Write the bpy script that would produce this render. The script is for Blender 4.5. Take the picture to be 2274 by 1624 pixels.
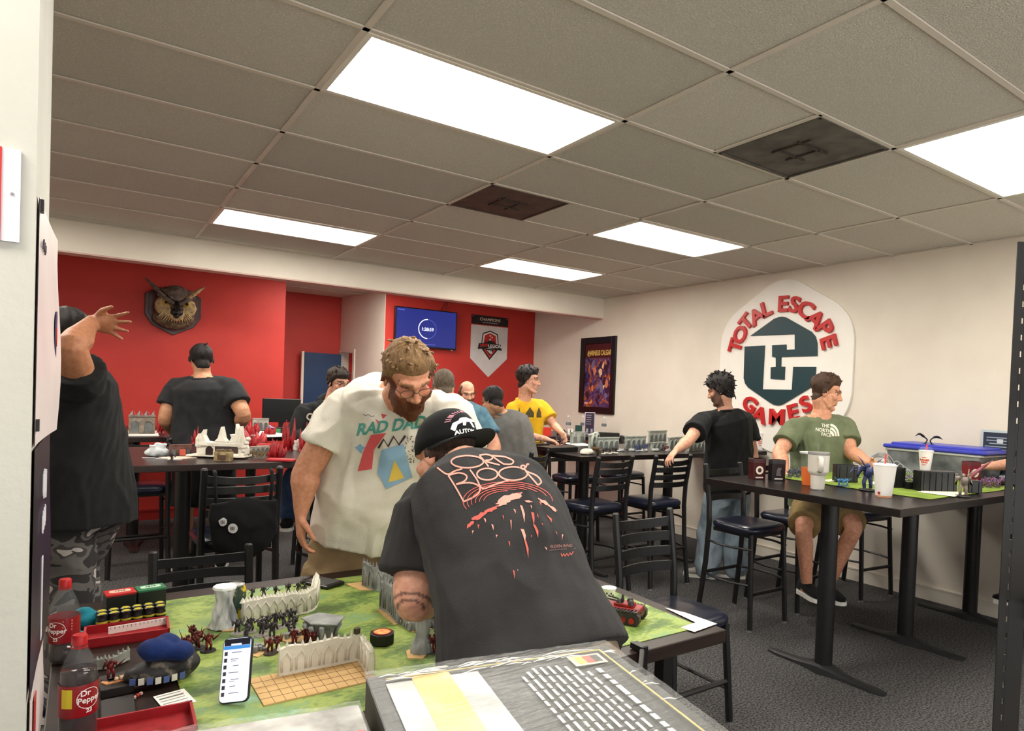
import bpy, bmesh, math, random
import numpy as np
from mathutils import Vector, Matrix, noise
from mathutils.bvhtree import BVHTree

for o in list(bpy.data.objects):
    bpy.data.objects.remove(o)
scene = bpy.context.scene
COL = scene.collection
R = math.radians
PI = math.pi

# ------------------------------------------------------------------ camera
FPX, YAW, PIT, ROL = 1477.26, .6165, -.0208, .0376
HC = 1.535                                   # camera height above the carpet
CAM = Vector((-.7996, -2.3632, HC))
PPX, PPY = 1228.33, 905.96                   # the photograph is a crop: principal point off centre
CEIL = HC + 1.269


def cam_axes():
    cy, sy, cp, sp = math.cos(YAW), math.sin(YAW), math.cos(PIT), math.sin(PIT)
    F = Vector((sy * cp, cy * cp, sp))
    Rt = Vector((cy, -sy, 0))
    U = Rt.cross(F)
    return (math.cos(ROL) * Rt + math.sin(ROL) * U, math.cos(ROL) * U - math.sin(ROL) * Rt, F)


CR, CU, CF = cam_axes()
cam_data = bpy.data.cameras.new('camera')
cam_data.sensor_fit = 'HORIZONTAL'
cam_data.sensor_width = 36
cam_data.lens = FPX * 36 / 2274
cam_data.shift_x = -(PPX - 1137) / 2274
cam_data.shift_y = (PPY - 812) / 2274
cam_data.clip_start = .02
cam = bpy.data.objects.new('camera', cam_data)
COL.objects.link(cam)
cam.matrix_world = Matrix(((CR.x, CU.x, -CF.x, CAM.x), (CR.y, CU.y, -CF.y, CAM.y), (CR.z, CU.z, -CF.z, CAM.z), (0, 0, 0, 1)))
scene.camera = cam

# ------------------------------------------------------------------ light and exposure
LAMP = 9.0                                   # emission of the ceiling troffers
world = bpy.data.worlds.new('world')
scene.world = world
world.use_nodes = True
world.node_tree.nodes['Background'].inputs[0].default_value = (1, .98, .95, 1)
world.node_tree.nodes['Background'].inputs[1].default_value = 1.0
vs = scene.view_settings
vs.view_transform = 'Standard'
vs.look = 'None'
vs.gamma = 1
vs.use_curve_mapping = False
vs.exposure = 1.45


# ------------------------------------------------------------------ pixels to places
def ray(x, y):
    return CF + CR * ((x - PPX) / FPX) - CU * ((y - PPY) / FPX)


def at(x, y, t):
    return CAM + ray(x, y) * t


def onz(x, y, z):
    d = ray(x, y)
    return CAM + d * ((z - CAM.z) / d.z)


def ony(x, y, Y):
    d = ray(x, y)
    return CAM + d * ((Y - CAM.y) / d.y)


def onx(x, y, X):
    d = ray(x, y)
    return CAM + d * ((X - CAM.x) / d.x)


def V(*a):
    return Vector(a)


def lin(c):
    r = []
    for v in c[:3]:
        v /= 255
        r.append(v / 12.92 if v <= .04045 else ((v + .055) / 1.055) ** 2.4)
    return (r[0], r[1], r[2], 1)


# ------------------------------------------------------------------ materials
MATS = {}


def mat(name, col, rough=.6, metal=0, spec=.5, col2=None, nscale=8, ndetail=4, bump=0, bscale=60, emit=None, es=0,
        trans=0, ior=1.45, alpha=1, coat=0, stretch=None, sheen=0, objcoord=True, lo=.35, hi=.65, attr=None, rnd=0):
    if name in MATS:
        return MATS[name]
    m = bpy.data.materials.new(name)
    m.use_nodes = True
    nt = m.node_tree
    N, L = nt.nodes, nt.links
    b = N['Principled BSDF']
    b.inputs['Base Color'].default_value = lin(col)
    b.inputs['Roughness'].default_value = rough
    b.inputs['Metallic'].default_value = metal
    b.inputs['Specular IOR Level'].default_value = spec
    b.inputs['IOR'].default_value = ior
    b.inputs['Transmission Weight'].default_value = trans
    b.inputs['Alpha'].default_value = alpha
    b.inputs['Coat Weight'].default_value = coat
    b.inputs['Sheen Weight'].default_value = sheen
    if emit:
        b.inputs['Emission Color'].default_value = lin(emit)
        b.inputs['Emission Strength'].default_value = es
    tc = N.new('ShaderNodeTexCoord')
    mp = N.new('ShaderNodeMapping')
    L.new(tc.outputs['Object'], mp.inputs[0])
    if stretch:
        mp.inputs['Scale'].default_value = stretch
    src = None
    if attr:
        a = N.new('ShaderNodeAttribute')
        a.attribute_name = attr
        src = a.outputs['Color']
    if col2:
        n = N.new('ShaderNodeTexNoise')
        n.inputs['Scale'].default_value = nscale
        n.inputs['Detail'].default_value = ndetail
        L.new(mp.outputs[0], n.inputs['Vector'])
        rp = N.new('ShaderNodeValToRGB')
        rp.color_ramp.elements[0].position = lo
        rp.color_ramp.elements[1].position = hi
        rp.color_ramp.elements[0].color = lin(col)
        rp.color_ramp.elements[1].color = lin(col2)
        L.new(n.outputs['Fac'], rp.inputs[0])
        if src:
            mx = N.new('ShaderNodeMix')
            mx.data_type = 'RGBA'
            mx.blend_type = 'MULTIPLY'
            mx.inputs[0].default_value = 1
            L.new(src, mx.inputs[6])
            L.new(rp.outputs[0], mx.inputs[7])
            src = mx.outputs[2]
        else:
            src = rp.outputs[0]
    if rnd:
        oi = N.new('ShaderNodeObjectInfo')
        mr = N.new('ShaderNodeMapRange')
        mr.inputs[3].default_value = 1 - rnd
        mr.inputs[4].default_value = 1
        L.new(oi.outputs['Random'], mr.inputs[0])
        mx = N.new('ShaderNodeMix')
        mx.data_type = 'RGBA'
        mx.blend_type = 'MULTIPLY'
        mx.inputs[0].default_value = 1
        if src:
            L.new(src, mx.inputs[6])
        else:
            mx.inputs[6].default_value = lin(col)
        L.new(mr.outputs[0], mx.inputs[7])
        src = mx.outputs[2]
    if src:
        L.new(src, b.inputs['Base Color'])
    if bump:
        n2 = N.new('ShaderNodeTexNoise')
        n2.inputs['Scale'].default_value = bscale
        n2.inputs['Detail'].default_value = 5
        L.new(mp.outputs[0], n2.inputs['Vector'])
        bp = N.new('ShaderNodeBump')
        bp.inputs['Strength'].default_value = bump
        bp.inputs['Distance'].default_value = .01
        L.new(n2.outputs['Fac'], bp.inputs['Height'])
        L.new(bp.outputs[0], b.inputs['Normal'])
    MATS[name] = m
    return m


def flat(c, rough=.6, name=None, **k):
    return mat(name or 'paint_%02x%02x%02x_%d' % (int(c[0]), int(c[1]), int(c[2]), int(rough * 100)), c, rough, **k)


# ------------------------------------------------------------------ mesh building
class MB:
    def __init__(s):
        s.v, s.f, s.m = [], [], []
        s.cur = 0

    def add(s, vs, fs):
        o = len(s.v)
        s.v += [tuple(v) for v in vs]
        s.f += [tuple(i + o for i in f) for f in fs]
        s.m += [s.cur] * len(fs)
        return s

    def slot(s, i):
        s.cur = i
        return s

    def box(s, c, d, rz=0, mtx=None):
        x, y, z = d[0] / 2, d[1] / 2, d[2] / 2
        P = [(-x, -y, -z), (x, -y, -z), (x, y, -z), (-x, y, -z), (-x, -y, z), (x, -y, z), (x, y, z), (-x, y, z)]
        M = mtx if mtx is not None else Matrix.Rotation(rz, 3, 'Z')
        c = Vector(c)
        return s.add([c + M @ Vector(p) for p in P],
                     [(0, 3, 2, 1), (4, 5, 6, 7), (0, 1, 5, 4), (1, 2, 6, 5), (2, 3, 7, 6), (3, 0, 4, 7)])

    def rbox(s, c, d, r=.01, rz=0, mtx=None, n=3):
        """box with rounded vertical edges and chamfered top and bottom"""
        x, y, z = d[0] / 2, d[1] / 2, d[2] / 2
        r = min(r, x * .98, y * .98)
        e = min(r * .4, z * .6)
        M = mtx if mtx is not None else Matrix.Rotation(rz, 3, 'Z')
        c = Vector(c)

        def ring(k, zz):
            P = []
            for sx, sy, a0 in ((1, 1, 0), (-1, 1, 90), (-1, -1, 180), (1, -1, 270)):
                for i in range(n + 1):
                    a = R(a0 + 90 * i / n)
                    P.append(Vector((sx * (x - r) + (r - k) * math.cos(a), sy * (y - r) + (r - k) * math.sin(a), zz)))
            return P
        rings = [ring(e, -z), ring(0, -z + e), ring(0, z - e), ring(e, z)]
        k = len(rings[0])
        vs = [c + M @ p for rg in rings for p in rg]
        fs = [tuple(reversed(range(k))), tuple(range(3 * k, 4 * k))]
        for j in range(3):
            for i in range(k):
                i2 = (i + 1) % k
                fs.append((j * k + i, j * k + i2, (j + 1) * k + i2, (j + 1) * k + i))
        return s.add(vs, fs)

    def rings(s, rings, cap0=True, cap1=True):
        k = len(rings[0])
        vs = [p for rg in rings for p in rg]
        fs = []
        for j in range(len(rings) - 1):
            for i in range(k):
                i2 = (i + 1) % k
                fs.append((j * k + i, j * k + i2, (j + 1) * k + i2, (j + 1) * k + i))
        if cap0:
            fs.append(tuple(reversed(range(k))))
        if cap1:
            fs.append(tuple(range((len(rings) - 1) * k, len(rings) * k)))
        return s.add(vs, fs)

    def tube(s, path, rad, n=8, dome=False, flatten=None):
        path = [Vector(p) for p in path]
        if not hasattr(rad, '__len__'):
            rad = [rad] * len(path)
        rg = []
        T = [(path[min(i + 1, len(path) - 1)] - path[max(i - 1, 0)]).normalized() for i in range(len(path))]
        a = Vector((0, 0, 1)) if abs(T[0].z) < .9 else Vector((1, 0, 0))
        x = T[0].cross(a).normalized()
        if dome:
            for (i, sg) in ((0, -1),):
                pass
        for i, p in enumerate(path):
            x = (x - T[i] * x.dot(T[i]))
            x = x.normalized() if x.length > 1e-6 else T[i].orthogonal().normalized()
            y = T[i].cross(x)
            fl = flatten if flatten else 1
            ring = [p + (x * math.cos(2 * PI * k / n) + y * (fl * math.sin(2 * PI * k / n))) * rad[i] for k in range(n)]
            if dome and i == 0:
                for q in (.35, .75):
                    off = -T[i] * (rad[i] * math.sqrt(1 - q * q))
                    rg.append([p + off + (v - p) * q for v in ring])
            rg.append(ring)
            if dome and i == len(path) - 1:
                for q in (.75, .35):
                    off = T[i] * (rad[i] * math.sqrt(1 - q * q))
                    rg.append([p + off + (v - p) * q for v in ring])
        return s.rings(rg)

    def cyl(s, p0, p1, r0, r1=None, n=16):
        return s.tube([p0, p1], [r0, r0 if r1 is None else r1], n)

    def lathe(s, prof, c=(0, 0, 0), n=20, axis=None, cap=True):
        """prof: (radius, height) from bottom to top"""
        c = Vector(c)
        M = Matrix.Identity(3) if axis is None else Vector((0, 0, 1)).rotation_difference(Vector(axis)).to_matrix()
        rg = [[c + M @ Vector((r * math.cos(2 * PI * k / n), r * math.sin(2 * PI * k / n), h)) for k in range(n)] for r, h in prof]
        return s.rings(rg, cap, cap)

    def prism(s, poly, z0, z1, mtx=None, c=(0, 0, 0)):
        M = mtx if mtx is not None else Matrix.Identity(3)
        c = Vector(c)
        k = len(poly)
        area = sum(poly[i][0] * poly[(i + 1) % k][1] - poly[(i + 1) % k][0] * poly[i][1] for i in range(k))
        if area < 0:
            poly = poly[::-1]
        vs = [c + M @ Vector((p[0], p[1], z0)) for p in poly] + [c + M @ Vector((p[0], p[1], z1)) for p in poly]
        fs = [tuple(reversed(range(k))), tuple(range(k, 2 * k))]
        for i in range(k):
            j = (i + 1) % k
            fs.append((i, j, k + j, k + i))
        return s.add(vs, fs)

    def ball(s, c, r, n=12, m=8, mtx=None):
        r = r if hasattr(r, '__len__') else (r, r, r)
        c = Vector(c)
        M = mtx if mtx is not None else Matrix.Identity(3)
        rg = []
        for j in range(1, m):
            a = -PI / 2 + PI * j / m
            rg.append([c + M @ Vector((r[0] * math.cos(a) * math.cos(2 * PI * k / n), r[1] * math.cos(a) * math.sin(2 * PI * k / n), r[2] * math.sin(a))) for k in range(n)])
        vs = [p for q in rg for p in q] + [c + M @ Vector((0, 0, -r[2])), c + M @ Vector((0, 0, r[2]))]
        fs = []
        for j in range(m - 2):
            for i in range(n):
                i2 = (i + 1) % n
                fs.append((j * n + i, j * n + i2, (j + 1) * n + i2, (j + 1) * n + i))
        b, t = len(vs) - 2, len(vs) - 1
        for i in range(n):
            i2 = (i + 1) % n
            fs.append((b, i2, i))
            fs.append((t, (m - 2) * n + i, (m - 2) * n + i2))
        return s.add(vs, fs)

    def mesh(s, name='m'):
        me = bpy.data.meshes.new(name)
        me.from_pydata(s.v, [], s.f)
        return me

    def build(s, name, mats, parent=None, smooth=False, bevel=0, world=False, fix=True):
        me = s.mesh(name)
        if not isinstance(mats, (list, tuple)):
            mats = [mats]
        for m in mats:
            me.materials.append(m)
        if len(mats) > 1:
            for p, i in zip(me.polygons, s.m):
                p.material_index = min(i, len(mats) - 1)
        return link(name, me, parent, smooth, bevel, world, fix)


def link(name, me, parent=None, smooth=False, bevel=0, world=False, fix=True):
    if fix:
        bm = bmesh.new()
        bm.from_mesh(me)
        bmesh.ops.recalc_face_normals(bm, faces=bm.faces)
        if bevel:
            es = [e for e in bm.edges if len(e.link_faces) == 2 and e.calc_face_angle(0) > .6]
            bmesh.ops.bevel(bm, geom=es, offset=bevel, segments=2, affect='EDGES', profile=.6)
        bm.to_mesh(me)
        bm.free()
    if smooth:
        me.polygons.foreach_set('use_smooth', [True] * len(me.polygons))
        if smooth != 'all':
            me.set_sharp_from_angle(angle=R(38))
    o = bpy.data.objects.new(name, me)
    COL.objects.link(o)
    if parent is not None:
        o.parent = parent
        if world:
            p = parent
            loc = Vector((0, 0, 0))
            while p is not None:
                loc += p.location
                p = p.parent
            me.transform(Matrix.Translation(-loc))
    return o


def tag(o, label, cat, group=None):
    o['label'] = label
    o['category'] = cat
    if group:
        o['group'] = group
    return o


def struct(o):
    o['kind'] = 'structure'
    return o


def thing(name, loc, label=None, cat=None, group=None, rz=0):
    o = bpy.data.objects.new(name, None)
    o.empty_display_size = .05
    COL.objects.link(o)
    o.location = loc
    o.rotation_euler = (0, 0, rz)
    if label:
        tag(o, label, cat, group)
    return o


def dup(root, loc, rz=None, label=None, group=None):
    r = root.copy()
    COL.objects.link(r)
    r.location = loc
    if rz is not None:
        r.rotation_euler = (0, 0, rz)
    if label:
        r['label'] = label
    if group:
        r['group'] = group
    for ch in list(root.children):
        c = ch.copy()
        COL.objects.link(c)
        c.parent = r
        for g in list(ch.children):
            d = g.copy()
            COL.objects.link(d)
            d.parent = c
    return r


def text_geo(s, size=1, bold=0, shear=0, align='CENTER', spacing=1, sub=0):
    cu = bpy.data.curves.new('txt', 'FONT')
    cu.body = s
    cu.size = size
    cu.offset = bold
    cu.shear = shear
    cu.align_x = align
    cu.align_y = 'CENTER'
    cu.space_character = spacing
    cu.resolution_u = 3
    o = bpy.data.objects.new('txt', cu)
    COL.objects.link(o)
    dg = bpy.context.evaluated_depsgraph_get()
    me = bpy.data.meshes.new_from_object(o.evaluated_get(dg))
    bpy.data.objects.remove(o)
    bpy.data.curves.remove(cu)
    vs = [(v.co.x, v.co.y) for v in me.vertices]
    fs = [tuple(p.vertices) for p in me.polygons]
    bpy.data.meshes.remove(me)
    if sub:
        return subdiv2(vs, fs, sub)
    return vs, fs


def subdiv2(vs, fs, L, it=4):
    bm = bmesh.new()
    bv = [bm.verts.new((x, y, 0)) for x, y in vs]
    for f in fs:
        try:
            bm.faces.new([bv[i] for i in f])
        except ValueError:
            pass
    bmesh.ops.triangulate(bm, faces=bm.faces)
    for _ in range(it):
        es = [e for e in bm.edges if e.calc_length() > L]
        if not es:
            break
        bmesh.ops.subdivide_edges(bm, edges=es, cuts=1)
        bmesh.ops.triangulate(bm, faces=bm.faces)
    bm.verts.index_update()
    V2 = [(v.co.x, v.co.y) for v in bm.verts]
    F2 = [tuple(v.index for v in f.verts) for f in bm.faces]
    bm.free()
    return V2, F2


def place2(geo, o, u, v, lift=0.0):
    """2-D geometry on the plane through o spanned by u and v"""
    o, u, v = Vector(o), Vector(u), Vector(v)
    n = u.cross(v).normalized()
    mb = MB()
    mb.add([o + u * x + v * y + n * lift for x, y in geo[0]], geo[1])
    return mb


def slab2(geo, o, u, v, th):
    """extruded letter or shape standing th proud of the plane"""
    o, u, v = Vector(o), Vector(u), Vector(v)
    n = u.cross(v).normalized()
    vs, fs = geo
    k = len(vs)
    P = [o + u * x + v * y for x, y in vs] + [o + u * x + v * y + n * th for x, y in vs]
    cnt = {}
    for f in fs:
        for i in range(len(f)):
            a, b = f[i], f[(i + 1) % len(f)]
            cnt[(a, b)] = cnt.get((a, b), 0) + 1
    F = [tuple(i + k for i in f) for f in fs] + [tuple(reversed(f)) for f in fs]
    for (a, b) in cnt:
        if (b, a) not in cnt:
            F.append((a, b, b + k, a + k))
    mb = MB()
    mb.add(P, F)
    return mb


def poly2(pts):
    return pts, [tuple(range(len(pts)))]

# ------------------------------------------------------------------ the room
XW, XL, YF, YB, YN = 4.76, -3.4, -4.2, 4.42, 6.04
M_white = mat('wall_white_paint', (226, 217, 203), .75, col2=(219, 209, 195), nscale=2.2, bump=.08, bscale=140)
M_red = mat('wall_red_paint', (196, 52, 43), .55, col2=(188, 47, 39), nscale=2.5, bump=.08, bscale=140)
M_redtrim = flat((150, 26, 22), .4)
M_trim = flat((222, 214, 200), .45)
M_tile = mat('ceiling_tile_board', (232, 226, 214), .95, spec=.15, col2=(208, 202, 190), nscale=150, ndetail=3, bump=.5, bscale=170, rnd=.16, lo=.3, hi=.5)
M_tee = flat((214, 205, 191), .5)
M_carpet = mat('carpet_charcoal', (50, 49, 50), .97, spec=.1, col2=(108, 106, 105), nscale=95, ndetail=6, bump=.7, bscale=220, lo=.38, hi=.66)


def prism_struct(name, poly, z0, z1, m):
    mb = MB()
    mb.prism(poly, z0, z1)
    return struct(mb.build(name, m))


def box_struct(name, x0, x1, y0, y1, z0, z1, m, parent=None):
    mb = MB()
    mb.box(((x0 + x1) / 2, (y0 + y1) / 2, (z0 + z1) / 2), (x1 - x0, y1 - y0, z1 - z0))
    o = mb.build(name, m, parent, world=parent is not None)
    if parent is None:
        struct(o)
    return o


T = .12
box_struct('floor', XL - T, XW + T, YF - T, 7.6, -.1, 0, M_carpet)
box_struct('wall_right', XW, XW + T, YF, 7.6, 0, CEIL + .1, M_white)
box_struct('wall_left', XL - T, XL, YF, YN, 0, CEIL + .1, M_white)
# shop front behind the photographer: low sill, header and mullions with daylight coming through
mb = MB()
mb.box(((XL + XW) / 2, YF - T / 2, .2), (XW - XL, T, .4)).box(((XL + XW) / 2, YF - T / 2, CEIL - .1), (XW - XL, T, .4))
for k in range(6):
    mb.box((XL + .05 + (XW - XL - .1) * k / 5, YF - T / 2, CEIL / 2), (.08, T, CEIL))
struct(mb.build('wall_front', M_white))
prism_struct('wall_back', [(XL, YN), (1.17, YN), (1.17, 7.4), (1.07, 7.4), (1.07, YN + T), (XL, YN + T)], 0, CEIL + .1, M_red)
box_struct('wall_passage', 1.07, 2.6, 7.4, 7.52, 0, CEIL + .1, M_red)
box_struct('wall_screen', 2.415, XW, YN, YN + T, 0, CEIL + .1, M_red)
# white return wall beside the passage, with a doorway
mb = MB()
a, b = V(2.41, YN + .002, 0), V(2.26, 7.4, 0)


def pw(t, w=0):
    p = a.lerp(b, t)
    return (p.x + w, p.y)


prism = lambda t0, t1, z0, z1: mb.prism([pw(t0), pw(t1), pw(t1, .13), pw(t0, .13)], z0, z1)
prism(0, .66, 0, CEIL + .1)
prism(.66, .99, 2.02, CEIL + .1)
prism(.99, 1.0, 0, 2.02)
struct(mb.build('wall_return', M_white))
mb = MB()
for t0, t1, z0, z1 in ((.62, .66, 0, 2.06), (.66, .99, 2.02, 2.06)):
    q0, q1 = a.lerp(b, t0), a.lerp(b, t1)
    mb.prism([(q0.x - .015, q0.y), (q1.x - .015, q1.y), (q1.x + .02, q1.y), (q0.x + .02, q0.y)], z0, z1)
struct(mb.build('trim_1', M_trim))
box_struct('wall_closet', 3.05, 3.1, YN + T, 7.52, 0, CEIL, flat((150, 158, 168), .8))
# blue door leaf, open across the end of the passage
d1 = MB()
d1.box(((1.73 + 2.24) / 2, 7.27, 1.005), (.51, .04, 1.97))
door = struct(d1.build('door_1', mat('door_blue_paint', (16, 54, 98), .5, col2=(14, 48, 90), nscale=4), bevel=.003))
MB().box((1.705, 7.27, 1.0), (.035, .05, 2.0)).build('door_edge_strip', M_trim, door)
h = MB()
h.cyl((1.80, 7.25, .98), (1.80, 7.20, .98), .012).lathe([(.0, 0), (.026, .01), (.028, .03), (.0, .05)], (1.80, 7.2, .98), 12, (0, -1, 0))
h.build('door_knob', flat((150, 150, 150), .3, metal=1), door, smooth=True)

# dropped beam across the room
box_struct('beam', XL, XW, YB, YB + .16, 2.555, CEIL + .05, M_white)
box_struct('trim_2', XL, XW, YB + .005, YB + .155, 2.543, 2.556, flat((205, 170, 160), .6))

# near partition on the left with papers on it
PXX, PY0, PY1 = -.866, -1.0, -.52
part_wall = box_struct('wall_partition', XL, PXX, PY0, PY1, 0, CEIL + .1, mat('partition_paint', (196, 195, 187), .7, col2=(186, 185, 177), nscale=3, bump=.1, bscale=60))
M_paper = mat('poster_paper', (224, 214, 212), .35, col2=(216, 204, 204), nscale=6)


def curl_sheet(name, y0, y1, z0, z1, bow, m, parent=None, x=PXX + .004, bow2=0):
    mb = MB()
    n, k = 10, 8
    P = []
    for j in range(k + 1):
        for i in range(n + 1):
            a_ = i / n
            w = j / k
            xx = x + bow * a_ ** 1.6 * (1 + .3 * math.sin(w * 5)) + bow2 * (1 - w) ** 3
            P.append(V(xx, y0 + (y1 - y0) * a_, z0 + (z1 - z0) * w))
    Q = [p - V(.0012, 0, 0) for p in P]
    fs = [(j * (n + 1) + i, j * (n + 1) + i + 1, (j + 1) * (n + 1) + i + 1, (j + 1) * (n + 1) + i) for j in range(k) for i in range(n)]
    mb.add(P, fs)
    mb.add(Q, [tuple(reversed(f)) for f in fs])
    return mb.build(name, m, parent, smooth='all', fix=False)


pw1 = curl_sheet('poster', -.97, -.53, 1.415, 1.83, .018, M_paper)
tag(pw1, 'pale pink-white paper poster curling off the edge of the partition', 'poster')
q = MB()
for k in range(0):
    q.box((PXX + .0085 + .001 * k, -.9 + .02 * k, 1.57 - .012 * k), (.002, .012, .004))
for k in range(9):
    q.box((PXX + .008, -.93 + .012 * k, 1.755 + .004 * (k % 3)), (.002, .006, .012))
q.build('printed_lines', flat((60, 50, 60), .6), pw1)
mb = MB()
mb.lathe([(.0, 0), (.05, 0), (.05, .002), (0, .002)], (PXX + .0185, -.60, 1.62), 20, (1, 0, 0))
mb.build('printed_emblem', flat((70, 60, 95), .5), pw1)
MB().lathe([(0, 0), (.02, 0), (.02, .0022), (0, .0022)], (PXX + .0195, -.625, 1.615), 16, (1, 0, 0)).build('emblem_red_half', flat((200, 60, 45), .5), pw1)
for k, z in enumerate((1.815, 1.45)):
    MB().box((PXX + .006, -.955, z), (.006, .02, .02)).build('black_clip', flat((20, 20, 20), .5), pw1)
pw2 = curl_sheet('poster', -.97, -.55, .99, 1.41, .01, mat('poster_black_print', (18, 17, 24), .4, col2=(40, 22, 50), nscale=5))
tag(pw2, 'black printed poster hung below the pale poster on the partition', 'poster')
q = MB()
random.seed(3)
for k in range(9):
    q.box((PXX + .0115, -.83 + .016 * k, 1.335 - .002 * k), (.0015, .009, .035 + .01 * (k % 3)))
for k in range(7):
    q.box((PXX + .0105, -.80 + .02 * k, 1.255), (.0015, .011, .03 + .012 * (k % 2)))
q.build('printed_lettering', flat((225, 222, 228), .5), pw2)
MB().box((PXX + .0095, -.74, 1.1), (.0016, .03, .16)).build('printed_band', flat((215, 212, 218), .5), pw2)
pw3 = curl_sheet('leaflet', -.95, -.6, .80, .98, .006, M_paper)
tag(pw3, 'white paper leaflet taped low on the partition, under the black poster', 'poster')
MB().box((PXX + .007, -.85, .9), (.0015, .05, .1)).build('printed_patch', flat((170, 40, 36), .5), pw3)
sg = MB()
p0, p1, p2, p3 = ony(-60, 320, PY0), ony(48, 337, PY0), ony(47, 541, PY0), ony(-60, 533, PY0)
sg.box(((p0.x + p1.x) / 2, PY0 - .004, (p1.z + p2.z) / 2), (p1.x - p0.x, .006, p1.z - p2.z))
sg = tag(sg.build('sign_plate', flat((206, 206, 214), .4)), 'lavender-white wall plate with a red stripe, on the partition', 'sign')
MB().box((ony(-2, 430, PY0).x, PY0 - .0078, (p1.z + p2.z) / 2), (.006, .002, p1.z - p2.z)).build('red_stripe', flat((190, 40, 40), .5), sg)
MB().lathe([(0, 0), (.0025, 0), (.002, .002), (0, .002)], (ony(28, 433, PY0).x, PY0 - .007, ony(28, 433, PY0).z), 10, (0, -1, 0)).build('screw', flat((150, 150, 155), .3, metal=1), sg)

# baseboards
box_struct('baseboard_right', XW - .015, XW, YF, YN, 0, .1, M_trim)
box_struct('trim_3', XW - .02, XW, YF, YN, .1, .112, M_trim)
box_struct('baseboard_back', XL, 1.17, YN - .015, YN, 0, .1, M_redtrim)
box_struct('trim_4', XL, 1.17, YN - .022, YN, .1, .115, M_redtrim)
box_struct('baseboard_screen', 2.415, XW - .02, YN - .015, YN, 0, .1, M_redtrim)

# ceiling: slab, tees, boards
ceil = box_struct('ceiling', XL - T, XW + T, YF - T, 7.6, CEIL + .06, CEIL + .12, flat((120, 115, 108), .9))
U4, V2 = 1.2192, .6096
lights = [(1, 8), (0, 0), (0, 5), (2, 2), (2, 5), (2, -2), (0, -3), (-2, 2.0), (-2, -3), (-2, 5)]
vents = [(1, 2), (1.5, -1)]


def tile_mesh(w, d, name):
    t = MB()
    t.box((0, 0, 0), (w, d, .016))
    me = t.mesh(name)
    me.materials.append(M_tile)
    return me


tme = tile_mesh(U4 - .008, V2 - .008, 'tile_full')
thalf = tile_mesh(U4 / 2 - .008, V2 - .008, 'tile_half')
strips = {}


def add_tile(x0, x1, y0, y1):
    w, d = x1 - x0, y1 - y0
    if w < .03 or d < .03:
        return
    if abs(w - U4) < .01 and abs(d - V2) < .01:
        me = tme
    elif abs(w - U4 / 2) < .01 and abs(d - V2) < .01:
        me = thalf
    else:
        key = (round(w, 3), round(d, 3))
        if key not in strips:
            strips[key] = tile_mesh(w - .008, d - .008, 'tile_cut')
        me = strips[key]
    o = bpy.data.objects.new('ceiling_tile', me)
    COL.objects.link(o)
    o.parent = ceil
    o.location = ((x0 + x1) / 2, (y0 + y1) / 2, CEIL + .016)


for u in range(-3, 4):
    for v in range(-7, 13):
        x0, x1 = u * U4, min((u + 1) * U4, XW)
        y0, y1 = max(v * V2, YF), (v + 1) * V2
        if (u, v) in lights or v == 7 and False:
            continue
        if x0 < XL:
            x0 = XL
        if v == 7:
            add_tile(x0, x1, y0, YB)
            continue
        if y0 > 7.3:
            continue
        hv = [w for w in vents if int(math.floor(w[0])) == u and w[1] == v]
        if hv:
            if hv[0][0] == u:
                add_tile(u * U4 + U4 / 2, x1, y0, y1)
            else:
                add_tile(x0, u * U4 + U4 / 2, y0, y1)
            continue
        add_tile(x0, x1, y0, min(y1, 7.4))


def tee(x0, x1, y0, y1):
    t = MB()
    t.box(((x0 + x1) / 2, (y0 + y1) / 2, CEIL + .003), (x1 - x0, y1 - y0, .006))
    t.build('grid_tee', M_tee, ceil)


for u in range(-2, 4):
    tee(u * U4 - .012, u * U4 + .012, YF, YB)
    if 0 <= u < 3:
        tee(u * U4 - .012, u * U4 + .012, YB + .16, 7.4)
for v in range(-6, 12):
    if v == 7:
        continue
    tee(XL, XW, v * V2 - .012, v * V2 + .012)
for x0, x1, y0, y1 in ((XW - .02, XW, YF, YB), (XL, XW, YB - .02, YB), (2 * U4 + 0, 2 * U4 + .012, 0, .012)):
    tee(x0, x1, y0, y1)
tee(1.5 * U4 - .012, 1.5 * U4 + .012, -V2, 0)
tee(1.5 * U4 - .012, 1.5 * U4 + .012, 2 * V2, 3 * V2)


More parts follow.
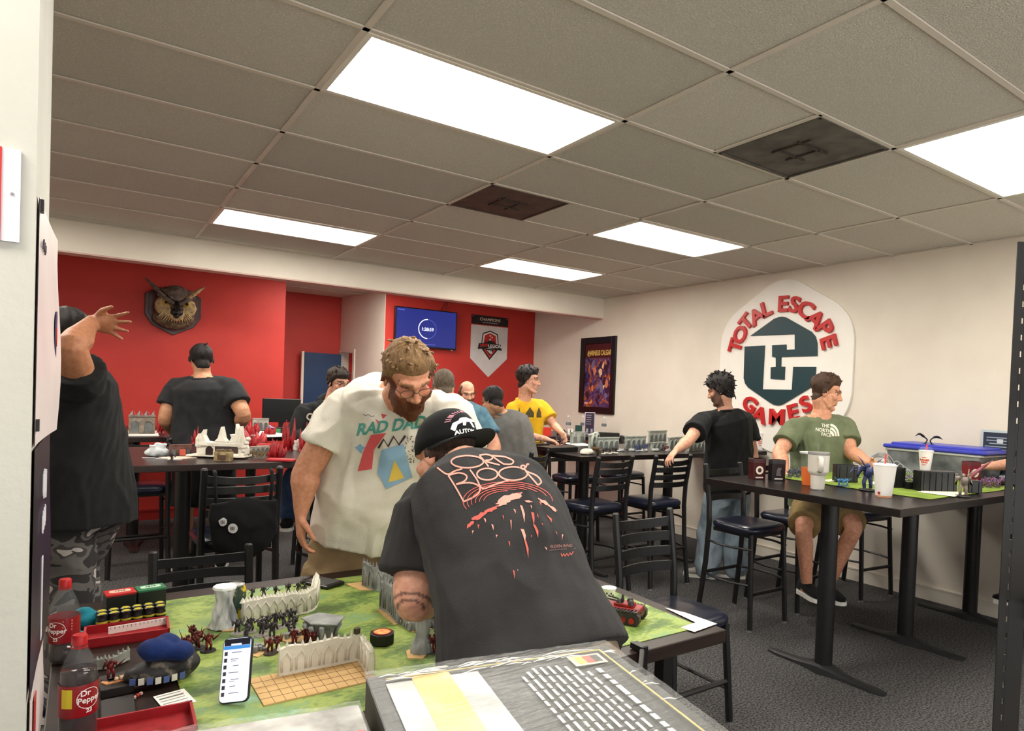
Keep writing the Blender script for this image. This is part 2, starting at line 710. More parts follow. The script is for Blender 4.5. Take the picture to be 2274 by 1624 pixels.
def lamp_material():
    m = bpy.data.materials.new('troffer_diffuser')
    m.use_nodes = True
    N, L = m.node_tree.nodes, m.node_tree.links
    b = N['Principled BSDF']
    b.inputs['Base Color'].default_value = (.8, .8, .76, 1)
    b.inputs['Roughness'].default_value = .35
    tc = N.new('ShaderNodeTexCoord')
    sx = N.new('ShaderNodeSeparateXYZ')
    L.new(tc.outputs['Object'], sx.inputs[0])
    mu = N.new('ShaderNodeMath')
    mu.operation = 'MULTIPLY'
    mu.inputs[1].default_value = 2 * PI / .145
    L.new(sx.outputs['Y'], mu.inputs[0])
    co = N.new('ShaderNodeMath')
    co.operation = 'COSINE'
    L.new(mu.outputs[0], co.inputs[0])
    mr = N.new('ShaderNodeMapRange')
    mr.inputs[1].default_value = -1
    mr.inputs[3].default_value = LAMP * .86
    mr.inputs[4].default_value = LAMP * 1.1
    L.new(co.outputs[0], mr.inputs[0])
    b.inputs['Emission Color'].default_value = (1, .955, .86, 1)
    L.new(mr.outputs[0], b.inputs['Emission Strength'])
    vo = N.new('ShaderNodeTexVoronoi')
    vo.inputs['Scale'].default_value = 130
    L.new(tc.outputs['Object'], vo.inputs['Vector'])
    bp = N.new('ShaderNodeBump')
    bp.inputs['Strength'].default_value = .4
    bp.inputs['Distance'].default_value = .003
    L.new(vo.outputs['Distance'], bp.inputs['Height'])
    L.new(bp.outputs[0], b.inputs['Normal'])
    return m


M_lamp = lamp_material()
fr = MB()
for sx in (-1, 1):
    fr.box((sx * (U4 / 2 - .022), 0, .004), (.022, V2 - .024, .012))
    fr.box((0, sx * (V2 / 2 - .022), .004), (U4 - .024, .022, .012))
fr_me = fr.mesh('troffer_frame')
fr_me.materials.append(flat((232, 226, 214), .4))
df = MB()
df.box((0, 0, .008), (U4 - .05, V2 - .05, .006))
df_me = df.mesh('troffer_diffuser')
df_me.materials.append(M_lamp)
LN = {(1, 8): 'lit fluorescent ceiling light behind the beam, over the passage', (0, 0): 'lit fluorescent ceiling light nearest the near partition', (0, 5): 'lit fluorescent ceiling light by the beam above the owl wall',
      (2, 2): 'lit fluorescent ceiling light beside the hexagon wall logo', (2, 5): 'lit fluorescent ceiling light by the beam in front of the television',
      (2, -2): 'lit fluorescent ceiling light next to the grey ceiling vent'}
for (u, v) in lights:
    t = thing('ceiling_light', ((u + .5) * U4, (v + .5) * V2, CEIL), LN.get((u, v), 'lit fluorescent ceiling light elsewhere in the room'), 'ceiling light', 'fluorescent troffers in the tile ceiling')
    for n_, me in (('frame', fr_me), ('diffuser', df_me)):
        o = bpy.data.objects.new(n_, me)
        COL.objects.link(o)
        o.parent = t
M_vent = [mat('vent_brown_metal', (88, 70, 62), .6, col2=(62, 50, 46), nscale=9), mat('vent_grey_metal', (98, 92, 84), .6, col2=(62, 58, 53), nscale=7)]
for k, (u, v) in enumerate(vents):
    t = thing('ceiling_vent', (u * U4 + U4 / 4, (v + .5) * V2, CEIL), ('dark brown square ceiling vent over the playing tables', 'grey-brown square ceiling vent with a soot-marked tile beside it')[k], 'vent', 'square perforated ceiling vents')
    MB().box((0, 0, .006), (U4 / 2 - .03, V2 - .03, .008)).build('vent_plate', M_vent[k], t)
    for sx, sy, w, d in ((-.09, 0, .012, .22), (.05, .03, .012, .2), (0, -.06, .24, .012), (.02, .07, .2, .012)):
        MB().box((sx, sy, -.001), (w, d, .008)).build('vent_rib', flat((56, 46, 42), .6), t)
    f = MB()
    for s_ in (-1, 1):
        f.box((s_ * (U4 / 4 - .02), 0, .001), (.014, V2 - .03, .01)).box((0, s_ * (V2 / 2 - .02), .001), (U4 / 2 - .03, .014, .01))
    f.build('vent_frame', M_vent[k], t)

# ------------------------------------------------------------------ furniture
TZ = 1.05            # bar tables
M_blackmetal = mat('black_powdercoat', (17, 17, 18), .38, spec=.5, col2=(23, 22, 23), nscale=30)
M_blackwood = mat('espresso_laminate', (22, 18, 18), .28, spec=.35, col2=(30, 24, 24), nscale=3, stretch=(1, 9, 9))
M_wood2 = mat('brown_laminate', (40, 30, 29), .3, spec=.4, col2=(52, 40, 38), nscale=3, stretch=(1, 9, 9))
M_vinyl = mat('navy_vinyl', (19, 23, 38), .28, spec=.5, col2=(23, 27, 43), nscale=5, bump=.08, bscale=200, coat=.2)
M_chrome = flat((185, 185, 188), .25, metal=1)


def ladder_chair(name, seat_z, back_z, foot_rail, nslat=4):
    """metal ladder-back chair or bar stool, facing +Y"""
    t = thing(name, (0, 0, 0))
    s = MB()
    prof = [(-.185, -.19), (.185, -.19)]
    n = 7
    rings = []
    for zz, k in ((-.045, .94), (-.03, .99), (-.008, 1.0), (.008, .93), (.015, .8), (.018, .4), (.019, .05)):
        rg = []
        for i in range(28):
            a = 2 * PI * i / 28
            ca, sa = math.cos(a), math.sin(a)
            e = .42
            x = .205 * math.copysign(abs(ca) ** e, ca)
            y = .2 * math.copysign(abs(sa) ** e, sa)
            x *= 1 + .06 * y / .2
            rg.append(V(x * k, y * k, seat_z + zz - .02))
        rings.append(rg)
    s.rings(rings)
    s.build('seat', M_vinyl, t, smooth='all')
    u = MB()
    u.box((0, 0, seat_z - .075), (.34, .33, .025))
    u.build('seat_pan', M_blackmetal, t)
    for sx in (-1, 1):
        q = MB()
        q.tube([(sx * .2, -.25, .006), (sx * .19, -.205, seat_z * .55), (sx * .187, -.19, seat_z - .05), (sx * .187, -.198, seat_z + .12), (sx * .187, -.245, back_z)], .0185, 8)
        o = q.build('rear_leg', M_blackmetal, t, smooth=True)
        MB().tube([(sx * .187, -.2445, back_z - .004), (sx * .187, -.246, back_z + .008)], [.0175, .013], 10).build('post_cap', M_chrome if False else flat((70, 70, 72), .3), o, smooth=True)
        MB().tube([(sx * .2, -.25, 0), (sx * .2, -.25, .012)], .018, 10).build('glide', flat((120, 120, 122), .4), o)
        q = MB()
        q.tube([(sx * .19, .2, .006), (sx * .175, .165, seat_z - .06)], .0175, 8)
        o = q.build('front_leg', M_blackmetal, t, smooth=True)
        MB().tube([(sx * .19, .2, 0), (sx * .19, .2, .012)], .017, 10).build('glide', flat((120, 120, 122), .4), o)
        if foot_rail:
            for zz, b in ((.3 * seat_z / .7, .05), (.54 * seat_z / .7, .05)):
                q = MB()
                k = zz / seat_z
                q.tube([(sx * (.19 - .01 * k), -.235 + .03 * k, zz), (sx * (.2 + b * .6), -.08, zz), (sx * (.2 + b * .6), .05, zz), (sx * .183, .185, zz)], .0085, 6)
                q.build('side_rail', M_blackmetal, t, smooth=True)
        else:
            q = MB()
            q.tube([(sx * .19, -.21, .16), (sx * .187, .19, .16)], .009, 6)
            q.build('side_rail', M_blackmetal, t, smooth=True)
    for yy, zz in ((.185, .24 if foot_rail else .2), (-.225, .3)):
        q = MB()
        q.tube([(-.187, yy, zz), (.187, yy, zz)], .0125, 6)
        q.build('cross_rail', M_blackmetal, t, smooth=True)
    h0, h1 = seat_z + .1, back_z - .02
    sp = (h1 - h0) / nslat
    for k in range(nslat):
        zc = h0 + sp * (k + .5)
        yb = -.198 - .047 * (zc - seat_z - .12) / (back_z - seat_z - .12)
        hh = sp * .33
        m = 8
        vs = []
        for i in range(m + 1):
            x = -.18 + .36 * i / m
            y = yb - .035 * (1 - (x / .18) ** 2)
            zz = .012 * (1 - (x / .18) ** 2) * (-1 if k == nslat - 1 else 0)
            for dy, dz in ((-.006, -hh), (.006, -hh), (.006, hh), (-.006, hh)):
                vs.append((x, y + dy, zc + dz + zz))
        fs = []
        for i in range(m):
            for j in range(4):
                fs.append((i * 4 + j, i * 4 + (j + 1) % 4, i * 4 + 4 + (j + 1) % 4, i * 4 + 4 + j))
        fs += [(3, 2, 1, 0), (m * 4, m * 4 + 1, m * 4 + 2, m * 4 + 3)]
        q = MB()
        q.add(vs, fs)
        q.build('back_slat', M_blackmetal, t, bevel=.002)
    return t


stool = ladder_chair('bar_stool', .70, 1.07, True)
chair = ladder_chair('dining_chair', .53, .95, False)
GS, GC = 'black metal bar stools with navy seats', 'low black metal chairs with navy seats'


def put(x, y, rz, label, first=[True]):
    if first[0]:
        first[0] = False
        stool.location = (x, y, 0)
        stool.rotation_euler = (0, 0, rz)
        tag(stool, label, 'stool', GS)
        return stool
    return dup(stool, (x, y, 0), rz, label, GS)


# bar tables
def bar_table(name, x0, x1, y0, y1, z, cols, label, m=M_blackwood, th=.04, foot=.36, rad=.048, cy=None):
    t = thing(name, ((x0 + x1) / 2, (y0 + y1) / 2, 0), label, 'table', 'dark laminate gaming tables')
    q = MB()
    q.box(((x0 + x1) / 2, (y0 + y1) / 2, z - th / 2), (x1 - x0, y1 - y0, th))
    q.build('table_top', m, t, world=True, bevel=.003)
    cy = (y0 + y1) / 2 if cy is None else cy
    for cx in cols:
        q = MB()
        q.cyl((cx, cy, .05), (cx, cy, z - th - .012), rad, n=20)
        q.build('column', M_blackmetal, t, world=True, smooth=True)
        q = MB()
        q.box((cx, cy, z - th - .006), (.34, .34, .012))
        q.build('mount_plate', M_blackmetal, t, world=True)
        q = MB()
        rg = []
        for k in range(13):
            a = k / 12 * 2 - 1
            w = .036 + .03 * math.exp(-(a * 5) ** 2)
            h = .028 + .034 * math.exp(-(a * 4) ** 2) - .008 * abs(a)
            if abs(a) == 1:
                w *= .6
            rg.append([V(cx - w, cy + a * foot, .0), V(cx + w, cy + a * foot, .0), V(cx + w, cy + a * foot, h * .7), V(cx + w * .55, cy + a * foot, h), V(cx - w * .55, cy + a * foot, h), V(cx - w, cy + a * foot, h * .7)])
        q.rings(rg)
        q.build('foot', mat('foot_charcoal', (33, 33, 34), .5, col2=(40, 40, 41), nscale=20), t, world=True, smooth=True)
    return t


rt_a, rt_b = onz(1590, 1060, TZ), onz(2000, 1132, TZ)
RT = (rt_b.x, 4.72, rt_b.y, rt_a.y)
bar_table('bar_table', *RT, TZ, (2.70, 3.62, 4.55), 'long dark bar table with the green cloth, against the white wall', cy=-.2)
mt_a, mt_b = onz(1115, 990, TZ), onz(1290, 1015, TZ)
MT = (mt_b.x, 4.72, mt_b.y, mt_a.y)
bar_table('bar_table', *MT, TZ, (2.85, 3.9), 'dark bar table with grey arched ruins, below the framed poster')
lt_a = onz(225, 1037, TZ)
LT = (lt_a.x, 1.3, lt_a.y, lt_a.y + 1.2)
bar_table('bar_table', *LT, TZ, (-.25, .95), 'dark bar table carrying the white gothic ruin', M_wood2)
bt_a = onz(265, 972, TZ)
BT = (bt_a.x - .35, 1.12, bt_a.y, 5.6)
bar_table('bar_table', *BT, TZ, (-.4, .6), 'dark bar table by the red wall, under the owl head', M_wood2)
FZ = .755
FT = (-.855, 1.005, -.885, .41)
ft = thing('gaming_table', (.07, -.24, 0), 'low dark table with the green battle mat', 'table', 'dark laminate gaming tables')
q = MB()
q.box(((FT[0] + FT[1]) / 2, (FT[2] + FT[3]) / 2, FZ - .022), (FT[1] - FT[0], FT[3] - FT[2], .044))
q.build('table_top', mat('walnut_laminate', (34, 25, 22), .35, spec=.35, col2=(46, 34, 30), nscale=3, stretch=(1, 8, 8)), ft, world=True, bevel=.003)
for x in (-.7, .85):
    for y in (-.75, .27):
        q = MB()
        q.box((x, y, (FZ - .044) / 2), (.045, .045, FZ - .044))
        q.build('leg', M_blackmetal, ft, world=True, bevel=.003)
    q = MB()
    q.box((x, -.24, FZ - .075), (.03, .98, .03))
    q.build('apron_rail', M_blackmetal, ft, world=True)

# stools, turned as they stand
put(3.05, .64, PI, 'bar stool tucked behind the green-cloth table near the man in jeans')
put(3.66, .70, PI, 'bar stool the green-shirted man sits on')
put(4.42, .62, PI - .1, 'empty bar stool at the wall end of the green-cloth table')
c1 = onz(1362, 1014, 1.075)
put(c1.x, c1.y + .24, .1, 'bar stool pushed up to the arched-ruin table, nearest its corner')
c2 = onz(1498, 1011, 1.075)
put(c2.x, c2.y + .24, -.05, 'bar stool whose back the man in jeans holds')
c3 = onz(540, 1039, 1.075)
s1 = put(c3.x, c3.y + .24, .0, 'bar stool with a black stickered tote hung on its back')
put(-.42, 3.85, .0, 'bar stool at the red-wall table, left of the man with the hair bun')
put(.95, 3.5, PI * .8, 'bar stool under the man in the black hoodie')
p7 = at(1040, 1022, 6.9)
put(p7.x, p7.y, PI - .6, 'bar stool under the bald bearded man')
p8 = at(1136, 1072, 5.45)
put(p8.x, p8.y, .6, 'bar stool under the man in the grey shirt')
put(3.45, 3.2, PI, 'bar stool behind the arched-ruin table, near the yellow shirt')
put(4.2, 3.3, PI, 'bar stool behind the arched-ruin table, by the white wall')
put(4.3, -1.12, 0, 'bar stool at the near side of the green-cloth table by the wall')
put(.5, 1.72, 0, 'empty bar stool at the white-ruin table, behind the man in the white shirt')
# low chairs at the mat table
tag(chair, 'low navy-seated chair turned beside the battle mat corner', 'chair', GC)
chair.location = (1.555, -.12, 0)
chair.rotation_euler = (0, 0, PI)
ch2 = dup(chair, (-.33, .62, 0), PI - .03, 'low chair pushed in at the far side of the battle mat', GC)
ch2.location = (-.36, .655, -.0)
ch2.scale = (1, 1, .835)

# ------------------------------------------------------------------ wall decor
def wl(x, y):
    """photo pixel on the right wall, as (along, up) in the wall plane seen from the room"""
    p = onx(x, y, XW)
    return (-p.y, p.z)


WO, WU, WV = V(XW, 0, 0), V(0, -1, 0), V(0, 0, 1)       # plane frame: u runs along -Y, v up, normal -X


def rnd_poly(pts, r, n=5):
    out = []
    k = len(pts)
    for i in range(k):
        p0, p, p1 = Vector(pts[i - 1]), Vector(pts[i]), Vector(pts[(i + 1) % k])
        a = p + (p0 - p).normalized() * r
        b = p + (p1 - p).normalized() * r
        for j in range(n + 1):
            t = j / n
            q = a * (1 - t) ** 2 + p * 2 * t * (1 - t) + b * t * t
            out.append((q.x, q.y))
    return out


logo_c = (-1.66, 1.885)
hexp = [(logo_c[0] + x, logo_c[1] + y) for x, y in ((0, .91), (.75, .46), (.75, -.46), (0, -.91), (-.75, -.46), (-.75, .46))]
lg = thing('logo_sign', (XW, 1.66, 1.885), 'large white rounded-hexagon sign with red TOTAL ESCAPE GAMES lettering', 'sign')
slab2(poly2(rnd_poly(hexp, .26, 8)), WO, WU, WV, .022).build('sign_board', mat('sign_white', (236, 232, 224), .4, col2=(231, 227, 219), nscale=3), lg, world=True)
M_green = flat((18, 52, 58), .4)
M_sred = flat((186, 34, 34), .35)
fc = lambda x, y: wl(1560 + x / 4.511, 600 + y / 4.511)
gA = [(500, 662), (740, 490), (785, 474), (820, 470), (855, 476), (880, 490), (1110, 620), (1150, 668), (1168, 735), (1168, 862), (808, 872), (805, 968), (845, 970), (840, 1098), (703, 1090), (705, 975), (755, 970), (755, 878), (718, 870), (718, 756), (858, 748), (860, 800), (945, 797), (945, 645)]
gB = [(443, 768), (643, 758), (620, 1195), (915, 1200), (930, 970), (1155, 970), (1150, 1080), (1135, 1130), (1100, 1180), (830, 1342), (800, 1353), (770, 1356), (735, 1350), (705, 1335), (480, 1180), (448, 1140), (433, 1085)]
for g in (gA, gB):
    p = [fc(*c) for c in g]
    bm = bmesh.new()
    bv = [bm.verts.new((x, y, 0)) for x, y in p]
    bm.faces.new(bv)
    bmesh.ops.triangulate(bm, faces=bm.faces)
    geo = ([(v.co.x, v.co.y) for v in bm.verts], [tuple(v.index for v in f.verts) for f in bm.faces])
    bm.verts.index_update()
    geo = ([(v.co.x, v.co.y) for v in bm.verts], [tuple(v.index for v in f.verts) for f in bm.faces])
    bm.free()
    slab2(geo, WO - V(.022, 0, 0), WU, WV, .012).build('green_monogram', M_green, lg, world=True)
cc = Vector(fc(800, 905))
for s_, up in (((('T', 355, 762), ('O', 402, 650), ('T', 463, 525), ('A', 567, 462), ('L', 668, 390), ('E', 838, 342), ('S', 950, 350), ('C', 1060, 400), ('A', 1160, 495), ('P', 1255, 590), ('E', 1290, 725)), 1),
               ((('G', 500, 1345), ('A', 600, 1450), ('M', 770, 1472), ('E', 935, 1425), ('S', 1060, 1345)), -1)):
    for ch, x, y in s_:
        p = Vector(fc(x, y))
        d = (p - cc).normalized() * up
        if up == -1:
            d = (d * .8 + Vector((0, 1)) * .2).normalized()
        rt = Vector((d.y, -d.x))
        g = text_geo(ch, .21, bold=.006)
        xs = [v[0] for v in g[0]]
        ys = [v[1] for v in g[0]]
        mx, my = (max(xs) + min(xs)) / 2, (max(ys) + min(ys)) / 2
        sw = 1.15
        g2 = ([(p.x + rt.x * (a_ - mx) * sw + d.x * (b_ - my), p.y + rt.y * (a_ - mx) * sw + d.y * (b_ - my)) for a_, b_ in g[0]], g[1])
        slab2(g2, WO - V(.022, 0, 0), WU, WV, .03).build('letter', M_sred, lg, world=True)

# framed poster
fp = thing('framed_poster', (XW, 4.48, 1.3), 'tall framed comic poster in a black frame beside the logo sign', 'poster')
c0, c1_, c2_, c3_ = [wl(*c) for c in ((1294, 752), (1372, 746), (1364, 923), (1288, 914))]
u0, u1, v0, v1 = c0[0], (c1_[0] + c2_[0]) / 2, (c2_[1] + c3_[1]) / 2, c0[1]
fw = .085


def wrect(a_, b_, c_, d_):
    return poly2([(a_, c_), (b_, c_), (b_, d_), (a_, d_)])


M_frame = flat((16, 13, 14), .35)
for r_ in ((u0, u0 + fw, v0, v1), (u1 - fw, u1, v0, v1), (u0 + fw, u1 - fw, v0, v0 + fw), (u0 + fw, u1 - fw, v1 - fw, v1)):
    slab2(wrect(*r_), WO, WU, WV, .03).build('frame_rail', M_frame, fp, world=True, bevel=.004)


def art_material():
    m = bpy.data.materials.new('poster_art')
    m.use_nodes = True
    N, L = m.node_tree.nodes, m.node_tree.links
    b = N['Principled BSDF']
    b.inputs['Roughness'].default_value = .25
    tc = N.new('ShaderNodeTexCoord')
    n = N.new('ShaderNodeTexNoise')
    n.inputs['Scale'].default_value = 9
    n.inputs['Detail'].default_value = 7
    n.inputs['Distortion'].default_value = 1.2
    L.new(tc.outputs['Object'], n.inputs['Vector'])
    rp = N.new('ShaderNodeValToRGB')
    e = rp.color_ramp.elements
    e[0].position, e[0].color = .3, lin((40, 16, 22))
    e[1].position, e[1].color = .74, lin((235, 170, 110))
    for p, c in ((.42, (58, 40, 84)), (.5, (92, 70, 110)), (.56, (120, 44, 30)), (.64, (196, 110, 60))):
        x = e.new(p)
        x.color = lin(c)
    L.new(n.outputs['Fac'], rp.inputs[0])
    L.new(rp.outputs[0], b.inputs['Base Color'])
    return m


slab2(wrect(u0 + fw, u1 - fw, v0 + fw, v1 - fw), WO, WU, WV, .008).build('art_print', art_material(), fp, world=True)
slab2(wrect(u0 + fw, u1 - fw, v1 - fw - .19, v1 - fw), WO - V(.008, 0, 0), WU, WV, .0015).build('title_band', flat((74, 20, 16), .4), fp, world=True)
um = (u0 + u1) / 2
place2(text_geo('MARNEUS CALGAR', .058, bold=.002, spacing=.95), WO + WU * (um + .03) + WV * (v1 - fw - .125), WU, WV * 1.6, .012).build('title_lettering', flat((214, 178, 96), .4), fp, world=True)
mb = MB()
mb.lathe([(.022, 0), (.034, 0), (.034, .003), (.022, .003)], WO - V(.01, 0, 0) + WU * (u0 + fw + .085) + WV * (v1 - fw - .135), 16, (-1, 0, 0), cap=False)
mb.build('title_ring', flat((214, 178, 96), .4), fp, world=True)
slab2(wrect(u0 + fw + .02, u0 + fw + .09, v0 + fw + .03, v0 + fw + .06), WO - V(.008, 0, 0), WU, WV, .0012).build('corner_mark', flat((220, 150, 140), .5), fp, world=True)
random.seed(5)
for k in range(26):                                     # abstract figure-like patches of the stand-in print
    uu = u0 + fw + .06 + random.random() * (u1 - u0 - 2 * fw - .12)
    vv = v0 + fw + .06 + random.random() * (v1 - v0 - 2 * fw - .32)
    pts = []
    for j in range(7):
        a_ = 2 * PI * j / 7
        rr = random.uniform(.018, .06)
        pts.append((uu + rr * math.cos(a_) * .8, vv + rr * math.sin(a_) * 1.3))
    c_ = random.choice([(52, 40, 90), (36, 28, 60), (110, 100, 140), (200, 120, 90), (60, 24, 30), (230, 190, 140), (80, 60, 110)])
    place2(poly2(pts), WO, WU, WV, .0092 + .0002 * k).build('printed_shape', flat(c_, .35), fp, world=True)

# television
def tp(x, y):
    p = ony(x, y, YN)
    return (p.x, p.z)


BO, BU, BV_ = V(0, YN, 0), V(1, 0, 0), V(0, 0, 1)      # plane of the screen wall, normal -Y
a_, b_ = tp(875, 684), tp(1007, 778)
tx0, tx1, tz0, tz1 = a_[0] - .005, 3.42, 2.088, 2.612
tv = thing('television', ((tx0 + tx1) / 2, YN, tz0), 'wall-mounted flat television showing a blue countdown timer', 'television')
MB().box(((tx0 + tx1) / 2, YN - .045, (tz0 + tz1) / 2), (tx1 - tx0, .05, tz1 - tz0)).build('casing', flat((14, 12, 18), .3), tv, world=True, bevel=.004)
MB().box(((tx0 + tx1) / 2, YN - .01, (tz0 + tz1) / 2), (.3, .02, .2)).build('wall_bracket', flat((30, 30, 30), .5), tv, world=True)
MB().box(((tx0 + tx1) / 2, YN - .0705, (tz0 + tz1) / 2 + .004), (tx1 - tx0 - .03, .003, tz1 - tz0 - .036)).build('screen', mat('screen_blue', (10, 14, 60), .25, emit=(46, 56, 140), es=.3, col2=(8, 10, 50), nscale=2), tv, world=True)
sc = V((tx0 + tx1) / 2 + .01, YN - .0725, (tz0 + tz1) / 2 - .005)
M_glow = mat('screen_white', (230, 230, 250), .4, emit=(205, 212, 255), es=.45)
M_glow2 = mat('screen_pale', (80, 90, 170), .4, emit=(78, 88, 175), es=.3)


def arc2(r0, r1, a0, a1, n=28):
    vs, fs = [], []
    for i in range(n + 1):
        a = a0 + (a1 - a0) * i / n
        vs += [(r0 * math.cos(a), r0 * math.sin(a)), (r1 * math.cos(a), r1 * math.sin(a))]
    for i in range(n):
        fs.append((2 * i, 2 * i + 1, 2 * i + 3, 2 * i + 2))
    return vs, fs


place2(arc2(.122, .134, PI / 2, PI * 1.5), sc, BU, BV_, .001).build('timer_arc', M_glow, tv, world=True)
place2(arc2(.124, .131, -PI / 2, PI / 2), sc, BU, BV_, .001).build('timer_track', M_glow2, tv, world=True)
place2(text_geo('1:28:59', .062, bold=.0012), sc + V(0, 0, -.006), BU, BV_, .001).build('timer_digits', M_glow, tv, world=True)
place2(poly2([(-.05, -.006), (.05, -.006), (.05, .006), (-.05, .006)]), V(tx0 + .075, YN - .0725, tz1 - .04), BU, BV_, .001).build('caption_line', M_glow2, tv, world=True)
place2(poly2([(-.06, -.004), (.06, -.004), (.06, .004), (-.06, .004)]), V(sc.x + .06, YN - .0725, tz0 + .05), BU, BV_, .001).build('caption_line', M_glow2, tv, world=True)
MB().box((tx1 - .06, YN - .05, tz0 - .006), (.03, .02, .012)).build('power_light', flat((200, 200, 200), .4), tv, world=True)
for k, (xa, xb) in enumerate(((3.28, 3.19), (3.31, 3.27))):
    q = MB()
    q.tube([(xa, YN - .012, 2.8), (xa - .02, YN - .012, 2.72), (xb, YN - .012, tz1 + .0)], .005, 6)
    q.build('power_cord', flat((120, 24, 20), .5), tv, world=True, smooth=True)

# champion banner
bn = thing('pennant_banner', (3.98, YN, 1.75), 'white pointed champions pennant with black header, on the red wall', 'banner')
bl, br, bt_, bh, bs, bp_ = 3.68, 4.285, 2.62, 2.49, 2.0, 1.74
slab2(poly2([(bl, bs), ((bl + br) / 2, bp_), (br, bs + .02), (br, bh), (bl, bh)]), BO, BU, BV_, .004).build('pennant_cloth', mat('pennant_cloth', (214, 208, 206), .7, col2=(204, 197, 196), nscale=5), bn, world=True)
slab2(wrect(bl, br, bh, bt_), BO, BU, BV_, .006).build('header_band', flat((24, 10, 12), .5), bn, world=True)
slab2(wrect(bl, br, bh - .012, bh), BO, BU, BV_, .005).build('red_hem', flat((190, 60, 50), .6), bn, world=True)
for x in (bl + .02, br - .02):
    MB().lathe([(0, 0), (.009, 0), (.006, .006), (0, .006)], (x, YN - .006, bt_ - .02), 10, (0, -1, 0)).build('pin', flat((210, 190, 190), .3, metal=1), bn, world=True)
cx = (bl + br) / 2
place2(text_geo('CHAMPIONS', .06, bold=.001), BO + V(cx, 0, bt_ - .055), BU, BV_, .0075).build('header_lettering', flat((205, 190, 180), .5), bn, world=True)
place2(poly2([(-.13, -.006), (.13, -.006), (.13, .006), (-.13, .006)]), BO + V(cx, 0, bt_ - .098), BU, BV_, .0075).build('header_subline', flat((150, 130, 125), .5), bn, world=True)
ez = 2.19


def emb(pts, col, lift, name):
    place2(poly2(pts), BO + V(cx + .01, 0, ez), BU, BV_, lift).build(name, flat(col, .5), bn, world=True)


emb([(-.145, .02), (-.125, .18), (0, .225), (.125, .18), (.145, .02)], (20, 12, 14), .0050, 'crest_outline')
emb([(-.13, .03), (-.11, .168), (0, .207), (.11, .168), (.13, .03)], (225, 215, 212), .0056, 'crest_border')
emb([(-.108, .03), (-.09, .152), (0, .187), (.09, .152), (.108, .03)], (178, 34, 30), .0062, 'crest_field')
emb([(-.11, .02), (-.07, .07), (-.05, .055), (0, .11), (.04, .065), (.06, .08), (.11, .02)], (20, 12, 14), .0068, 'crest_mountains')
emb([(-.02, .085), (0, .11), (.022, .085), (.006, .09), (-.006, .082)], (235, 230, 228), .0073, 'crest_snow')
emb([(-.14, -.04), (0, -.2), (.14, -.04)], (20, 12, 14), .0050, 'crest_point')
emb([(-.1, -.05), (0, -.168), (.1, -.05)], (190, 40, 36), .0056, 'crest_chevron')
emb([(-.07, -.05), (0, -.135), (.07, -.05)], (24, 14, 16), .0062, 'crest_chevron_inner')
for k in range(3):
    q = [(-.05 + .03 * k, -.06), (-.038 + .03 * k, -.055), (.018 + .012 * k, -.1), (.004 + .012 * k, -.108)]
    emb(q, (205, 200, 200), .0070 + .0002 * k, 'crest_mark')
emb([(-.2, -.055), (-.185, .03), (0, .05), (.185, .03), (.2, -.055), (0, -.03)], (20, 12, 14), .0076, 'crest_ribbon')
place2(text_geo('LEGION', .062, bold=.0015), BO + V(cx + .09, 0, ez), BU, BV_, .0084).build('crest_lettering', flat((232, 226, 224), .5), bn, world=True)
emb([(-.165, -.02), (-.16, .02), (-.03, .035), (-.03, -.005)], (150, 30, 30), .0082, 'crest_red_word')
for x, z, r_ in ((0.0, .15, .014), (.03, .128, .012)):
    emb([(x + r_ * math.cos(2 * PI * k / 12), z + r_ * math.sin(2 * PI * k / 12)) for k in range(12)], (230, 205, 190), .0074, 'crest_moon')

# owl head trophy
oc = V(0.0, YN - .002, 2.33)
ow = thing('owl_head', (0, YN, 2.02), 'brown sculpted owl head trophy on a dark wooden shield, on the red wall', 'wall trophy')
M_owl = mat('owl_brown', (122, 98, 74), .8, col2=(72, 56, 44), nscale=24, bump=.9, bscale=60)
M_owl2 = mat('owl_tan', (206, 180, 132), .8, col2=(150, 124, 88), nscale=30, bump=.9, bscale=70)
M_owl3 = mat('owl_crown', (112, 98, 90), .75, col2=(78, 66, 60), nscale=20, bump=.8, bscale=50)
sh = [(-.27, .12), (-.27, -.1), (-.2, -.21), (0, -.31), (.2, -.21), (.27, -.1), (.27, .12), (.15, .2), (-.15, .2)]
slab2(poly2(sh), BO + V(0, 0, oc.z), BU, BV_, .025).build('plaque', flat((60, 18, 14), .3), ow, world=True, bevel=.006)
slab2(poly2([(x * .86, y * .86) for x, y in sh]), BO + V(0, -.025, oc.z), BU, BV_, .012).build('plaque_inset', flat((74, 24, 18), .3), ow, world=True, bevel=.004)


def organic(mb, voxel, it=4, dec=0):
    me = mb.mesh('tmp')
    o = bpy.data.objects.new('tmp', me)
    COL.objects.link(o)
    m = o.modifiers.new('r', 'REMESH')
    m.mode = 'VOXEL'
    m.voxel_size = voxel
    if it:
        m = o.modifiers.new('s', 'SMOOTH')
        m.factor = .5
        m.iterations = it
    if dec:
        m = o.modifiers.new('d', 'DECIMATE')
        m.ratio = dec
    dg = bpy.context.evaluated_depsgraph_get()
    out = bpy.data.meshes.new_from_object(o.evaluated_get(dg))
    bpy.data.objects.remove(o)
    bpy.data.meshes.remove(me)
    return out


def olink(mb, voxel, name, m, parent, it=4, dec=.5, rough=0, rs=30, world=True):
    me = organic(mb, voxel, it, dec)
    me.materials.append(m)
    if rough:
        me.update()
        nn = [v.normal.copy() for v in me.vertices]
        cc_ = np.array([v.co + n_ * rough * noise.noise(v.co * rs) for v, n_ in zip(me.vertices, nn)], dtype=np.float32)
        me.vertices.foreach_set('co', cc_.ravel())
        me.update()
    return link(name, me, parent, smooth='all', world=world, fix=False)


